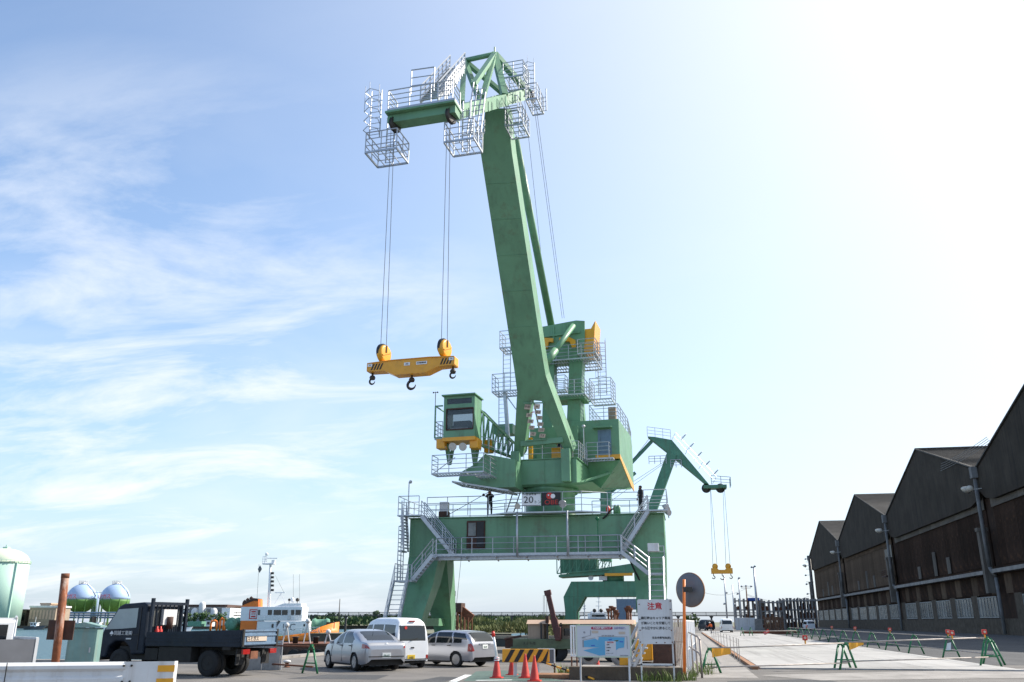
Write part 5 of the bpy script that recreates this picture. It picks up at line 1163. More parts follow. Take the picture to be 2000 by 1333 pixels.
# teal cabinet
c = AD(160, 1290, 29.5); zt_ = AD(160, 1222, 29.5).z
cbn = thing('teal_cabinet', 'pale teal sheet metal hut with sloping roof beside the rusty pole', 'cabinet', (c.x, c.y, 0), rz=YAW + R(15), local=True)
m = MB(); m.box((-.42, -.45, 0), (.42, .6, zt_ - .08)); m.build('body', K['teal'], cbn, bevel=.02)
m = MB(); m.prism([(-.5, -.55, zt_ - .06), (.5, -.55, zt_ - .06), (.5, -.55, zt_ - .02), (0, -.55, zt_ + .1), (-.5, -.55, zt_ - .02)], (0, 1.25, 0)); m.build('roof', K['teal'], cbn)
m = MB(); m.box((-.36, -.465, .1), (.36, -.45, zt_ - .2)); dd = m.build('door', K['teal'], cbn); m = MB(); m.box((.24, -.49, .8), (.28, -.465, .95)); m.build('handle', K['galv'], dd)

# cones
def cone(name_l, p, sc=1, pole=False):
    o = thing('traffic_cone', name_l, 'traffic cone', p, local=True, group='red traffic cones by the sign boards'); o.scale = (sc,) * 3
    m = MB(); m.box((-.19, -.19, 0), (.19, .19, .03)); m.build('base', K['cone'], o, bevel=.01)
    m = MB(); m.lathe([(.15, .03), (.135, .06), (.028, .68), (.022, .7)], n=20); m.build('body', K['cone'], o)
    if pole:
        m = MB(); m.tube((0, 0, .6), (-.1, 0, 1.22), .045, .03, n=10); m.build('pole', K['white'], o); m = MB(); m.tube((-.1, 0, 1.2), (-.13, 0, 1.36), .05, n=10); m.build('pole_top', K['red'], o)
        for z in (.5, .56): m = MB(); m.lathe([(.07, 0), (.085, 0), (.085, .03), (.06, .03)], (0, 0, z), n=16); m.build('ring', K['white'], o)
    return o
p = G(970, 1325); cone('red traffic cone with a white pole stuck in its top beside the striped board', (p.x, p.y, 0), 1.05, True)
p = G(1000, 1319); cone('red traffic cone behind the white post of the striped board', (p.x, p.y, 0))
p = G(1026, 1325); cone('red traffic cone in front of the striped board, middle of three', (p.x, p.y, 0), 1.05)
p = G(1044, 1331); cone('faded red traffic cone standing frontmost before the striped board', (p.x, p.y, 0), 1.05)
for px, py, l in ((1160, 1303, 'tiny red cone behind the map board, left of its post pair'), (1167, 1303, 'tiny red cone behind the map board beside another'), (1206, 1302, 'tiny red cone behind the map board near the wheel')):
    p = G(px, py - 1); o = cone(l, (p.x, p.y, 0), .75)
# striped barrier board
p0, p1 = AD(981, 1268, 30.8), AD(1073, 1294, 30.8)
sb_ = thing('barrier_board', 'yellow and black striped barrier board behind the red cones', 'barrier', (G(1027, 1322).x, G(1027, 1322).y, 0))
c = (p0 + p1) / 2; hw, hh = (p1 - p0).dot(CR) / 2, (p0.z - p1.z) / 2
def bp(a, z, o=0): return c + CR * a + Z * z - CF * o
m = MB(); m.hexa([bp(-hw, -hh, -.03), bp(hw, -hh, -.03), bp(hw, -hh, .03), bp(-hw, -hh, .03)], [bp(-hw, hh, -.03), bp(hw, hh, -.03), bp(hw, hh, .03), bp(-hw, hh, .03)]); m.build('board', K['yellow'], sb_, bevel=.02)
for k in range(5):
    a = -hw + .06 + k * (2 * hw / 5); ww = hw * .19; m = MB(); q = [bp(a, -hh + .01, .033), bp(min(a + ww, hw), -hh + .01, .033), bp(min(a + ww + hh * 1.1, hw - .01), hh - .01, .033), bp(min(a + hh * 1.1, hw - .02), hh - .01, .033)]; m.prism(q, -CF * .004); m.build('stripe', K['black'], sb_)
for a in (-hw * .45, hw * .5):
    m = MB(); q = bp(a, 0, -.1); m.bar((q.x, q.y, 0), (q.x, q.y, c.z + hh * .6), .12, .06, up=CF); m.build('post', K['dirtywhite'], sb_)
# striped bar running to the ground
a, b = AD(1058, 1293, 30.4), G(1160, 1329); m = MB(); b.z = .03
dvec = b - a
for k in range(10): m.tube(a + dvec * k / 10, a + dvec * (k + 1) / 10, .03, n=8, mi=k % 2)
tag(m.build('striped_bar', [K['black'], K['yellow']]), 'yellow and black bar sloping from the striped board to the ground', 'bar')
# small grey panel sign behind the striped board
a, b = AD(1050, 1268, 32.3), AD(1083, 1296, 32.3)
o = thing('panel_sign', 'blank grey framed panel on two posts right of the striped board', 'sign', (G(1078, 1312).x, G(1078, 1312).y, 0))
m = MB(); m.hexa([a, V((b.x, b.y, a.z)), b, V((a.x, a.y, b.z))], [p + CF * .03 for p in (a, V((b.x, b.y, a.z)), b, V((a.x, a.y, b.z)))]); m.build('panel', K['plank'], o)
m = MB(); 
for q in ((a, V((b.x, b.y, a.z))), (V((b.x, b.y, a.z)), b)): m.bar(q[0] - CF * .02, q[1] - CF * .02, .04)
m.build('frame', K['dirtywhite'], o)
m = MB(); m.tube((b.x, b.y, 0), (b.x, b.y, b.z), .03, n=8); m.tube((a.x, a.y, 0), (a.x, a.y, b.z), .03, n=8); m.build('post', K['rust'], o)

# low wall with raised ground
wa, wb = G(1112, 1331), G(1322, 1330)
lw = MB(); y0 = 29.0; lw.box((wa.x - .1, y0, 0), (wb.x + .2, y0 + .35, .38)); o = tag(lw.build('low_wall', K['darkconcrete'], bevel=.02), 'low dark concrete wall behind the two sign boards', 'wall')
lw = MB(); lw.box((wa.x, y0 + .36, 0), (wb.x + .1, y0 + 3.2, .3)); lw.build('raised_ground', K['oldconcrete'], kind='structure')
m = MB(); q = G(1085, 1322); m.box((q.x - .6, y0 + .3, 0), (wa.x - .12, y0 + 1.2, .13)); tag(m.build('kerb_block', K['kerb'], bevel=.04), 'orange brown kerb stone beside the low wall', 'kerb')

# framed boards
SY = 28.6
def frame_board(name, label, cat, px0, py0, px1, py1, y, postm, facem, edge, legs, gz=0):
    a, b = AY(px0, py1, y), AY(px1, py0, y)
    o = thing(name, label, cat, ((a.x + b.x) / 2, y, 0))
    m = MB(); m.box((a.x, y - .02, a.z), (b.x, y + .02, b.z)); f = m.build('face', K[facem], o)
    m = MB(); 
    for p, q in (((a.x, a.z), (b.x, a.z)), ((b.x, a.z), (b.x, b.z)), ((b.x, b.z), (a.x, b.z)), ((a.x, b.z), (a.x, a.z))): m.bar((p[0], y - .005, p[1]), (q[0], y - .005, q[1]), .035, .035)
    m.build('frame', K[edge], o)
    for x in legs:
        m = MB(); m.bar((a.x + (b.x - a.x) * x, y + .03, 0), (a.x + (b.x - a.x) * x, y + .03, b.z), .05, .05); m.build('post', K[postm], o)
    return o, f, a, b
cs, f, a, b = frame_board('caution_sign', 'white caution board with red heading on two posts by the mirror pole', 'sign', 1249, 1172, 1311, 1257, SY, 'dirtywhite', 'dirtywhite', 'dirtywhite', (.03, .97))
def put(par, a, b, fx, fz, t, size, m_, y=SY - .024, align='CENTER', xs=1): return text('lettering', t, size, K[m_], par, (a.x + (b.x - a.x) * fx, y, a.z + (b.z - a.z) * fz), (1, 0, 0), Z, align, .002, xs, bold=size * .022)
W_ = b.x - a.x
put(f, a, b, .5, .84, '注意', .23, 'inkred')
for i, t in enumerate(('横断時はキャリア車両', 'が無いことを確認して', 'から速やかに渡ること')): put(f, a, b, .51, .575 - i * .115, t, W_ * .087, 'ink')
put(f, a, b, .93, .125, '住友金属物流(株)', W_ * .072, 'ink', align='RIGHT')
m = MB(); m.bar((a.x, SY + .03, .48), (b.x, SY + .03, .48), .05, .05); m.build('cross_bar', K['dirtywhite'], cs)
for fx, fz in ((.04, .9), (.04, .55), (.04, .3), (.96, .78), (.96, .3), (.03, .03), (.5, .02), (.75, .02), (.97, .03), (.97, .97)):
    m = MB(); m.ball((a.x + W_ * fx, SY - .02, a.z + (b.z - a.z) * fz), .022, 8, 5, .8); m.build('rust_spot', K['rust'], cs)
mpb, f, a, b = frame_board('map_board', 'white map board with blue harbour plan and crimson title on two posts', 'sign', 1127, 1222, 1230, 1283, SY - .3, 'dirtywhite', 'mapwhite', 'tankcream', (.06, .96))
my = SY - .324; W_, H_ = b.x - a.x, b.z - a.z
def mp_poly(name, pts, mt, dz=0):
    m = MB(); m.prism([(a.x + W_ * x, my - dz, a.z + H_ * z) for x, z in pts], (0, -.002, 0)); return m.build(name, K[mt], f)
mp_poly('map_water', [(.12, .2), (.3, .27), (.43, .29), (.13, .31), (.12, .5), (.35, .58), (.4, .52), (.42, .63), (.9, .62), (.88, .3), (.78, .27), (.72, .2), (.66, .25), (.52, .06), (.42, .04)], 'mapblue')
mp_poly('map_legend', [(.53, .03), (.73, .03), (.73, .5), (.53, .5)], 'mapwhite', .004)
mp_poly('map_title', [(.28, .885), (.3, .87), (.66, .87), (.68, .885), (.68, .935), (.66, .955), (.3, .955), (.28, .935)], 'mapred', .002)
put(f, a, b, .48, .913, '構内危険場所マップ', W_ * .037, 'white', my - .006)
put(f, a, b, .63, .455, '危険箇所', W_ * .03, 'inkred', my - .008)
for k, t in enumerate(('1 岸壁', '2 倉庫前', '3 通路', '4 クレーン下')): put(f, a, b, .55, .38 - k * .09, t, W_ * .022, 'ink', my - .008, 'LEFT')
mp_poly('map_ship', [(.68, .49), (.72, .53), (.78, .535), (.78, .5), (.72, .48)], 'olive', .003)
mp_poly('map_label', [(.57, .5), (.63, .5), (.63, .53), (.57, .53)] if 0 else [(.6, .53), (.66, .53), (.66, .56), (.6, .56)], 'inkblue', .003); mp_poly('map_label', [(.27, .34), (.34, .34), (.34, .37), (.27, .37)], 'inkblue', .003); mp_poly('map_label', [(.8, .47), (.87, .46), (.87, .49), (.8, .5)], 'inkblue', .003)
mp_poly('map_quay', [(.11, .3), (.135, .3), (.135, .53), (.35, .6), (.35, .61), (.11, .535)], 'inkgrey', .003); mp_poly('map_quay', [(.935, .25), (.945, .25), (.945, .65), (.4, .65), (.4, .64), (.935, .64)], 'inkgrey', .003)
mp_poly('map_road', [(.1, .62), (.26, .685), (.26, .84), (.27, .84), (.27, .69), (.27, .675), (.1, .61)], 'inkgrey', .003)
mp_poly('map_compass', [(.13, .76), (.16, .74), (.17, .78), (.155, .81), (.13, .8)], 'inkgrey', .003)
for x, z in ((.29, .75), (.79, .72)): mp_poly('map_note', [(x, z), (x + .12, z), (x + .12, z + .08), (x, z + .08)], 'cream', .002)
for k, (x, z, t) in enumerate(((.71, .93, '立入禁止区域を示す'), (.71, .895, '安全第一で作業のこと'), (.47, .67, '倉庫  倉庫  荷役場  倉庫'), (.1, .6, '通用門'), (.8, .04, '港湾管理事務所'))): put(f, a, b, x, z, t, W_ * .022, 'purple' if k < 2 else 'inkgrey', my - .006, 'LEFT')
# slim white notice beside the map board
a, b = AY(1116, 1281, SY + .7), AY(1125, 1223, SY + .7); o = thing('slim_notice', 'narrow white louvred notice stand left of the map board', 'sign', ((a.x + b.x) / 2, SY + .7, 0))
m = MB()
for k in range(3): x = a.x + (b.x - a.x) * k / 2; m.bar((x, SY + .7, a.z), (x, SY + .7, b.z), .05, .03)
m.bar((a.x - .02, SY + .7, b.z), (b.x + .02, SY + .7, b.z), .05); m.bar((a.x - .02, SY + .7, a.z), (b.x + .02, SY + .7, a.z), .05); m.build('slats', K['white'], o)
m = MB(); 
for x in (a.x, b.x): m.tube((x, SY + .75, 0), (x, SY + .75, b.z), .025, n=6)
m.build('post', K['rust'], o)
# rust panel and yellow machine behind the caution board
a, b = AY(1276, 1298, SY + 3), AY(1318, 1252, SY + 3); m = MB(); m.box((a.x, SY + 3, 0.01), (b.x, SY + 3.06, b.z)); tag(m.build('rusted_panel', K['rustdark']), 'dark maroon rusted steel panel behind the caution board', 'panel')
a = AY(1262, 1290, SY + 3.6); o = thing('yellow_machine', 'small yellow machine with fork arms behind the caution board', 'machine', (a.x, SY + 3.6, 0))
m = MB(); m.box((a.x - .35, SY + 3.3, .45), (a.x + .25, SY + 3.9, 1.15)); m.build('body', K['yellow'], o, bevel=.06); m = MB(); m.box((a.x - .6, SY + 3.2, .12), (a.x + .45, SY + 4, .4)); m.build('base', K['chassis'], o, bevel=.03)
m = MB(); m.box((a.x - .9, SY + 3.4, .3), (a.x - .6, SY + 3.5, .75)); m.build('fork', K['yellow'], o)
# metal stair behind the map board
a, b = AY(1232, 1290, SY + 2.4), AY(1252, 1238, SY + 2.4)
so_ = thing('metal_stair', 'short galvanised stair rising behind the caution board', 'stair', (a.x, SY + 2.4, 0)); stairs(so_, (a.x, SY + 2.4, .1), (b.x + .15, SY + 2.4, b.z - .3), (0, .4, 0), 6, name='flight', sh=.09)
# convex mirror seen from behind
c = AY(1346, 1152.5, 30.3); g_ = G(1337, 1325)
mr = thing('traffic_mirror', 'large round traffic mirror seen from behind on an orange pole', 'mirror', (g_.x, 30.4, 0))
ax_ = V((.72, .69, .06)).normalized() * 1.0
ax_ = (CF * .70 + CR * .71 + Z * .04).normalized()
m = MB(); m.lathe([(.001, -.06), (.2, -.055), (.42, -.02), (.52, .03), (.545, .06), (.535, .07)], c, ax_, 36); m.build('back', K['plank'], mr)
m = MB(); m.lathe([(.535, .05), (.556, .05), (.556, .09), (.535, .09)], c, ax_, 36); m.build('rim', K['kerb'], mr)
m = MB(); m.lathe([(.001, .13), (.3, .11), (.535, .07)], c, ax_, 36); m.build('glass', mat('mirror glass', (.8, .8, .8), .03, metal=1, var=0), mr)
tp = AY(1336, 1132, 30.4 - .5)
m = MB(); m.tube((g_.x, 30.2, 0), (tp.x, 29.95, tp.z), .05, n=12); m.build('pole', K['orange'], mr)
m = MB(); m.box((tp.x - .05, 29.92, c.z - .08), (c.x + .1, 30.12, c.z + .08)); m.build('bracket', K['steel'], mr)
# white pipe fence and brown handrail
fa, fb = (-.05, 31.2), (.75, 62)
fn = thing('pipe_fence', 'white slatted pipe fence running back along the footpath', 'fence', (.0, 40, 0)); nf = 60
bar = None
for i in range(nf):
    y = 33 + (46 - 33) * i / nf; x = .0 + .4 * i / nf
    if bar is None: q = MB(); q.tube((0, 0, .75), (0, 0, 1.75), .02, n=6); bo = q.build('fence_bar', K['white'], None, origin=(0, 0, 0)); bar = bo.data; D.objects.remove(bo)
    piece('fence_bar', bar, fn, (x, y, 0))
m = MB(); m.bar((0, 33, 1.76), (.4, 46, 1.76), .05); m.bar((0, 33, .78), (.4, 46, .78), .05)
for i in range(6): m.bar((.08 * i, 33 + 2.6 * i, 0), (.08 * i, 33 + 2.6 * i, 1.76), .06)
m.build('fence_frame', K['white'], fn)
q0 = AY(1325, 1215, 33)
pf = thing('slatted_panel', 'pale slatted fence panel between the caution board and the mirror pole', 'fence', (q0.x, 33.2, 0))
a, b = AY(1313, 1254, 33.2), AY(1335, 1210, 33.2)
for k in range(9):
    x = a.x + (b.x - a.x) * k / 8; m = MB(); m.box((x - .018, 33.19, .2), (x + .018, 33.21, b.z)); m.build('slat', K['cream'], pf)
m = MB(); m.bar((a.x, 33.22, b.z), (b.x, 33.22, b.z), .04); m.bar((a.x, 33.22, a.z), (b.x, 33.22, a.z), .04); m.build('rail', K['cream'], pf)
hr_ = thing('pipe_handrail', 'rusty pale pipe handrail bending down to the ground beside the mirror pole', 'handrail', (.2, 31, 0))
for z in (1.25, .75):
    m = MB(); m.path([(.42, 30.5, 0), (.42, 30.5, z - .1), (.38, 30.7, z), (.1, 34.5, z + .1)], .035, 8); m.build('rail_pipe', K['pipe'], hr_)
for y in (32, 33.3): m = MB(); m.tube((.3 - .1 * (y - 32), y, 0), (.3 - .1 * (y - 32), y, 1.28), .03, n=8); m.build('post', K['pipe'], hr_)

# green trestles with pipes
def trestle_mesh():
    m = MB(); hgt = 1.0
    for s in (1, -1):
        m.tube((0, s * .42, 0), (0, s * .13, hgt * .86), .042, n=8)
    m.path([(0, .13, hgt * .86), (0, .08, hgt * .96), (0, 0, hgt), (0, -.08, hgt * .96), (0, -.13, hgt * .86)], .042, 8)
    m.tube((0, .3, .38), (0, -.3, .38), .025, n=8)
    return m
tmesh = None; hmesh = None
def trestle(label, p, rz, group='green trestles round the concrete apron'):
    global tmesh, hmesh
    o = thing('trestle', label, 'trestle', p, local=True, group=group); o.rotation_euler.z = rz
    if tmesh is None:
        b = trestle_mesh().build('frame', K['trestle'], o); tmesh = b.data
        q = MB(); q.box((-.05, -.06, .98), (.05, .06, 1.07)); h_ = q.build('pipe_clamp', K['trestle'], o); hmesh = h_.data
    else:
        for n_, me in (('frame', tmesh), ('pipe_clamp', hmesh)): c = D.objects.new(n_, me); COL.objects.link(c); c.parent = o
    return o
TX = 12.55
ty = [118, 112, 106.5, 101, 95, 89.5, 84, 78.5, 72.9, 66.8, 60.9, 54.9, 48.0, 41.8]
for i, y in enumerate(ty):
    n_ = len(ty) - i
    trestle('green trestle of the road side row, %s from its near end' % ('nearest', 'second', 'third', 'fourth', 'fifth', 'sixth', 'seventh', 'eighth', 'ninth', 'tenth', 'eleventh', 'twelfth', 'thirteenth', 'farthest')[n_ - 1], (TX, y, 0), R(90 + random.uniform(-7, 7)))
near = [(1389, 1316, 'green trestle with yellow cloth at the footpath end of the front pipe barrier'), (1646, 1308, 'green trestle in mid front barrier, the one nearer the footpath'), (1657, 1308.5, 'green trestle in mid front barrier, the one nearer the road'), (1936, 1304, 'green trestle at the corner of the barrier nearest the warehouse road')]
NP = []
for px, py, l in near:
    p = G(px, py); NP.append(p); o = trestle(l, (p.x, p.y, 0), R(-55) if px != 1936 else R(50)); o.scale.z = {1389: .8, 1646: .92, 1657: .92, 1936: 1.08}[px]
for px, py, l in ((1450, 1243.5, 'thin green post trestle far across the apron, left of a pair'), (1467, 1243.5, 'thin green post trestle far across the apron, right of a pair')):
    p = G(px, py); trestle(l, (p.x, p.y, 0), R(30))
def pipe(label, a, b, r=.025):
    m = MB(); m.tube(a, b, r, n=8); tag(m.build('barrier_pipe', K['pipe']), label, 'pipe', 'pipes laid on the trestles')
a, b = NP[0], NP[1]; pipe('upper barrier pipe from the footpath trestle to the mid trestles', a + Z * .83, V((NP[2].x, NP[2].y, .95)))
pipe('lower barrier pipe from the footpath trestle to the mid trestles', a + Z * .2, V((NP[2].x, NP[2].y, .24)))
pipe('upper barrier pipe from the mid trestles to the corner trestle', NP[1] + Z * .97, NP[3] + Z * 1.12)
pipe('lower barrier pipe from the mid trestles to the corner trestle', NP[1] + Z * .28, NP[3] + Z * .38)
pipe('long upper barrier pipe along the road side row of trestles', V((TX, 118, 1.04)), V((TX, 41.8, 1.04)))
pipe('long lower barrier pipe along the road side row of trestles', V((TX + .05, 118, .42)), V((TX + .05, 41.8, .42)))
p, q = G(1385, 1232), G(1500, 1231); pipe('pipe of the far cross barrier beyond the apron', V((p.x, 97, .8)), V((11, 97, .85)), .03)
# red warning lights on the pipes
def wlight(label, p):
    o = thing('warning_light', label, 'warning light', p, local=True, group='red warning lights on the barrier')
    m = MB(); m.tube((0, 0, -.02), (0, 0, .14), .03, n=8); m.build('stem', K['yellow'], o)
    m = MB(); m.box((-.09, -.06, .13), (.09, .06, .31)); m.build('housing', K['red'], o, bevel=.02)
    m = MB(); m.lathe([(.001, 0), (.05, 0), (.045, .02)], (0, -.06, .22), (0, -1, 0), 12); m.build('lens', K['cream'], o)
for i, (px, y, l) in enumerate(((1573, 1246, 0),)): pass
for y, l in ((84, 'eighth'), (72.9, 'sixth'), (60.9, 'fourth'), (101, 'eleventh')): wlight('red warning light on the %s trestle of the road side row from the near end' % l, (TX, y, 1.05))
for px, py, yb, l in ((1573, 1248, 0, 'red warning light on the front pipe between the footpath and mid trestles'),):
    p = NP[0].lerp(NP[1], .72); wlight(l, (p.x, p.y, .93))
for t, l in ((.76, 'red warning light on the front pipe just before the corner, left of two'), (.99, 'red warning light on top of the corner trestle')):
    p = NP[1].lerp(NP[3], t); wlight(l, (p.x, p.y, .97 + .15 * t))
wlight('red warning light on the second trestle from the corner', (TX, 48, 1.05))
# cloths on the barrier
for p, l, s in ((NP[0] + V((.25, .1, .83)), 'yellow printed cloth hanging on the footpath end of the front pipe', 1), (NP[2] + V((.3, .14, .96)), 'yellow pennant cloth hanging on the front pipe by the mid trestles', .9)):
    d = (NP[3] - NP[0]).normalized(); m = MB(); n_ = -V((d.y, -d.x, 0)); cl_ = []
    for k in range(7):
        cl_.append((p + d * (.75 * s * k / 6 - .2) + n_ * .02 * math.sin(k * 1.9), (.34 if p is None else .3) * s * (1 - (k / 6) * (.75 if s < 1 else .35))))
    for (q, h1), (q2, h2) in zip(cl_, cl_[1:]): m.hexa([q, q2, q2 - Z * h2, q - Z * h1], [x + n_ * .006 for x in (q, q2, q2 - Z * h2, q - Z * h1)])
    o = tag(m.build('cloth', K['yellow']), l, 'cloth')
p = NP[3].lerp(NP[1], .0); m = MB(); q = V((TX - .1, 48.0, .72)); m.prism([q, q + V((.18, 0, .05)), q + V((.12, -.02, -.3)), q + V((-.1, 0, -.32))], (0, .01, 0)); tag(m.build('rag', K['white']), 'small white rag tied on the second trestle from the corner', 'cloth')
# red tilted sign on the far barrier
p = G(1497, 1241); o = thing('tilted_sign', 'small red sign with white letters hanging askew on the far barrier', 'sign', (p.x, p.y, 0))
c = AY(1497, 1235, p.y); u_ = V((.8, 0, .55)).normalized(); v_ = V((-.55, 0, .8)).normalized()
m = MB(); m.prism([c - u_ * .42 - v_ * .2, c + u_ * .42 - v_ * .2, c + u_ * .42 + v_ * .2, c - u_ * .42 + v_ * .2], (0, .03, 0)); f = m.build('face', K['red'], o); text('lettering', '立入禁止', .19, K['white'], f, c - V((0, .01, 0)), u_, v_)
m = MB(); m.tube((c.x, c.y + .05, 0), (c.x, c.y + .05, c.z), .02, n=6); m.build('post', K['pipe'], o)
# thin pale rods along the kerb
rods = MB()
rod = None
for i in range(11):
    t = i / 10; x = 2.2 + .1 * t; y = 41 + 45 * t ** 1.4
    o = thing('stake', 'thin pale stake along the kerb, %s from the near end' % ('first', 'second', 'third', 'fourth', 'fifth', 'sixth', 'seventh', 'eighth', 'ninth', 'tenth', 'last')[i], 'stake', (x, y, 0), local=True, group='stakes along the kerb')
    if rod is None: q = MB(); q.tube((0, 0, 0), (0, 0, 1.0), .016, n=6); s_ = q.build('rod', K['pipe'], o); q = MB(); q.ball((0, 0, 1.01), .025, 8, 5); s2_ = q.build('cap', K['pipe'], o); rod = (s_.data, s2_.data)
    else:
        for n_, me in zip(('rod', 'cap'), rod): c = D.objects.new(n_, me); COL.objects.link(c); c.parent = o
pts = [V((2.2 + .1 * i / 10, 41 + 45 * (i / 10) ** 1.4, .0)) for i in range(11)]
m = MB(); m.path([p + Z * .82 for p in pts], .01, 4); tag(m.build('rope', K['pipe']), 'slack line strung between the thin kerb stakes', 'rope')

# trestle barrier near the sedan, bollards, fence box at the quay
p = G(605, 1316); o = trestle('striped trestle carrying two rusty bars left of the silver sedan', (p.x, p.y, 0), R(70), 'trestles by the quay'); o.scale = (.85, .85, .9)
q = G(487, 1305); 
for z, l in ((.86, 'upper'), (.2, 'lower')): m = MB(); m.tube((q.x, q.y, z), (p.x + .1, p.y, z + .02), .03, n=8); tag(m.build('barrier_bar', K['rust']), '%s rusty bar from the truck tail to the striped trestle' % l, 'pipe')
def bollard(label, p, sc=1):
    o = thing('bollard', label, 'bollard', p, local=True); o.scale = (sc,) * 3
    m = MB(); m.lathe([(.26, 0), (.26, .05), (.15, .1), (.14, .3), (.22, .38)], n=20); m.build('stem', K['rust'], o); m = MB(); m.lathe([(.22, .36), (.3, .42), (.28, .5), (.1, .55), (.001, .555)], n=20); m.build('cap', K['dirtywhite'], o)
p = G(560, 1304); bollard('white topped mooring bollard at the quay behind the rusty bars', (p.x, p.y, 0), .5)
p = G(511, 1309); a = (p.x, p.y)
o = thing('mesh_enclosure', 'grey mesh panel enclosure with pale frame behind the truck tail', 'enclosure', (p.x, p.y, 0))
u_ = CR; hgt = 1.02
for k in range(2):
    A = p - u_ * .66 + u_ * .68 * k; m = MB(); m.hexa([A + u_ * .03, A + u_ * .63, A + u_ * .63 + CF * .02, A + u_ * .03 + CF * .02], [x + Z * (hgt - .06) for x in (A + u_ * .03, A + u_ * .63, A + u_ * .63 + CF * .02, A + u_ * .03 + CF * .02)]); m.build('panel', K['meshgrey'], o)
m = MB()
for k in range(3): A = p - u_ * .66 + u_ * .68 * k; m.bar(A, A + Z * hgt, .05)
m.bar(p - u_ * .66 + Z * hgt, p + u_ * .7 + Z * hgt, .05); m.build('frame', K['galv'], o)

# grass tufts
def grass(name_l, spots, nblade, hmin, hmax, spread, mt='grass', name='grass', w=.012):
    m = MB()
    for (x, y, z) in spots:
        for k in range(nblade):
            a = random.uniform(0, 6.28); r = spread * random.random() ** .5; h = random.uniform(hmin, hmax); bx, by = x + r * math.cos(a), y + r * math.sin(a)
            d = V((math.cos(a + random.uniform(-1, 1)), math.sin(a + random.uniform(-1, 1)), 0)); s = V((-d.y, d.x, 0)) * w * random.uniform(.7, 1.5); b0_ = V((bx, by, z)); mid = b0_ + Z * h * .6 + d * h * .15; tip = b0_ + Z * h + d * h * .5
            m.add([b0_ - s, b0_ + s, mid + s * .8, mid - s * .8, tip], [(0, 1, 2, 3), (3, 2, 4)])
    o = m.build(name, K[mt], kind='stuff', origin=(0, 0, 0)); o['label'] = name_l; o['category'] = 'grass'
sp = []
for px, py, n_ in ((1275, 1331, 3), (1290, 1328, 3), (1305, 1330, 4), (1322, 1330, 5), (1345, 1328, 5), (1360, 1324, 3), (1262, 1332, 2), (1098, 1322, 3), (1105, 1318, 3), (1112, 1325, 2), (1372, 1312, 3), (1385, 1306, 2), (1270, 1326, 2), (1388, 1318, 2), (1300, 1322, 3)):
    for k in range(n_): q = G(px + random.uniform(-7, 7), py + random.uniform(-2, 2)); sp.append((q.x, q.y, 0))
grass('green weeds growing round the sign posts and mirror pole', sp, 15, .08, .42, .24)

# ================================================================ carrier vehicle, wall and other things round the crane foot
CY = 42.0
def cx(px, py=1250, y=None): return AY(px, py, y or CY)
cv = thing('service_crane_truck', 'old olive green low truck with tan house and maroon crane arm behind the signs', 'crane truck', (cx(1100).x, CY, 0))
a, b = cx(1003, 1266), cx(1240, 1249)
m = MB(); m.box((a.x, CY - .2, a.z), (b.x, CY + 1.6, b.z)); m.box((a.x - .1, CY - .24, a.z - .04), (b.x + .1, CY - .19, a.z + .06)); bd = m.build('chassis', K['olive'], cv, bevel=.03)
text('lettering', 'スミトモ', .16, K['black'], bd, (cx(1035, 1257).x, CY - .215, cx(1035, 1257).z), (1, 0, 0), Z)
a2, b2 = cx(1031, 1250), cx(1062, 1217); m = MB(); m.box((a2.x, CY, a2.z), (b2.x, CY + 1.5, b2.z)); m.build('house', K['tan'], cv, bevel=.03)
a3, b3 = cx(1085, 1250), cx(1240, 1221); m = MB(); m.box((a3.x, CY + .3, a3.z), (b3.x, CY + 1.5, b3.z)); hs = m.build('house', K['tan'], cv, bevel=.03)
m = MB(); w0, w1 = cx(1100, 1242), cx(1112, 1228); m.box((w0.x, CY + .28, w0.z), (w1.x, CY + .31, w1.z)); m.build('window', K['glass'], hs)
r0, r1 = cx(1029, 1219), cx(1238, 1211); m = MB(); m.hexa([(r0.x, CY - .15, r0.z), (r1.x, CY - .15, r0.z), (r1.x, CY + 1.7, r0.z), (r0.x, CY + 1.7, r0.z)], [(r0.x, CY + .2, r1.z), (r1.x, CY + .2, r1.z), (r1.x, CY + 1.4, r1.z), (r0.x, CY + 1.4, r1.z)]); m.build('roof', K['peach'], cv)  # tan roof, with its sunlit peach tone put into the colour
m = MB()
for px in (1058, 1070, 1097): q = cx(px, 1250); m.bar((q.x, CY - .1, q.z), (q.x, CY - .1, cx(px, 1217).z), .08)
m.build('door_frame', K['black'], cv)
m = MB(); q0, q1 = cx(1066, 1215), cx(1072, 1204); m.box((q0.x, CY - .1, q0.z - .2), (q1.x, CY + .2, q1.z)); m.build('exhaust_stack', K['rustdark'], cv)
A, B = cx(1090, 1245, CY - .3), cx(1071, 1163, CY - .3); A2 = A.lerp(B, .45)
m = MB(); m.bar(A, A2, .3, .26); m.build('lower_arm', K['maroon'], cv); m = MB(); m.bar(A2, B, .22, .2); m.bar(B, B + V((-.05, 0, .22)), .3, .26); ar = m.build('upper_arm', K['maroon'], cv)
for d_ in (-.16, -.1, .0):
    m = MB(); m.tube(B + V((d_ - .08, 0, 0)), V((B.x + d_ - .08, CY - .3, 1.9)), .01, n=4); m.build('rope', K['rope'], ar)
m = MB(); m.box((A.x - .12, CY - .5, .9), (A.x + .14, CY + .1, 1.5)); m.build('arm_base', K['maroon'], cv, bevel=.04)
for px in (1075, 1092, 1142, 1195): 
    q = cx(px, 1290); m = MB(); m.lathe([(.18, -.14), (.36, -.14), (.4, -.08), (.4, .08), (.36, .14), (.18, .14)], (q.x, CY, .4), (0, 1, 0), 20); m.build('wheel', K['rubber'], cv)
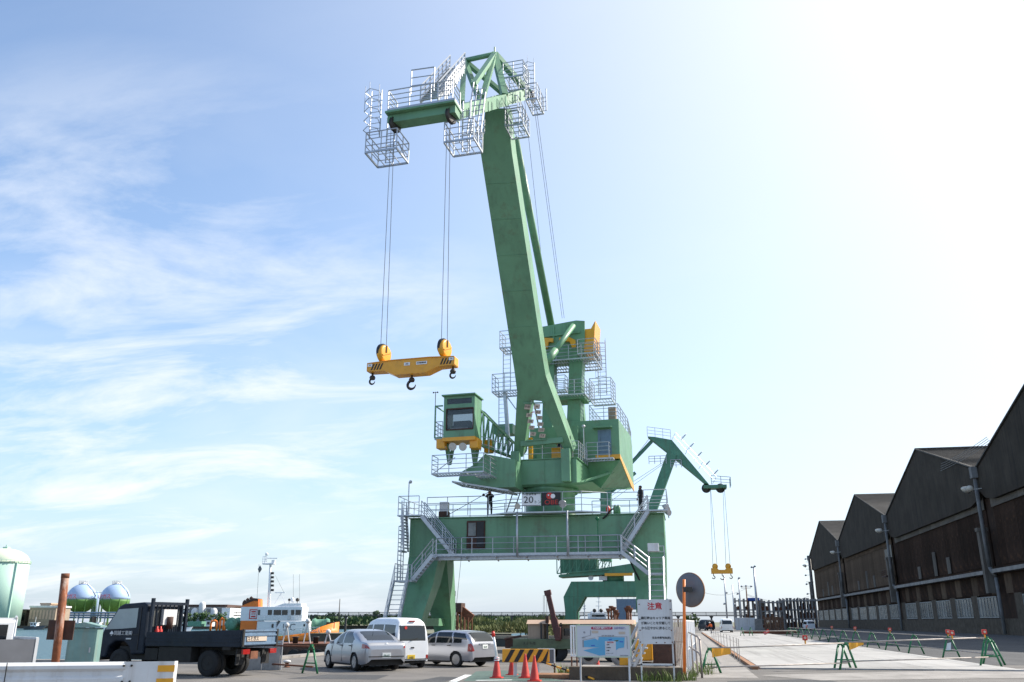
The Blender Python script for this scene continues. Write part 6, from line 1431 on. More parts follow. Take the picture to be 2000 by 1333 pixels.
m = MB(); m.box((cx(985, 1255).x, CY + .2, .55), (cx(1003, 1255).x, CY + 1.3, .95)); m.tube((cx(985, 1250).x, CY, .95), (cx(985, 1250).x + .8, CY, 1.1), .05, n=6); m.build('front_frame', K['rustdark'], cv)
# brown stakes with flared heads
for i, (px, py) in enumerate(((1188, 1190), (1193, 1185), (1198, 1187), (1203, 1193), (1205, 1198), (1223, 1188), (1227, 1185), (1231, 1189))):
    q = AY(px, py, 47.5); o = thing('stanchion', 'brown flared stanchion behind the map board, %s from the left' % ('first', 'second', 'third', 'fourth', 'fifth', 'sixth', 'seventh', 'eighth')[i], 'stanchion', (q.x, 47.5 + .15 * (i % 3), 0), local=True, group='flared stanchions behind the map board')
    m = MB(); m.tube((0, 0, 0), (0, 0, q.z - .1), .05, n=8); m.build('shaft', K['rust'], o); m = MB(); m.lathe([(.05, q.z - .22), (.13, q.z - .02), (.13, q.z + .03), (.001, q.z + .04)], n=10); m.build('head', K['rust'], o)
# low dark wall under the crane
m = MB(); m.box((-17.0, 66.0, 0), (-3.0, 66.5, .55)); lw2 = thing('parapet_wall', 'long dark blue grey parapet wall with pale coping under the crane', 'wall', (-10, 66.2, 0)); m.build('wall', K['slatehull'], lw2)
m = MB(); m.box((-17.1, 65.85, .55), (-2.9, 66.65, .75)); m.build('coping', K['oldconcrete'], lw2)
# orange pipes/clutter on the quay under the map board
for px, py, l in ((1150, 1290, 'blue grey drum lying behind the map board'), (1215, 1296, 'dark hose reel standing behind the map board')):
    q = AY(px, py, 37); o = thing('hose_reel', l, 'reel', (q.x, 37, 0), local=True); m = MB(); m.lathe([(.3, -.05), (.45, -.05), (.45, .05), (.3, .05)], (0, 0, .46), (0, 1, 0), 24); m.build('rim', K['pipe'], o)
    m = MB(); m.lathe([(.1, -.2), (.22, -.2), (.22, .2), (.1, .2)], (0, .0, .46), (0, 1, 0), 18); m.build('drum', K['rubber'], o); m = MB(); m.bar((-.3, 0, .02), (0, 0, .46), .05); m.bar((.3, 0, .02), (0, 0, .46), .05); m.build('stand', K['steel'], o)

# ---------------------------------------------------------------- far crane
FY = 134.0
def F(px, py, y=FY): return AY(px, py, y)
fc = thing('far_portal_crane', 'smaller weathered green portal crane farther along the quay, jib bent over the land', 'crane', (-9.6, FY + 2, 0))
fg = K['fgreen']
bx0, bx1 = F(1100, 1140).x, F(1294, 1140).x; bz0, bz1 = F(1150, 1166).z, F(1150, 1136).z
m = MB(); m.box((bx0 + 1.2, FY, bz0), (bx1, FY + 3.6, bz1)); m.prism([(bx0 + 1.2, FY, bz1), (bx0 + 1.2, FY, bz0), (bx0, FY, bz0)], (0, 3.6, 0)); m.build('portal_beam', fg, fc, bevel=.05)
for xa, s in ((bx0, 1), (bx1 - 2.0, -1)):
    for yy in (FY, FY + 2.4):
        m = MB(); m.hexa([(xa, yy, bz0 + .02), (xa + 3.2 if s > 0 else xa + 2, yy, bz0 + .02), (xa + 3.2 if s > 0 else xa + 2, yy + 1.2, bz0 + .02), (xa, yy + 1.2, bz0 + .02)], [(xa + .2, yy, bz0 - 2), (xa + 2.0, yy, bz0 - 2), (xa + 2.0, yy + 1.2, bz0 - 2), (xa + .2, yy + 1.2, bz0 - 2)]); m.box((xa + .2, yy + .01, .3), (xa + 1.9, yy + 1.19, bz0 - 2)); m.build('leg', fg, fc)
c = F(1192, 1130); ftop = F(1192, 1128).z
m = MB(); m.lathe([(1.6, bz1), (1.6, ftop + .8)], (c.x + .3, FY + 1.8, 0), n=24); m.build('slewing_column', fg, fc)
hb0, hb1 = F(1092, 1128), F(1225, 1118)
m = MB(); m.prism([(hb0.x, FY - .5, hb0.z), (hb1.x, FY - .5, hb1.z - .2), (hb1.x + 2, FY - .5, hb1.z + .6), (hb1.x + 2, FY - .5, hb1.z + 1.4), (hb0.x, FY - .5, hb0.z + .3)], (0, 4.6, 0)); m.build('slewing_frame', fg, fc)
# balustrade truss around the machinery
a, b = F(1089, 1121), F(1190, 1092)
m = MB(); n_ = 8
for yy in (FY - .6, FY + 3.6):
    m.bar((a.x, yy, a.z), (b.x, yy, a.z + .5), .16); m.bar((a.x, yy, b.z), (b.x, yy, b.z + .1), .16)
    for k in range(n_ + 1):
        x = a.x + (b.x - a.x) * k / n_; m.bar((x, yy, a.z + .5 * k / n_), (x, yy, b.z), .12)
        if k < n_: m.bar((x, yy, a.z + .5 * k / n_), (x + (b.x - a.x) / n_, yy, b.z), .09)
m.build('lattice', fg, fc)
m = MB(); m.box((a.x + .4, FY, a.z + .2), (b.x - 2, FY + 3.2, b.z + 2.6)); m.build('machinery_house', fg, fc, bevel=.05)
a, b = F(1182, 1126), F(1236, 1120); m = MB(); m.box((a.x, FY - .8, a.z), (b.x, FY - .6, b.z)); m.build('walkway_edge', K['yellow'], fc)
q = F(1170, 1134); m = MB(); m.box((q.x, FY - .1, q.z), (q.x + 1.2, FY, q.z + .6)); m.lathe([(.001, 0), (.4, 0), (.4, .02)], (q.x - 1.2, FY - .08, q.z + .4), (0, -1, 0), 14); m.build('name_plate', K['dirtywhite'], fc)
# mast / jib
jA, jB = F(1262, 1000), F(1312, 884); jA0 = F(1236, 1095)
m = MB(); m.bar(V((jA0.x, FY + 1.8, jA0.z)), V((jB.x, FY + 1.8, jB.z)), 1.5, 1.9, up=(0, 1, 0)); m.build('jib', fg, fc, bevel=.05)
m = MB(); cg_ = lambda p: V((p.x, FY + 1.0, p.z))
fj = [F(1264, 850), F(1278, 851), F(1312, 857), F(1385, 944), F(1377, 942), F(1307, 884)]
m.prism([cg_(p) for p in fj], (0, 1.6, 0)); m.build('fore_jib', fg, fc, bevel=.04)
m = MB(); a, b = F(1374, 946), F(1420, 950); m.box((a.x, FY + .6, b.z - .1), (b.x, FY + 3.0, b.z + .35)); m.build('head_beam', fg, fc)
m = MB()
for px in (1380, 1408): q = F(px, 952); m.lathe([(.15, -.2), (.7, -.2), (.7, .2), (.15, .2)], (q.x, FY + 1.8, q.z + .1), (0, 1, 0), 16)
m.build('sheave_pair', K['steel'], fc, kind='stuff')
m = MB(); m.bar(V((F(1272, 858).x, FY + 1.8, F(1272, 858).z)), V((F(1190, 945).x, FY + 1.8, F(1190, 945).z)), .5); m.bar(V((F(1240, 920).x, FY + 1.8, F(1240, 920).z)), V((F(1170, 975).x, FY + 1.8, F(1170, 975).z)), .45); m.build('back_stay', fg, fc)
for (x0, y0, x1, y1) in ((1268, 853, 1188, 955), (1300, 897, 1190, 968), (1300, 900, 1180, 985)):
    m = MB(); p, q = F(x0, y0), F(x1, y1); m.tube((p.x, FY + 1.4, p.z), (q.x, FY + 1.4, q.z), .035, n=4); m.build('rope', K['rope'], fc)
tr0, tr1 = F(1190, 1095), F(1182, 940)
m = MB(); m.bar((tr0.x - .6, FY + 1.8, tr0.z), (tr1.x, FY + 1.8, tr1.z), 1.6, 2.2); m.build('tower', fg, fc)
m = MB(); P1 = [F(1264, 850), F(1310, 856)]; m.rail([cg_(p) for p in P1], 1.5, 2, 1.4, .035); P2 = [F(1312, 857), F(1392, 944)]; m.rail([cg_(p) for p in P2], 1.3, 1, 2.6, .035, up=(.5, 0, .85)); m.rail([(F(1390, 945).x, FY + .6, F(1390, 945).z), (F(1428, 948).x, FY + .6, F(1428, 948).z), (F(1428, 948).x, FY + 3, F(1428, 948).z)], 1.3, 2, 1.2, .05); m.build('railing', gv, fc)
for k in range(5):
    p = P2[0].lerp(P2[1], (k + .5) / 5); m = MB(); u_ = V((.72, 0, .69)); t_ = V((.69, 0, -.72)); m.path([cg_(p) + V((0, .4 + .5 * math.cos(t), 0)) + u_ * (1.2 + 1.1 * math.sin(t)) for t in [math.pi * i / 8 for i in range(9)]], .05, 5); m.build('ladder_hoop', gv, fc)
m = MB(); q = F(1283, 905); m.rail([(q.x - 1.2, FY + .6, q.z), (q.x + 1.4, FY + .6, q.z)], 1.2, 2, .8, .05); q = F(1318, 912); m.rail([(q.x - .6, FY + .8, q.z), (q.x + 1.0, FY + .8, q.z)], 1.2, 2, .8, .05); m.build('railing', gv, fc)
# its lifting beam
q0, q1 = F(1390, 1120), F(1432, 1112)
fl_ = thing('far_lifting_beam', 'small yellow lifting beam with two sheave blocks hanging from the far crane', 'lifting beam', ((q0.x + q1.x) / 2, FY + 1.8, q0.z))
m = MB(); m.prism([(q0.x, FY + 1.5, q0.z), (q1.x, FY + 1.5, q0.z), (q1.x, FY + 1.5, q1.z + .25), (q1.x - .9, FY + 1.5, q1.z + .25), (q1.x - 1.1, FY + 1.5, q1.z), (q0.x + 1.1, FY + 1.5, q1.z), (q0.x + .9, FY + 1.5, q1.z + .25), (q0.x, FY + 1.5, q1.z + .25)], (0, .6, 0)); m.build('beam', K['yellow'], fl_)
for x in (q0.x + .6, q1.x - .6):
    m = MB(); m.lathe([(.1, -.25), (.42, -.25), (.42, .25), (.1, .25)], (x, FY + 1.8, q1.z + .5), (0, 1, 0), 16); m.build('sheave_block', K['yellow'], fl_)
for x, r_ in ((q0.x + .3, .2), ((q0.x + q1.x) / 2, .27), (q1.x - .3, .2)):
    m = MB(); m.tube((x, FY + 1.8, q0.z), (x, FY + 1.8, q0.z - .3), .06, n=6); m.path([(x + r_ * math.sin(t), FY + 1.8, q0.z - .3 - r_ + r_ * math.cos(t)) for t in [i * .45 for i in range(11)]], .07, 6); m.build('hook', K['steel'], fl_)
for px, x in ((1388, q0.x + .3), (1389, q0.x + .9), (1413, q1.x - .9), (1416, q1.x - .3)):
    p = F(px, 955); m = MB(); m.tube((p.x, FY + 1.8, p.z), (x, FY + 1.8, q1.z + .6), .035, n=4); m.build('hoist_rope', K['rope'], fc)
# third portal far behind
TY = 215.
a, b = AY(1205, 1215, TY), AY(1262, 1170, TY)
o = thing('blue_grey_portal', 'pale blue grey arched steel portal seen under the far crane', 'portal', ((a.x + b.x) / 2, TY, 0))
m = MB(); m.box((a.x, TY, b.z - 2.4), (b.x + 5, TY + 3, b.z)); m.prism([(a.x, TY - .1, b.z - 2.3), (a.x, TY - .1, 0), (a.x + 2.2, TY - .1, 0), (a.x + 2.2, TY - .1, b.z - 4), (a.x + 3.4, TY - .1, b.z - 2.3)], (0, 3, 0)); m.build('frame', K['bluegrey'], o)
m = MB(); m.rail([(a.x, TY, b.z), (b.x, TY, b.z)], 1.4, 1, 1.5, .06); m.build('railing', gv, o)
# ship beyond
D_ = 240.
o = thing('white_ship', 'white ship bridge with cross tree mast far beyond under the far crane', 'ship', AD(1160, 1225, D_)); R_ = lambda px, py, d=D_: AD(px, py, d)
def rbox(m, px0, py0, px1, py1, d, dep_, mi=0):
    a, b = AD(px0, py1, d), AD(px1, py0, d); b2 = V((b.x, b.y, a.z)); a2 = V((a.x, a.y, b.z))
    q = [a, b2, b, a2]; return m.hexa(q, [x + CF * dep_ for x in q], mi)
m = MB(); rbox(m, 1128, 1209, 1200, 1236, D_, 10); m.build('hull', K['slatehull'], o); m = MB(); rbox(m, 1152, 1198, 1184, 1214, D_ + 1, 6); rbox(m, 1156, 1194, 1180, 1198, D_ + 2, 4); m.build('bridge', K['white'], o)
m = MB(); rbox(m, 1156, 1201, 1181, 1205, D_ + .9, .2); m.build('window_band', K['glass'], o)
m = MB(); m.tube(R_(1169, 1196), R_(1170, 1158), .12, n=6)
for y_, w_ in ((1184, 6), (1176, 5), (1168, 3)): m.tube(R_(1169 - w_, y_), R_(1169 + w_, y_), .07, n=5)
m.build('mast', K['white'], o)
m = MB(); m.tube(R_(1142, 1215), R_(1141, 1168), .14, n=6); 
for y_ in (1186, 1191): m.path([R_(1138, y_ - 3), R_(1141, y_), R_(1144, y_ - 3)], .08, 5)
m.build('signal_mast', K['galv'], o)
for px in (1161, 1174): m = MB(); m.ball(R_(px, 1193), .5, 10, 6); m.build('radome', K['steel'], o)

# ---------------------------------------------------------------- reeds, hopper, conveyor trestle
m = MB(); rs = []
reed = MB()
for k in range(2200):
    px = random.uniform(905, 1125); dd = random.uniform(112, 138); p = AY(px, 1230, dd); g0 = V((p.x, dd, .0 if p.x > QX else .4)); top = .8 + .75 * (.5 + .5 * math.sin(p.x * .55)) * random.uniform(.35, 1.5) + (dd - 112) * .02
    for j in range(5):
        a = random.uniform(0, 6.28); d = V((math.cos(a), math.sin(a), 0)); s = V((-d.y, d.x, 0)) * .06; b0_ = g0 + V((random.uniform(-.5, .5), random.uniform(-.5, .5), random.uniform(0, top * .6))); t_ = b0_ + Z * top * random.uniform(.35, .6) + d * .35
        reed.add([b0_ - s, b0_ + s, t_ + s * .4, t_ - s * .4], [(0, 1, 2, 3)])
o = reed.build('reeds', K['reed'], kind='stuff', origin=(0, 0, 0)); o['label'] = 'belt of green and straw coloured reeds beyond the parapet wall'; o['category'] = 'reeds'
# rusty hopper tower with chute
HY = 108.
o = thing('hopper_tower', 'rusty hopper tower with sloping chute beside the crane leg', 'hopper', (AY(893, 1225, HY).x, HY, 0))
m = MB(); a, b = AY(889, 1196, HY), AY(901, 1178, HY); m.box((a.x, HY, a.z), (b.x, HY + 2, b.z)); m.build('bin', K['rustdark'], o); m = MB()
for px in (886, 892, 900, 906, 914): q = AY(px, 1235, HY); m.bar((q.x, HY, -1.5), (q.x, HY, AY(px, 1196 if px < 905 else 1206, HY).z), .16); m.bar((q.x, HY + 2, -1.5), (q.x, HY + 2, AY(px, 1196 if px < 905 else 1206, HY).z), .16)
m.build('trestle_legs', K['rust'], o, kind='stuff')
m = MB(); m.bar(AY(898, 1190, HY + 1), AY(922, 1209, HY + 1), 1.0, .6, up=(0, 1, 0)); m.build('chute', K['rust'], o); m = MB(); m.bar(AY(885, 1225, HY), AY(884, 1160, HY), .3); m.rail([AY(884, 1165, HY), AY(889, 1165, HY)], .6, 1, .5, .05); m.build('mast', K['steel'], o)
# conveyor trestle
TD = 310.
ct = thing('conveyor_trestle', 'long thin pipe and conveyor bridge on posts running along the horizon', 'conveyor bridge', AD(1000, 1216, TD))
def hz(px, z): p = AD(px, 1215, TD); return V((p.x, p.y, z))
m = MB()
zt0, zt1 = AD(1000, 1196.5, TD).z, AD(1000, 1203, TD).z
m.bar(hz(455, zt1), hz(1520, zt1), .5, .35); m.bar(hz(455, zt0), hz(1520, zt0), .3, .22); m.bar(hz(640, zt1 + .55), hz(1520, zt1 + .55), .3, .25); m.build('conveyor_deck', K['steel'], ct)
for k in range(54): px = 460 + 20 * k; m = MB(); m.bar(hz(px, zt1), hz(px, zt0), .14); m.build('upright', K['steel'], ct)
for k in range(16):
    px = 480 + 65 * k; m = MB(); m.bar(hz(px, -2), hz(px, zt1), .6); m.bar(hz(px - 3.5, zt1 - .1), hz(px, zt1 - 1.1), .25); m.bar(hz(px + 3.5, zt1 - .1), hz(px, zt1 - 1.1), .25); m.build('pier', K['steel'], ct)
def pole(label, px, pyb, pyt, d, r=.14, lamps=(), mt='galv', arms=()):
    b, t = AD(px, pyb, d), AD(px, pyt, d); b.z = 0 if b.z > -1 and d < 400 else b.z; o = thing('pole', label, 'pole', (t.x, t.y, b.z)); m = MB(); m.tube((t.x, t.y, b.z), t, r, r * .6, n=8); m.build('shaft', K[mt], o)
    for dx, dy in lamps: m = MB(); q = t + CR * dx + Z * dy; m.bar(t + Z * dy, q, .08); m.lathe([(.12, -.2), (.32, .1), (.05, .2)], q, (.2, -.5, -.8), 10); m.build('lamp', K['galv'], o)
    for y_, w_ in arms: m = MB(); q = AD(px, y_, d); m.bar(q - CR * w_, q + CR * w_, .09); m.build('cross_arm', K['steel'], o)
    return o
pole('bare utility pole standing right of the tug bow', 664, 1235, 1170, 280, .2, mt='steel')
pole('tall thin light pole under the far lifting beam', 1414, 1225, 1124, 215, .22, ((.3, -4), (-.4, -6.5)))
pole('slim pole just right of the pole under the far lifting beam', 1430, 1225, 1143, 220, .2, ((.3, -4.5),))
pole('light pole with one lamp rising over the pipe racks', 1442, 1222, 1129, 225, .22, ((.2, 0), (-.5, -3.8)))
pole('tallest grey light pole in front of the pipe racks', 1472, 1228, 1107, 215, .34, ((.25, .1), (-.5, -.1)))
pole('wooden pole with three lamps above the racks', 1457, 1222, 1147, 228, .22, ((-1.1, .2), (0, .3), (1.3, .2)), 'wood', ((1149, 1.2),))
pole('dark utility pole with stacked floodlights at the far warehouse corner', 1582, 1227, 1092, 240, .3, ((-1.6, -9), (-1.6, -6.5), (-1.6, -4.2), (-1.2, 0)), 'steel', ((1098, 1.2), (1112, 1.1), (1137, 1.0)))
for i, (x0, y0, x1, y1, sag) in enumerate(((1370, 1156, 1457, 1150, 1.2), (1457, 1160, 1580, 1165, 1.6), (1457, 1162, 1580, 1168, 1.6))):
    m = MB(); A, B = AD(x0, y0, 228), AD(x1, y1, 236); prev = A
    for k in range(1, 13): t = k / 12; q = A.lerp(B, t) - Z * sag * 4 * t * (1 - t); m.tube(prev, q, .035, n=4, cap=False); prev = q
    tag(m.build('overhead_wire', K['rope']), ('overhead wire sagging left from the three lamp pole', 'upper overhead wire from the three lamp pole to the warehouse', 'lower overhead wire from the three lamp pole to the warehouse')[i], 'wire', 'overhead wires')
# pipe racks
def rack(label, px0, px1, pyt, y, cols, rows, mt, fill):
    a, b = AY(px0, 1228, y), AY(px1, pyt, y); o = thing('storage_rack', label, 'rack', ((a.x + b.x) / 2, y, 0)); W_ = b.x - a.x; H_ = b.z
    um = None
    for k in range(cols + 1):
        x = a.x + W_ * k / cols
        for dy in (0, 3):
            m = MB(); m.box((x - .17, y + dy, 0), (x + .17, y + dy + .3, H_ * random.uniform(.96, 1.01))); m.build('upright', K[mt], o)
    for r in range(rows + 1):
        z = H_ * (r / (rows + .4)) + .2; m = MB(); m.box((a.x, y - .05, z - .15), (b.x, y + 3.2, z + .1)); m.build('shelf', K[mt], o)
        if r < rows:
            for k in range(cols):
                if random.random() < fill:
                    m = MB(); x = a.x + W_ * k / cols + .25; w_ = W_ / cols - .5; hh = H_ / (rows + .4) * random.uniform(.35, .8)
                    n_ = 4
                    for i in range(n_): m.box((x + w_ * i / n_, y + .3, z + .11), (x + w_ * (i + .85) / n_, y + 2.6, z + hh * random.uniform(.7, 1)))
                    m.build('bundle', K['wood' if random.random() < .35 else 'rust'], o)
rack('open rusty storage rack with sky showing through beside the three lamp pole', 1440, 1488, 1168, 236, 6, 3, 'rackgrey', .45)
rack('densely stacked rust red storage rack in the middle of the yard', 1489, 1528, 1172, 233, 5, 3, 'rackgrey', .95)
rack('long grey storage rack reaching to the dark utility pole', 1530, 1592, 1168, 242, 10, 3, 'rackgrey', .75)
a, b = AY(1460, 1174, 235), AY(1483, 1168, 235); m = MB(); m.box((a.x, 235, a.z), (b.x, 237, b.z)); tag(m.build('blue_tarp', K['blue'], bevel=.1), 'bright blue sheet covering the top of the open rack', 'tarpaulin')
for (x0, x1, y0, y1, yy, mt, l) in ((1437, 1475, 1207, 1224, 205, 'dirtywhite', 'low white block wall in front of the open rack'), (1475, 1488, 1210, 1225, 204, 'oldconcrete', 'grey concrete wall end in front of the racks')):
    a, b = AY(x0, y1, yy), AY(x1, y0, yy); m = MB(); m.box((a.x, yy, 0), (b.x, yy + .5, b.z)); tag(m.build('yard_wall', K[mt], bevel=.03), l, 'wall')
a, b = AY(1493, 1224, 206), AY(1530, 1204, 206); o = thing('timber_hoarding', 'brown timber board hoarding in front of the rust red rack', 'hoarding', ((a.x + b.x) / 2, 206, 0))
for k in range(12): x = a.x + (b.x - a.x) * k / 12; m = MB(); m.box((x, 206, 0), (x + (b.x - a.x) / 12 - .05, 206.12, b.z * random.uniform(.9, 1))); m.build('plank', K['wood'], o)
for k, px in enumerate((1446, 1462, 1470)):
    q = G(px, 1231); o = thing('drum', 'dark rust drum in front of the white block wall, %s of three' % ('leftmost', 'middle', 'rightmost')[k], 'drum', (q.x, q.y, 0), local=True, group='drums by the block wall'); m = MB(); m.lathe([(.5, 0), (.55, .1), (.5, .5), (.55, .6), (.5, 1.0), (.001, 1.0)], n=16); m.build('shell', K['rustdark'], o)
m = MB(); q0, q1 = G(1432, 1235), G(1506, 1233); m.box((q0.x, 140, .0), (q1.x, 140.6, .45)); tag(m.build('steel_beam', K['rust']), 'long rusty steel beam lying across the far end of the apron', 'beam')
# far white van, dark truck
def far_van(label, px, py, y, w_, h_, col, rz):
    p = AY(px, py, y); o = thing('far_van', label, 'van', (p.x, y, 0), local=True); o.rotation_euler.z = rz
    st = [(-2.2, .35, .8, .86, w_ * .92), (-2.19, .3, 1.0, 1.2, w_ * .97), (-2.1, .28, 1.05, h_ * .85, w_), (-1.95, .25, 1.05, h_ * .97, w_), (1.0, .25, 1.05, h_, w_), (1.6, .25, 1.02, h_ * .8, w_), (2.1, .3, .9, 1.05, w_ * .95), (2.2, .4, .7, .8, w_ * .85)]
    loft_car(o, st, lambda x, y_, z, up, i: None if (not up and y_ > .5 and min(math.hypot(x - 1.4, z - .32), math.hypot(x + 1.3, z - .32)) < .38) else ('rear_window' if (up and x < -1.95 and 1.12 < z < h_ * .86 and y_ < w_ * .8) else ('window' if (up and y_ > w_ * .6 and 1.1 < z < h_ * .86 and -1.9 < x < 1.3) else ('tail_light' if (x < -2.0 and not up and .6 < z < .95 and y_ > w_ * .8) else 'body'))), dict(body=K[col], rear_window=K['glass'], window=K['glass'], tail_light=K['taillight']), tum=.1, pw=7, step=.12, n_low=8, n_up=12)
    for x in (1.4, -1.3):
        for s in (1, -1): wheel(o, (x, s * (w_ - .12), .32), .32, .18, .2, s, 0)
    m = MB(); m.box((-2, -w_ + .1, .25), (2, w_ - .1, .6)); m.build('underbody', K['chassis'], o); o.scale = (1.15,) * 3
q = G(1419, 1236); far_van('white van parked far off beside the person in the orange vest', 1419, 1236, q.y, .85, 1.98, 'carwhite', R(92))
q = G(1383, 1233); far_van('dark van parked far off behind the white footpath fence', 1380, 1233, q.y + 10, .85, 1.9, 'navy', R(110))
q = G(1582, 1232); far_van('small white van parked at the far warehouse corner', 1580, 1229, 205, .75, 1.8, 'carwhite', R(95))
# small hedge by the fence
# ---------------------------------------------------------------- tug
TGD = 170.
tb = AD(520, 1215, TGD); tug = thing('tugboat', 'orange and white tugboat with tall white mast moored beyond the truck', 'tugboat', (tb.x, tb.y, WZ), local=True); tug.rotation_euler.z = YAW
def tg(px, py): p = AD(px, py, TGD) - V((tb.x, tb.y, WZ)); return (p.dot(CR), p.z)
def tbox(m, px0, py0, px1, py1, y0, y1, mi=0):
    (x0, z1), (x1, z0) = tg(px0, py0), tg(px1, py1); return m.box((x0, y0, z0), (x1, y1, z1), mi)
def tpoly(m, pts, y0, y1, mi=0): return m.prism([(tg(*p)[0], y0, tg(*p)[1]) for p in pts], (0, y1 - y0, 0), mi)
hst = []
for px, py, w_ in ((385, 1243, 2.8), (420, 1244, 3.9), (480, 1244, 4.2), (560, 1242, 4.2), (610, 1236, 3.9), (632, 1225, 3.2), (648, 1219, 2.0), (658, 1216, .9), (663, 1215, .12)): hst.append((*tg(px, py), w_))
m = MB(); vs_ = []
for x, z, w_ in hst: vs_ += [(x, -w_, z), (x - w_ * .05, -w_ * .95, z * .12), (x - .4 - (4.2 - w_) * .3, -w_ * .8, -.6), (x - .4 - (4.2 - w_) * .3, w_ * .8, -.6), (x - w_ * .05, w_ * .95, z * .12), (x, w_, z), (x, 0, z - .8)]
for i in range(len(hst) - 1):
    a, b = i * 7, i * 7 + 7
    m.add([vs_[a + k] for k in range(7)] + [vs_[b + k] for k in range(7)], [(0, 7, 8, 1), (4, 11, 12, 5)], True, 0); m.add([vs_[a + k] for k in range(7)] + [vs_[b + k] for k in range(7)], [(1, 8, 9, 2), (3, 10, 11, 4), (2, 9, 10, 3)], True, 1); m.add([vs_[a + k] for k in range(7)] + [vs_[b + k] for k in range(7)], [(0, 6, 13, 7), (5, 12, 13, 6)], False, 2)
m.add([vs_[k] for k in range(6)], [(0, 1, 2, 3, 4, 5)], mi=0); m.build('hull', [K['hull'], K['black'], K['trestle']], tug)
text('lettering', 'ぱしふぃっく', .9, K['black'], tug, (tg(640, 1233)[0] - 1.1, -3.75, tg(640, 1233)[1]), (.97, .28, 0), Z)
m = MB(); tpoly(m, [(538, 1241), (556, 1214), (611, 1214), (611, 1240)], -3, 3); tbox(m, 510, 1214, 545, 1240, -2.6, 2.6); dh = m.build('deckhouse', K['white'], tug, bevel=.06)
m = MB(); tbox(m, 600, 1219, 603, 1224, -3.02, -2.9); m.build('porthole', K['glass'], dh); m = MB(); tbox(m, 538, 1219, 541, 1226, -2.7, -2.5); m.build('porthole', K['glass'], dh)
text('lettering', 'LIC', 1.7, K['plank'], dh, (tg(572, 1226)[0], -3.02, tg(572, 1226)[1]), (1, 0, 0), Z)
m = MB(); tbox(m, 511, 1186, 595, 1213, -2.6, 2.4); wh_ = m.build('wheelhouse', K['white'], tug, bevel=.06)
for x0, x1 in ((512, 515), (531, 538), (542, 555.5), (558, 568), (575, 581), (584, 593.5)): m = MB(); tbox(m, x0, 1192, x1, 1202.5, -2.66, -2.55); m.build('window', K['glass'], wh_)
m = MB(); tbox(m, 569.5, 1192, 574, 1212, -2.68, -2.56); m.build('door', K['dirtywhite'], wh_)
m = MB(); tpoly(m, [(541, 1186), (560, 1179.5), (593, 1179.5), (594, 1186)], -2.2, 2.2); m.build('top_bulwark', K['white'], wh_)
m = MB(); (xa, za), (xb, zb) = tg(511, 1213.5), tg(611, 1213.5); m.rail([(xa, -3.1, za), (xb, -3.1, za)], 1.0, 2, 1.3, .04); (xa, za), (xb, zb) = tg(528, 1241), tg(632, 1236); m.rail([(xa, -4.0, za), (xb, -4.0, zb)], 1.0, 2, 1.6, .045); m.build('railing', K['white'], tug)
m = MB(); tbox(m, 475, 1213, 510, 1236, -1.6, 1.4, 1); tbox(m, 476, 1186, 510, 1213, -1.55, 1.35, 0); tpoly(m, [(477, 1186), (509.5, 1186), (509.5, 1171), (500, 1171), (478, 1181)], -1.5, 1.3, 1); fn_ = m.build('funnel', [K['white'], K['orange']], tug, bevel=.04)
m = MB(); tpoly(m, [(478, 1183), (478, 1178), (500, 1169), (508, 1170), (508, 1174), (500, 1174)], -1.6, 1.4); m.build('funnel_cap', K['rustdark'], fn_)
for x, y_ in ((481, 1177), (487, 1173), (494, 1170)): m = MB(); (xx, zz) = tg(x, y_); m.tube((xx + .5, 0, zz - .6), (xx - .5, 0, zz + .25), .3, n=10); m.build('exhaust_pipe', K['rustdark'], fn_)
(ex, ez) = tg(499.5, 1200)
m = MB()
for x0, z0, x1, z1 in ((-.75, -.85, .75, -.7), (-.75, .7, .75, .85), (-.75, -.7, -.6, .7), (.6, -.7, .75, .7), (-.4, .3, .4, .55), (-.4, -.55, .4, -.3), (-.4, -.05, .4, .1)): m.box((ex + x0, -1.6, ez + z0), (ex + x1, -1.56, ez + z1))
m.build('emblem', K['red'], fn_)
m = MB(); (x0, z0), (x1, z1) = tg(525, 1188), tg(528.5, 1100); m.tube((x0, 0, z0), (x1, 0, z1), .32, .2, n=10); ms = m.build('mast', K['white'], tug)
(x2, z2) = tg(524, 1102); m = MB(); m.box((tg(514, 1103)[0], -.7, z2 - .1), (tg(536, 1103)[0], .7, z2 + .1)); m.rail([(tg(514.5, 1103)[0], -.7, z2), (tg(522, 1103)[0], -.7, z2)], 1.3, 2, .35, .05); m.box((tg(531, 1103)[0], -.4, z2), (tg(537, 1103)[0], .4, z2 + .7)); m.bar((tg(522, 1091)[0], 0, tg(522, 1091)[1]), (tg(542, 1091)[0], 0, tg(542, 1091)[1]), .16); m.tube((tg(519, 1103)[0], 0, z2), (tg(519, 1080)[0], 0, tg(519, 1080)[1]), .08, n=6); m.ball((tg(521, 1083)[0], 0, tg(521, 1083)[1]), .3, 8, 6); m.build('crow_nest', K['white'], ms)
for y_ in (1120, 1128, 1136, 1144, 1153): m = MB(); (xx, zz) = tg(532, y_); m.box((xx - .25, -.25, zz - .2), (xx + .25, .25, zz + .2)); m.build('lamp', K['steel'], ms)
(x3, z3) = tg(507.5, 1112); m = MB(); m.add([(x3, 0, z3 + .75), (x3 + .4, 0, z3), (x3, 0, z3 - .75), (x3 - .4, 0, z3), (x3, .4, z3), (x3, -.4, z3)], [(0, 1, 5), (0, 5, 3), (2, 5, 1), (2, 3, 5), (0, 4, 1), (0, 3, 4), (2, 1, 4), (2, 4, 3)]); m.build('signal_shape', K['plank'], ms)
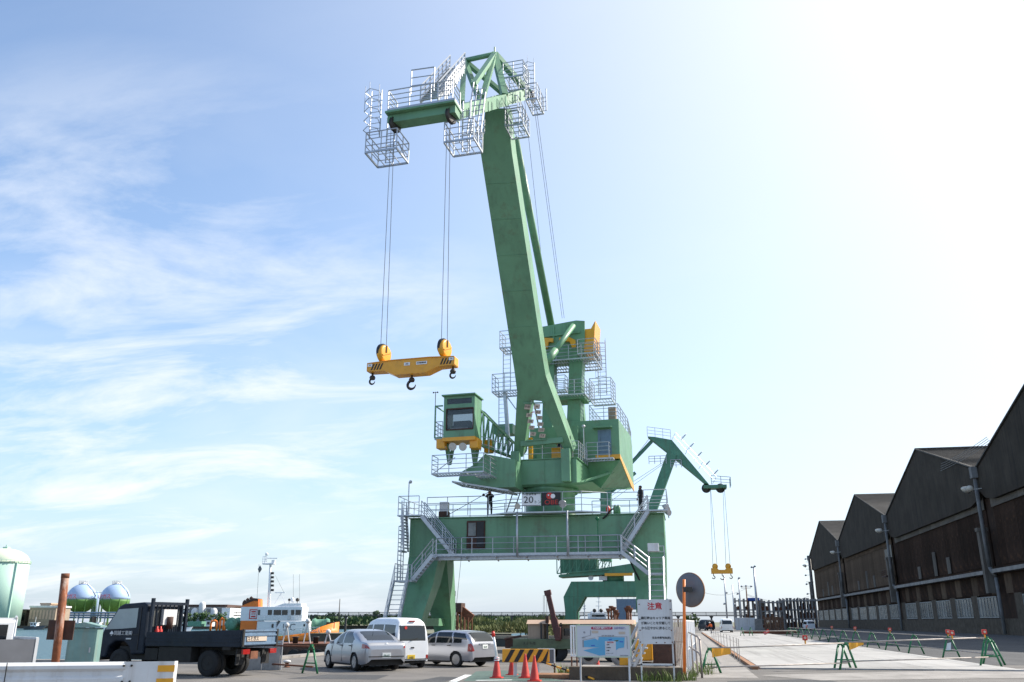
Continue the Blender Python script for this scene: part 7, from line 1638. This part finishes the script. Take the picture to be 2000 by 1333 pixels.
m = MB(); m.tube((tg(503, 1240)[0], -1.7, tg(503, 1236)[1]), (tg(505, 1112)[0], 0, tg(505, 1102)[1]), .03, n=4); m.tube((tg(555, 1158)[0], 0, tg(550, 1158)[1]), (tg(538, 1125)[0], 0, tg(538, 1125)[1]), .02, n=4)
for px in (573, 585): m.tube((tg(px, 1178)[0], 0, tg(px, 1178)[1]), (tg(px, 1120)[0], 0, tg(px + 1, 1122)[1]), .025, n=4)
m.build('antenna', K['steel'], tug)
m = MB(); (xx, zz) = tg(547, 1180)
for s in (-1, 1): m.tube((xx + s * 1.0, 0, zz), (xx + s * .2, 0, zz + 1.6), .06, n=5)
m.bar((tg(537, 1158)[0], 0, tg(537, 1158)[1]), (tg(557, 1158)[0], 0, tg(557, 1158)[1]), .16); m.tube((xx, 0, zz + 1.4), (xx, 0, tg(547, 1158)[1]), .1, n=6); m.build('radar', K['white'], tug)
for px, r_ in ((571, .35), (565, .25), (581, .35)): m = MB(); (xx, zz) = tg(px, 1172); m.ball((xx, 0, zz), r_, 10, 6, 1.4 if px == 571 else 1); m.tube((xx, 0, zz - .8), (xx, 0, zz), .06, n=5); m.build('radome' if px == 571 else 'searchlight', K['white' if px == 571 else 'steel'], tug)
for x0, x1, y0, y1 in ((611, 642, 1211, 1229), (443, 474, 1209, 1228)):
    (xa, za), (xb, zb) = tg(x0, y1), tg(x1, y0); m = MB(); m.lathe([(.001, -1.6), (1.0, -1.6), (1.25, -1.0), (1.0, -.8), (1.0, .8), (1.25, 1), (1.0, 1.6), (.001, 1.6)] if 1 else [], ((xa + xb) / 2, 0, (za + zb) / 2 - .1), (.3, .9, 0) if x0 < 500 else (1, .1, 0), 16); m.build('towing_winch', K['tarp'], tug)
for x0, x1, y0, y1 in ((414, 428, 1213, 1233), (432, 441, 1208, 1234), (442, 453, 1220, 1233)):
    (xa, za), (xb, zb) = tg(x0, y1), tg(x1, y0); m = MB(); m.path([(xa, -1, za), (xa, -1, zb - .3), (xa + .3, -1, zb), (xb - .3, -1, zb), (xb, -1, zb - .3), (xb, -1, za)], .2, 8); m.build('tow_bitt', K['orange'], tug)
m = MB(); (xa, za) = tg(640, 1221); m.box((xa, -1.2, za - .6), (xa + 1.5, 1.2, za + .5)); m.build('anchor_windlass', K['rust'], tug)
# brown pontoon with tyre fenders in front of the tug
PD = 70.
pt0, pt1 = AD(528, 1262, PD), AD(652, 1262, PD)
po = thing('work_pontoon', 'brown rusty work pontoon hung with tyres, moored at the quay', 'pontoon', ((pt0.x + pt1.x) / 2, (pt0.y + pt1.y) / 2, WZ), local=True); po.rotation_euler.z = YAW; half = (pt1 - pt0).dot(CR) / 2; zd = AD(590, 1262, PD).z - WZ
m = MB(); m.prism([(-half, 0, zd), (half, 0, zd), (half, 0, .5), (half - 2, 0, -.5), (-half, 0, -.5)], (0, 7, 0)); m.build('hull', K['brownhull'], po)
m = MB(); m.box((-half, -.1, zd), (half, 7.1, zd + .16)); m.build('deck', K['rust'], po)
m = MB(); m.prism([(half * .1, -.05, .95), (half * .95, -.05, .75), (half * .9, -.05, .2), (half * .5, -.05, .35)], (0, .06, 0)); m.build('waterline_paint', K['orange'], po)
for k in (-.75, -.2, .15, .55): m = MB(); t_ = MB(); t_.lathe([(.26, -.12), (.5, -.12), (.55, 0), (.5, .12), (.26, .12)], (half * k, -.2, zd - .75), (0, 1, 0), 20); t_.build('tyre_fender', K['rubber'], po)
for k, hh in ((-.65, 1.5), (.02, 1.8), (.7, 1.0)):
    m = MB(); m.tube((half * k - .25, 1.2, zd + .1), (half * k, 1.2, zd + hh), .06, n=6); m.tube((half * k + .3, 1.2, zd + .1), (half * k, 1.2, zd + hh), .06, n=6); m.ball((half * k, 1.2, zd + hh), .2, 8, 6); m.build('davit', K['dirtywhite'], po)
for k in (-.3, .35): m = MB(); m.lathe([(.2, 0), (.2, .4), (.28, .45), (.28, .5)], (half * k, .8, zd + .15), n=12); m.build('bollard', K['black'], po)

# ---------------------------------------------------------------- far shore
TKD = 420.
c0 = AD(-13, 1215, TKD); sc_ = (AD(106, 1215, TKD) - AD(6, 1215, TKD)).length / 100
tk = thing('storage_tank', 'large pale green cylindrical tank with domed roof at the left edge', 'tank', (c0.x, c0.y, 0)); zs, zt = AD(6, 1101, TKD).z, AD(6, 1073, TKD).z; rr = 47 * sc_
m = MB(); m.lathe([(rr, 0), (rr, zs)], (c0.x, c0.y, 0), n=48); m.build('shell', K['tankgreen'], tk)
m = MB(); m.lathe([(rr + .3, zs), (rr + .3, zs + .35)] + [(rr * math.cos(t), zs + .3 + (zt - zs) * math.sin(t)) for t in [math.pi / 2 * k / 10 for k in range(11)]][:-1] + [(.01, zt + .3)], (c0.x, c0.y, 0), n=48); m.build('dome', K['tankcream'], tk)
m = MB(); m.rail([(c0.x + (rr + .4) * math.cos(t), c0.y + (rr + .4) * math.sin(t), zs) for t in [2 * math.pi * k / 40 for k in range(41)]], 1.2, 1, 2, .1); m.build('roof_railing', K['tankgreen'], tk); m = MB(); m.tube((c0.x, c0.y, zt), (c0.x, c0.y, zt + 2), .3, n=6); m.box((c0.x - 1, c0.y - 1, zt - .3), (c0.x + 1.5, c0.y + 1, zt + 1)); m.build('roof_vent', K['tankgreen'], tk)
m = MB(); q = c0 + CR * rr * .86 - CF * rr * .5; m.box((q.x - .4, q.y - .6, 0), (q.x + .4, q.y, zs)); m.build('stair_shaft', K['tankgreen'], tk)
SD = 540.
def gsphere(px, l, rpx=27.5):
    c = AD(px, 1169.5, SD); r = (AD(px + rpx, 1169.5, SD) - c).length; o = thing('gas_sphere', l, 'gas tank', (c.x, c.y, 0), group='spherical gas tanks across the harbour')
    up_ = [(max(.01, r * math.cos(t)), r * math.sin(t)) for t in [-.07 + (math.pi / 2 + .07) * k / 10 for k in range(11)]]; lo_ = [(max(.01, r * math.cos(t)), r * math.sin(t)) for t in [-math.pi / 2 + (math.pi / 2 - .07) * k / 10 for k in range(11)]]
    m = MB(); m.lathe(up_, c, n=40); m.build('upper_shell', K['sphereblue'], o); m = MB(); m.lathe(lo_, c, n=40); m.build('lower_shell', K['spheregreen'], o)
    for k in range(10): t = 2 * math.pi * k / 10; m = MB(); m.tube((c.x + r * .93 * math.cos(t), c.y + r * .93 * math.sin(t), 0), (c.x + r * .97 * math.cos(t), c.y + r * .97 * math.sin(t), c.z), .35, n=6); m.build('column', K['spheregreen'], o)
    m = MB(); m.lathe([(r * .3, r * .97), (r * .3, r * 1.02)], c, n=20); m.rail([(c.x + r * .3 * math.cos(t), c.y + r * .3 * math.sin(t), c.z + r) for t in [.524 * k for k in range(13)]], 1.6, 1, 2, .12); m.box((c.x - 1, c.y - 1, c.z + r), (c.x + 1, c.y + 1, c.z + r * 1.12)); m.build('top_platform', K['dirtywhite'], o)
    m = MB(); prev = None
    for k in range(12): t = 1.35 - k * .11; q = c + CR * r * 1.04 * math.cos(t) * .98 + Z * r * 1.04 * math.sin(t) - CF * r * .25 * math.sin(k / 3.6); prev is not None and m.bar(prev, q, .5, .3); prev = q
    m.build('spiral_stair', K['dirtywhite'], o)
    q = c - CF * r * 1.0 - CR * r * .3 + Z * r * .1; text('lettering', 'LPガス', r * .36, K['inkred'], o, q - CF * .4, (CR - CF * .32), Z, extrude=.02)
    return c, r
c1, r1_ = gsphere(159, 'spherical gas tank with green base, partly behind the rusty pole'); c2, r2_ = gsphere(224.5, 'spherical gas tank with green base above the truck cab')
o = thing('bullet_tank', 'slim pale vertical tank standing between the two gas spheres', 'gas tank', AD(187, 1215, SD + 8)); c = AD(187, 1176, SD + 8); m = MB(); m.lathe([(2, -c.z), (2, 3), (1.4, 5.5), (.01, 6.3)], c, n=18); m.build('shell', K['sphereblue'], o); m = MB(); m.bar(c1 + Z * r1_ * .4, c2 + Z * r2_ * .4, .6, .4); m.build('link_bridge', K['dirtywhite'], o)
# pipe rack along the far shore
m = MB()
for z in (4, 5.2, 6.4): m.tube(AD(-30, 1215, 500) + Z * (z - EYE), AD(480, 1215, 500) + Z * (z - EYE), .5, n=8)
for k in range(20): q = AD(-30 + 26 * k, 1215, 500); m.bar((q.x, q.y, 0), (q.x, q.y, 6.6), .5)
tag(m.build('pipeline', K['bluegrey']), 'bundle of grey pipelines on supports along the far shore', 'pipeline')
def far_box(name, label, cat, x0, y0, x1, y1, d, dep_, wm, roofm=None, roofh=0, wins=0, winm='glass'):
    o = thing(name, label, cat, AD((x0 + x1) / 2, 1215, d) - Z * EYE); m = MB(); a, b = AD(x0, y1, d), AD(x1, y0, d); a.z = min(a.z, 0); q = [a, V((b.x, b.y, a.z)), b, V((a.x, a.y, b.z))]; m.hexa(q, [p + CF * dep_ for p in q]); m.build('wall', K[wm], o)
    if roofm: m = MB(); k_ = CR * .5; e_ = Z * roofh; m.hexa([q[3] - k_, q[2] + k_, q[2] + k_ + CF * dep_, q[3] - k_ + CF * dep_], [q[3] - k_ + e_, q[2] + k_ + e_, q[2] + k_ + CF * dep_ + e_, q[3] - k_ + CF * dep_ + e_]); m.build('roof', K[roofm], o)
    for k in range(wins): t0, t1 = (k + .2) / wins, (k + .75) / wins; w0, w1 = q[0].lerp(q[1], t0), q[0].lerp(q[1], t1); h = b.z - a.z; m = MB(); m.hexa([w0 + Z * h * .35 - CF * .1, w1 + Z * h * .35 - CF * .1, w1 + Z * h * .85 - CF * .1, w0 + Z * h * .85 - CF * .1], [p + CF * .15 for p in (w0 + Z * h * .35 - CF * .1, w1 + Z * h * .35 - CF * .1, w1 + Z * h * .85 - CF * .1, w0 + Z * h * .85 - CF * .1)]); m.build('window', K[winm], o)
    return o
far_box('factory', 'long grey factory hall with dark flat roof behind the truck bed', 'factory', 366, 1186, 442, 1222, 470, 40, 'oldconcrete', 'rustdark', 1.2, 8, 'plank')
far_box('factory', 'paler lower factory shed left of the dark roofed hall', 'factory', 348, 1192, 372, 1222, 480, 40, 'dirtywhite', 'roof', .6, 4)
far_box('white_hall', 'bright white slanted factory end right of the dark roofed hall', 'factory', 432, 1188, 450, 1206, 465, 20, 'white')
for i, px in enumerate((356, 378, 392, 404, 416)):
    q = AD(px, 1215, 450); o = thing('process_vessel', 'pale process vessel before the factory hall, %s from the truck cab' % ('first', 'second', 'third', 'fourth', 'last')[i], 'vessel', (q.x, q.y, 0), local=True, group='process vessels before the factory'); hh = 4 + 3 * ((i * 7) % 3); m = MB(); m.lathe([(1.6, 0), (1.6, hh), (1.0, hh + 1.0), (.01, hh + 1.3)], n=14); m.build('shell', K['dirtywhite'], o); m = MB(); m.path([(1.8, 0, 0), (1.8, 0, hh * .8), (5, 0, hh * .8), (5, 0, 0)], .3, 6); m.build('pipework', K['galv'], o)
far_box('boat_shed', 'pinkish long waterside shed with white stripes below the big tank', 'shed', 56, 1187, 110, 1206, 428, 14, 'tan', 'dirtywhite', .8, 8, 'peach')
far_box('boat_shed', 'low brown waterside shed under the big tank', 'shed', 2, 1193, 52, 1212, 431, 12, 'darkconcrete', 'roof', .6, 5)
far_box('quay_store', 'low pale building with red roof beyond the boat sheds', 'building', 78, 1181, 98, 1190, 520, 14, 'cream', 'peach', .8, 3)
far_box('container', 'green shipping container on the far shore behind the truck bed', 'container', 366, 1214, 394, 1224, 425, 8, 'tarp', None)
far_box('pilot_house', 'small grey building with one window on the far shore left of the tow bitts', 'building', 402, 1213, 412, 1224, 424, 6, 'dirtywhite', 'plank', .4, 1)
def boat(label, px, py, d, ln, cab='white', hullm='slatehull'):
    q = AD(px, py, d); o = thing('fishing_boat', label, 'boat', (q.x, q.y, WZ), local=True, group='boats along the far shore'); o.rotation_euler.z = YAW + random.uniform(-.3, .3); h = ln / 2
    m = MB(); m.hexa([(-h, -1.4, -.4), (h * .7, -1.1, -.4), (h * .7, 1.1, -.4), (-h, 1.4, -.4)], [(-h * 1.05, -1.7, 1.3), (h * 1.1, -.5, 1.9), (h * 1.1, .5, 1.9), (-h * 1.05, 1.7, 1.3)]); m.build('hull', K[hullm], o)
    m = MB(); m.box((-h * .45, -1.1, 1.2), (h * .2, 1.1, 3.0)); m.box((-h * .55, -1.3, 3.0), (h * .28, 1.3, 3.2)); cb_ = m.build('cabin', K[cab], o, bevel=.05)
    for x in (-h * .3, 0): m = MB(); m.box((x - .4, -1.14, 2.1), (x + .4, -1.08, 2.75)); m.build('window', K['glass'], cb_)
    m = MB(); m.tube((-h * .1, 0, 3.2), (-h * .1, 0, 5.6), .08, n=6); m.build('mast', K['white'], o)
for i, (px, d, ln, c_, hm) in enumerate(((70, 418, 9, 'white', 'slatehull'), (150, 412, 10, 'white', 'slatehull'), (192, 405, 9, 'white', 'white'), (232, 398, 9, 'white', 'bluegrey'), (356, 300, 6, 'white', 'white'), (118, 422, 8, 'dirtywhite', 'brownhull'))):
    boat(('small white fishing boat below the pinkish shed', 'white cabin boat right of the rusty pole', 'white hulled boat between the cabinet and the truck mirror', 'blue grey hulled boat seen through the truck cab window', 'tiny white boat behind the truck guard frame', 'brown hulled boat left of the rusty pole')[i], px, 1222, d, ln, c_, hm)
# trees of the far shore
def tree(label, p, h, seed, mt='leaf', group='trees on the far shore', n=420):
    rnd = random.Random(seed); o = thing('tree', label, 'tree', p, local=True, group=group); m = MB(); m.tube((0, 0, -.2), (0, 0, h * .5), h * .035, h * .02, n=6)
    for k in range(4): a = 1.57 * k + rnd.random(); m.tube((0, 0, h * .35), (math.cos(a) * h * .22, math.sin(a) * h * .22, h * .62), h * .015, h * .006, n=5)
    m.build('trunk', K['bark'], o); m = MB(); cl = [(V((rnd.uniform(-.32, .32), rnd.uniform(-.32, .32), rnd.uniform(.35, .85))) * h, rnd.uniform(.12, .22) * h) for _ in range(11)]
    for k in range(n):
        c, r = cl[k % 11]; d = V((rnd.gauss(0, 1), rnd.gauss(0, 1), rnd.gauss(0, 1))).normalized(); q = c + d * r * rnd.uniform(.6, 1.05); a = d.orthogonal().normalized() * h * .05; b = d.cross(a).normalized() * h * .045; tl = V((rnd.uniform(-.5, .5),) * 3) * h * .04
        m.add([q - a, q - b + tl, q + a, q + b - tl], [(0, 1, 2, 3)])
    m.build('crown', K[mt], o)
names = ['far tree behind the truck guard frame', 'far tree left of the green container', 'far tree above the green container', 'far tree right of the green container', 'far tree beside the small grey building', 'far tree between factory hall and tug fittings', 'far tree at the foot of the white hall', 'far tree right of the utility pole by the tug', 'far tree behind the tug bow', 'far tree above the van roof', 'far tree left of the crane stair', 'far tree beyond the crane stair foot', 'far tree right of the crane stair', 'far tree low behind the hopper']
for i, px in enumerate((346, 360, 374, 390, 404, 420, 436, 640, 655, 690, 712, 735, 760, 780)):
    d = 440 if i < 7 else 450; q = AD(px, 1215, d); tree(names[i], (q.x, q.y, 0), 6.5 if i < 7 else 5.0 + (i % 3), 40 + i)
sh = MB(); 
for k in range(2600):
    px = random.uniform(590, 1130); d = random.uniform(436, 470); q = AD(px, 1215, d); h = random.uniform(.5, 4.5); q = V((q.x, q.y, h)); a = V((random.uniform(-1, 1), random.uniform(-1, 1), random.uniform(-.3, .3))) * 1.0; b = V((random.uniform(-.3, .3), random.uniform(-.3, .3), 1.0)) * .9; sh.add([q - a, q - b, q + a, q + b], [(0, 1, 2, 3)])
o = sh.build('far_wood', K['leaf'], kind='stuff', origin=(0, 0, 0)); o['label'] = 'dark low wood along the far shore horizon'; o['category'] = 'wood'
# bush behind the footpath fence
p = G(1362, 1238); tree('green bush behind the white footpath fence', (p.x - 1, p.y, -.6), 3.6, 91, group='bushes by the footpath')
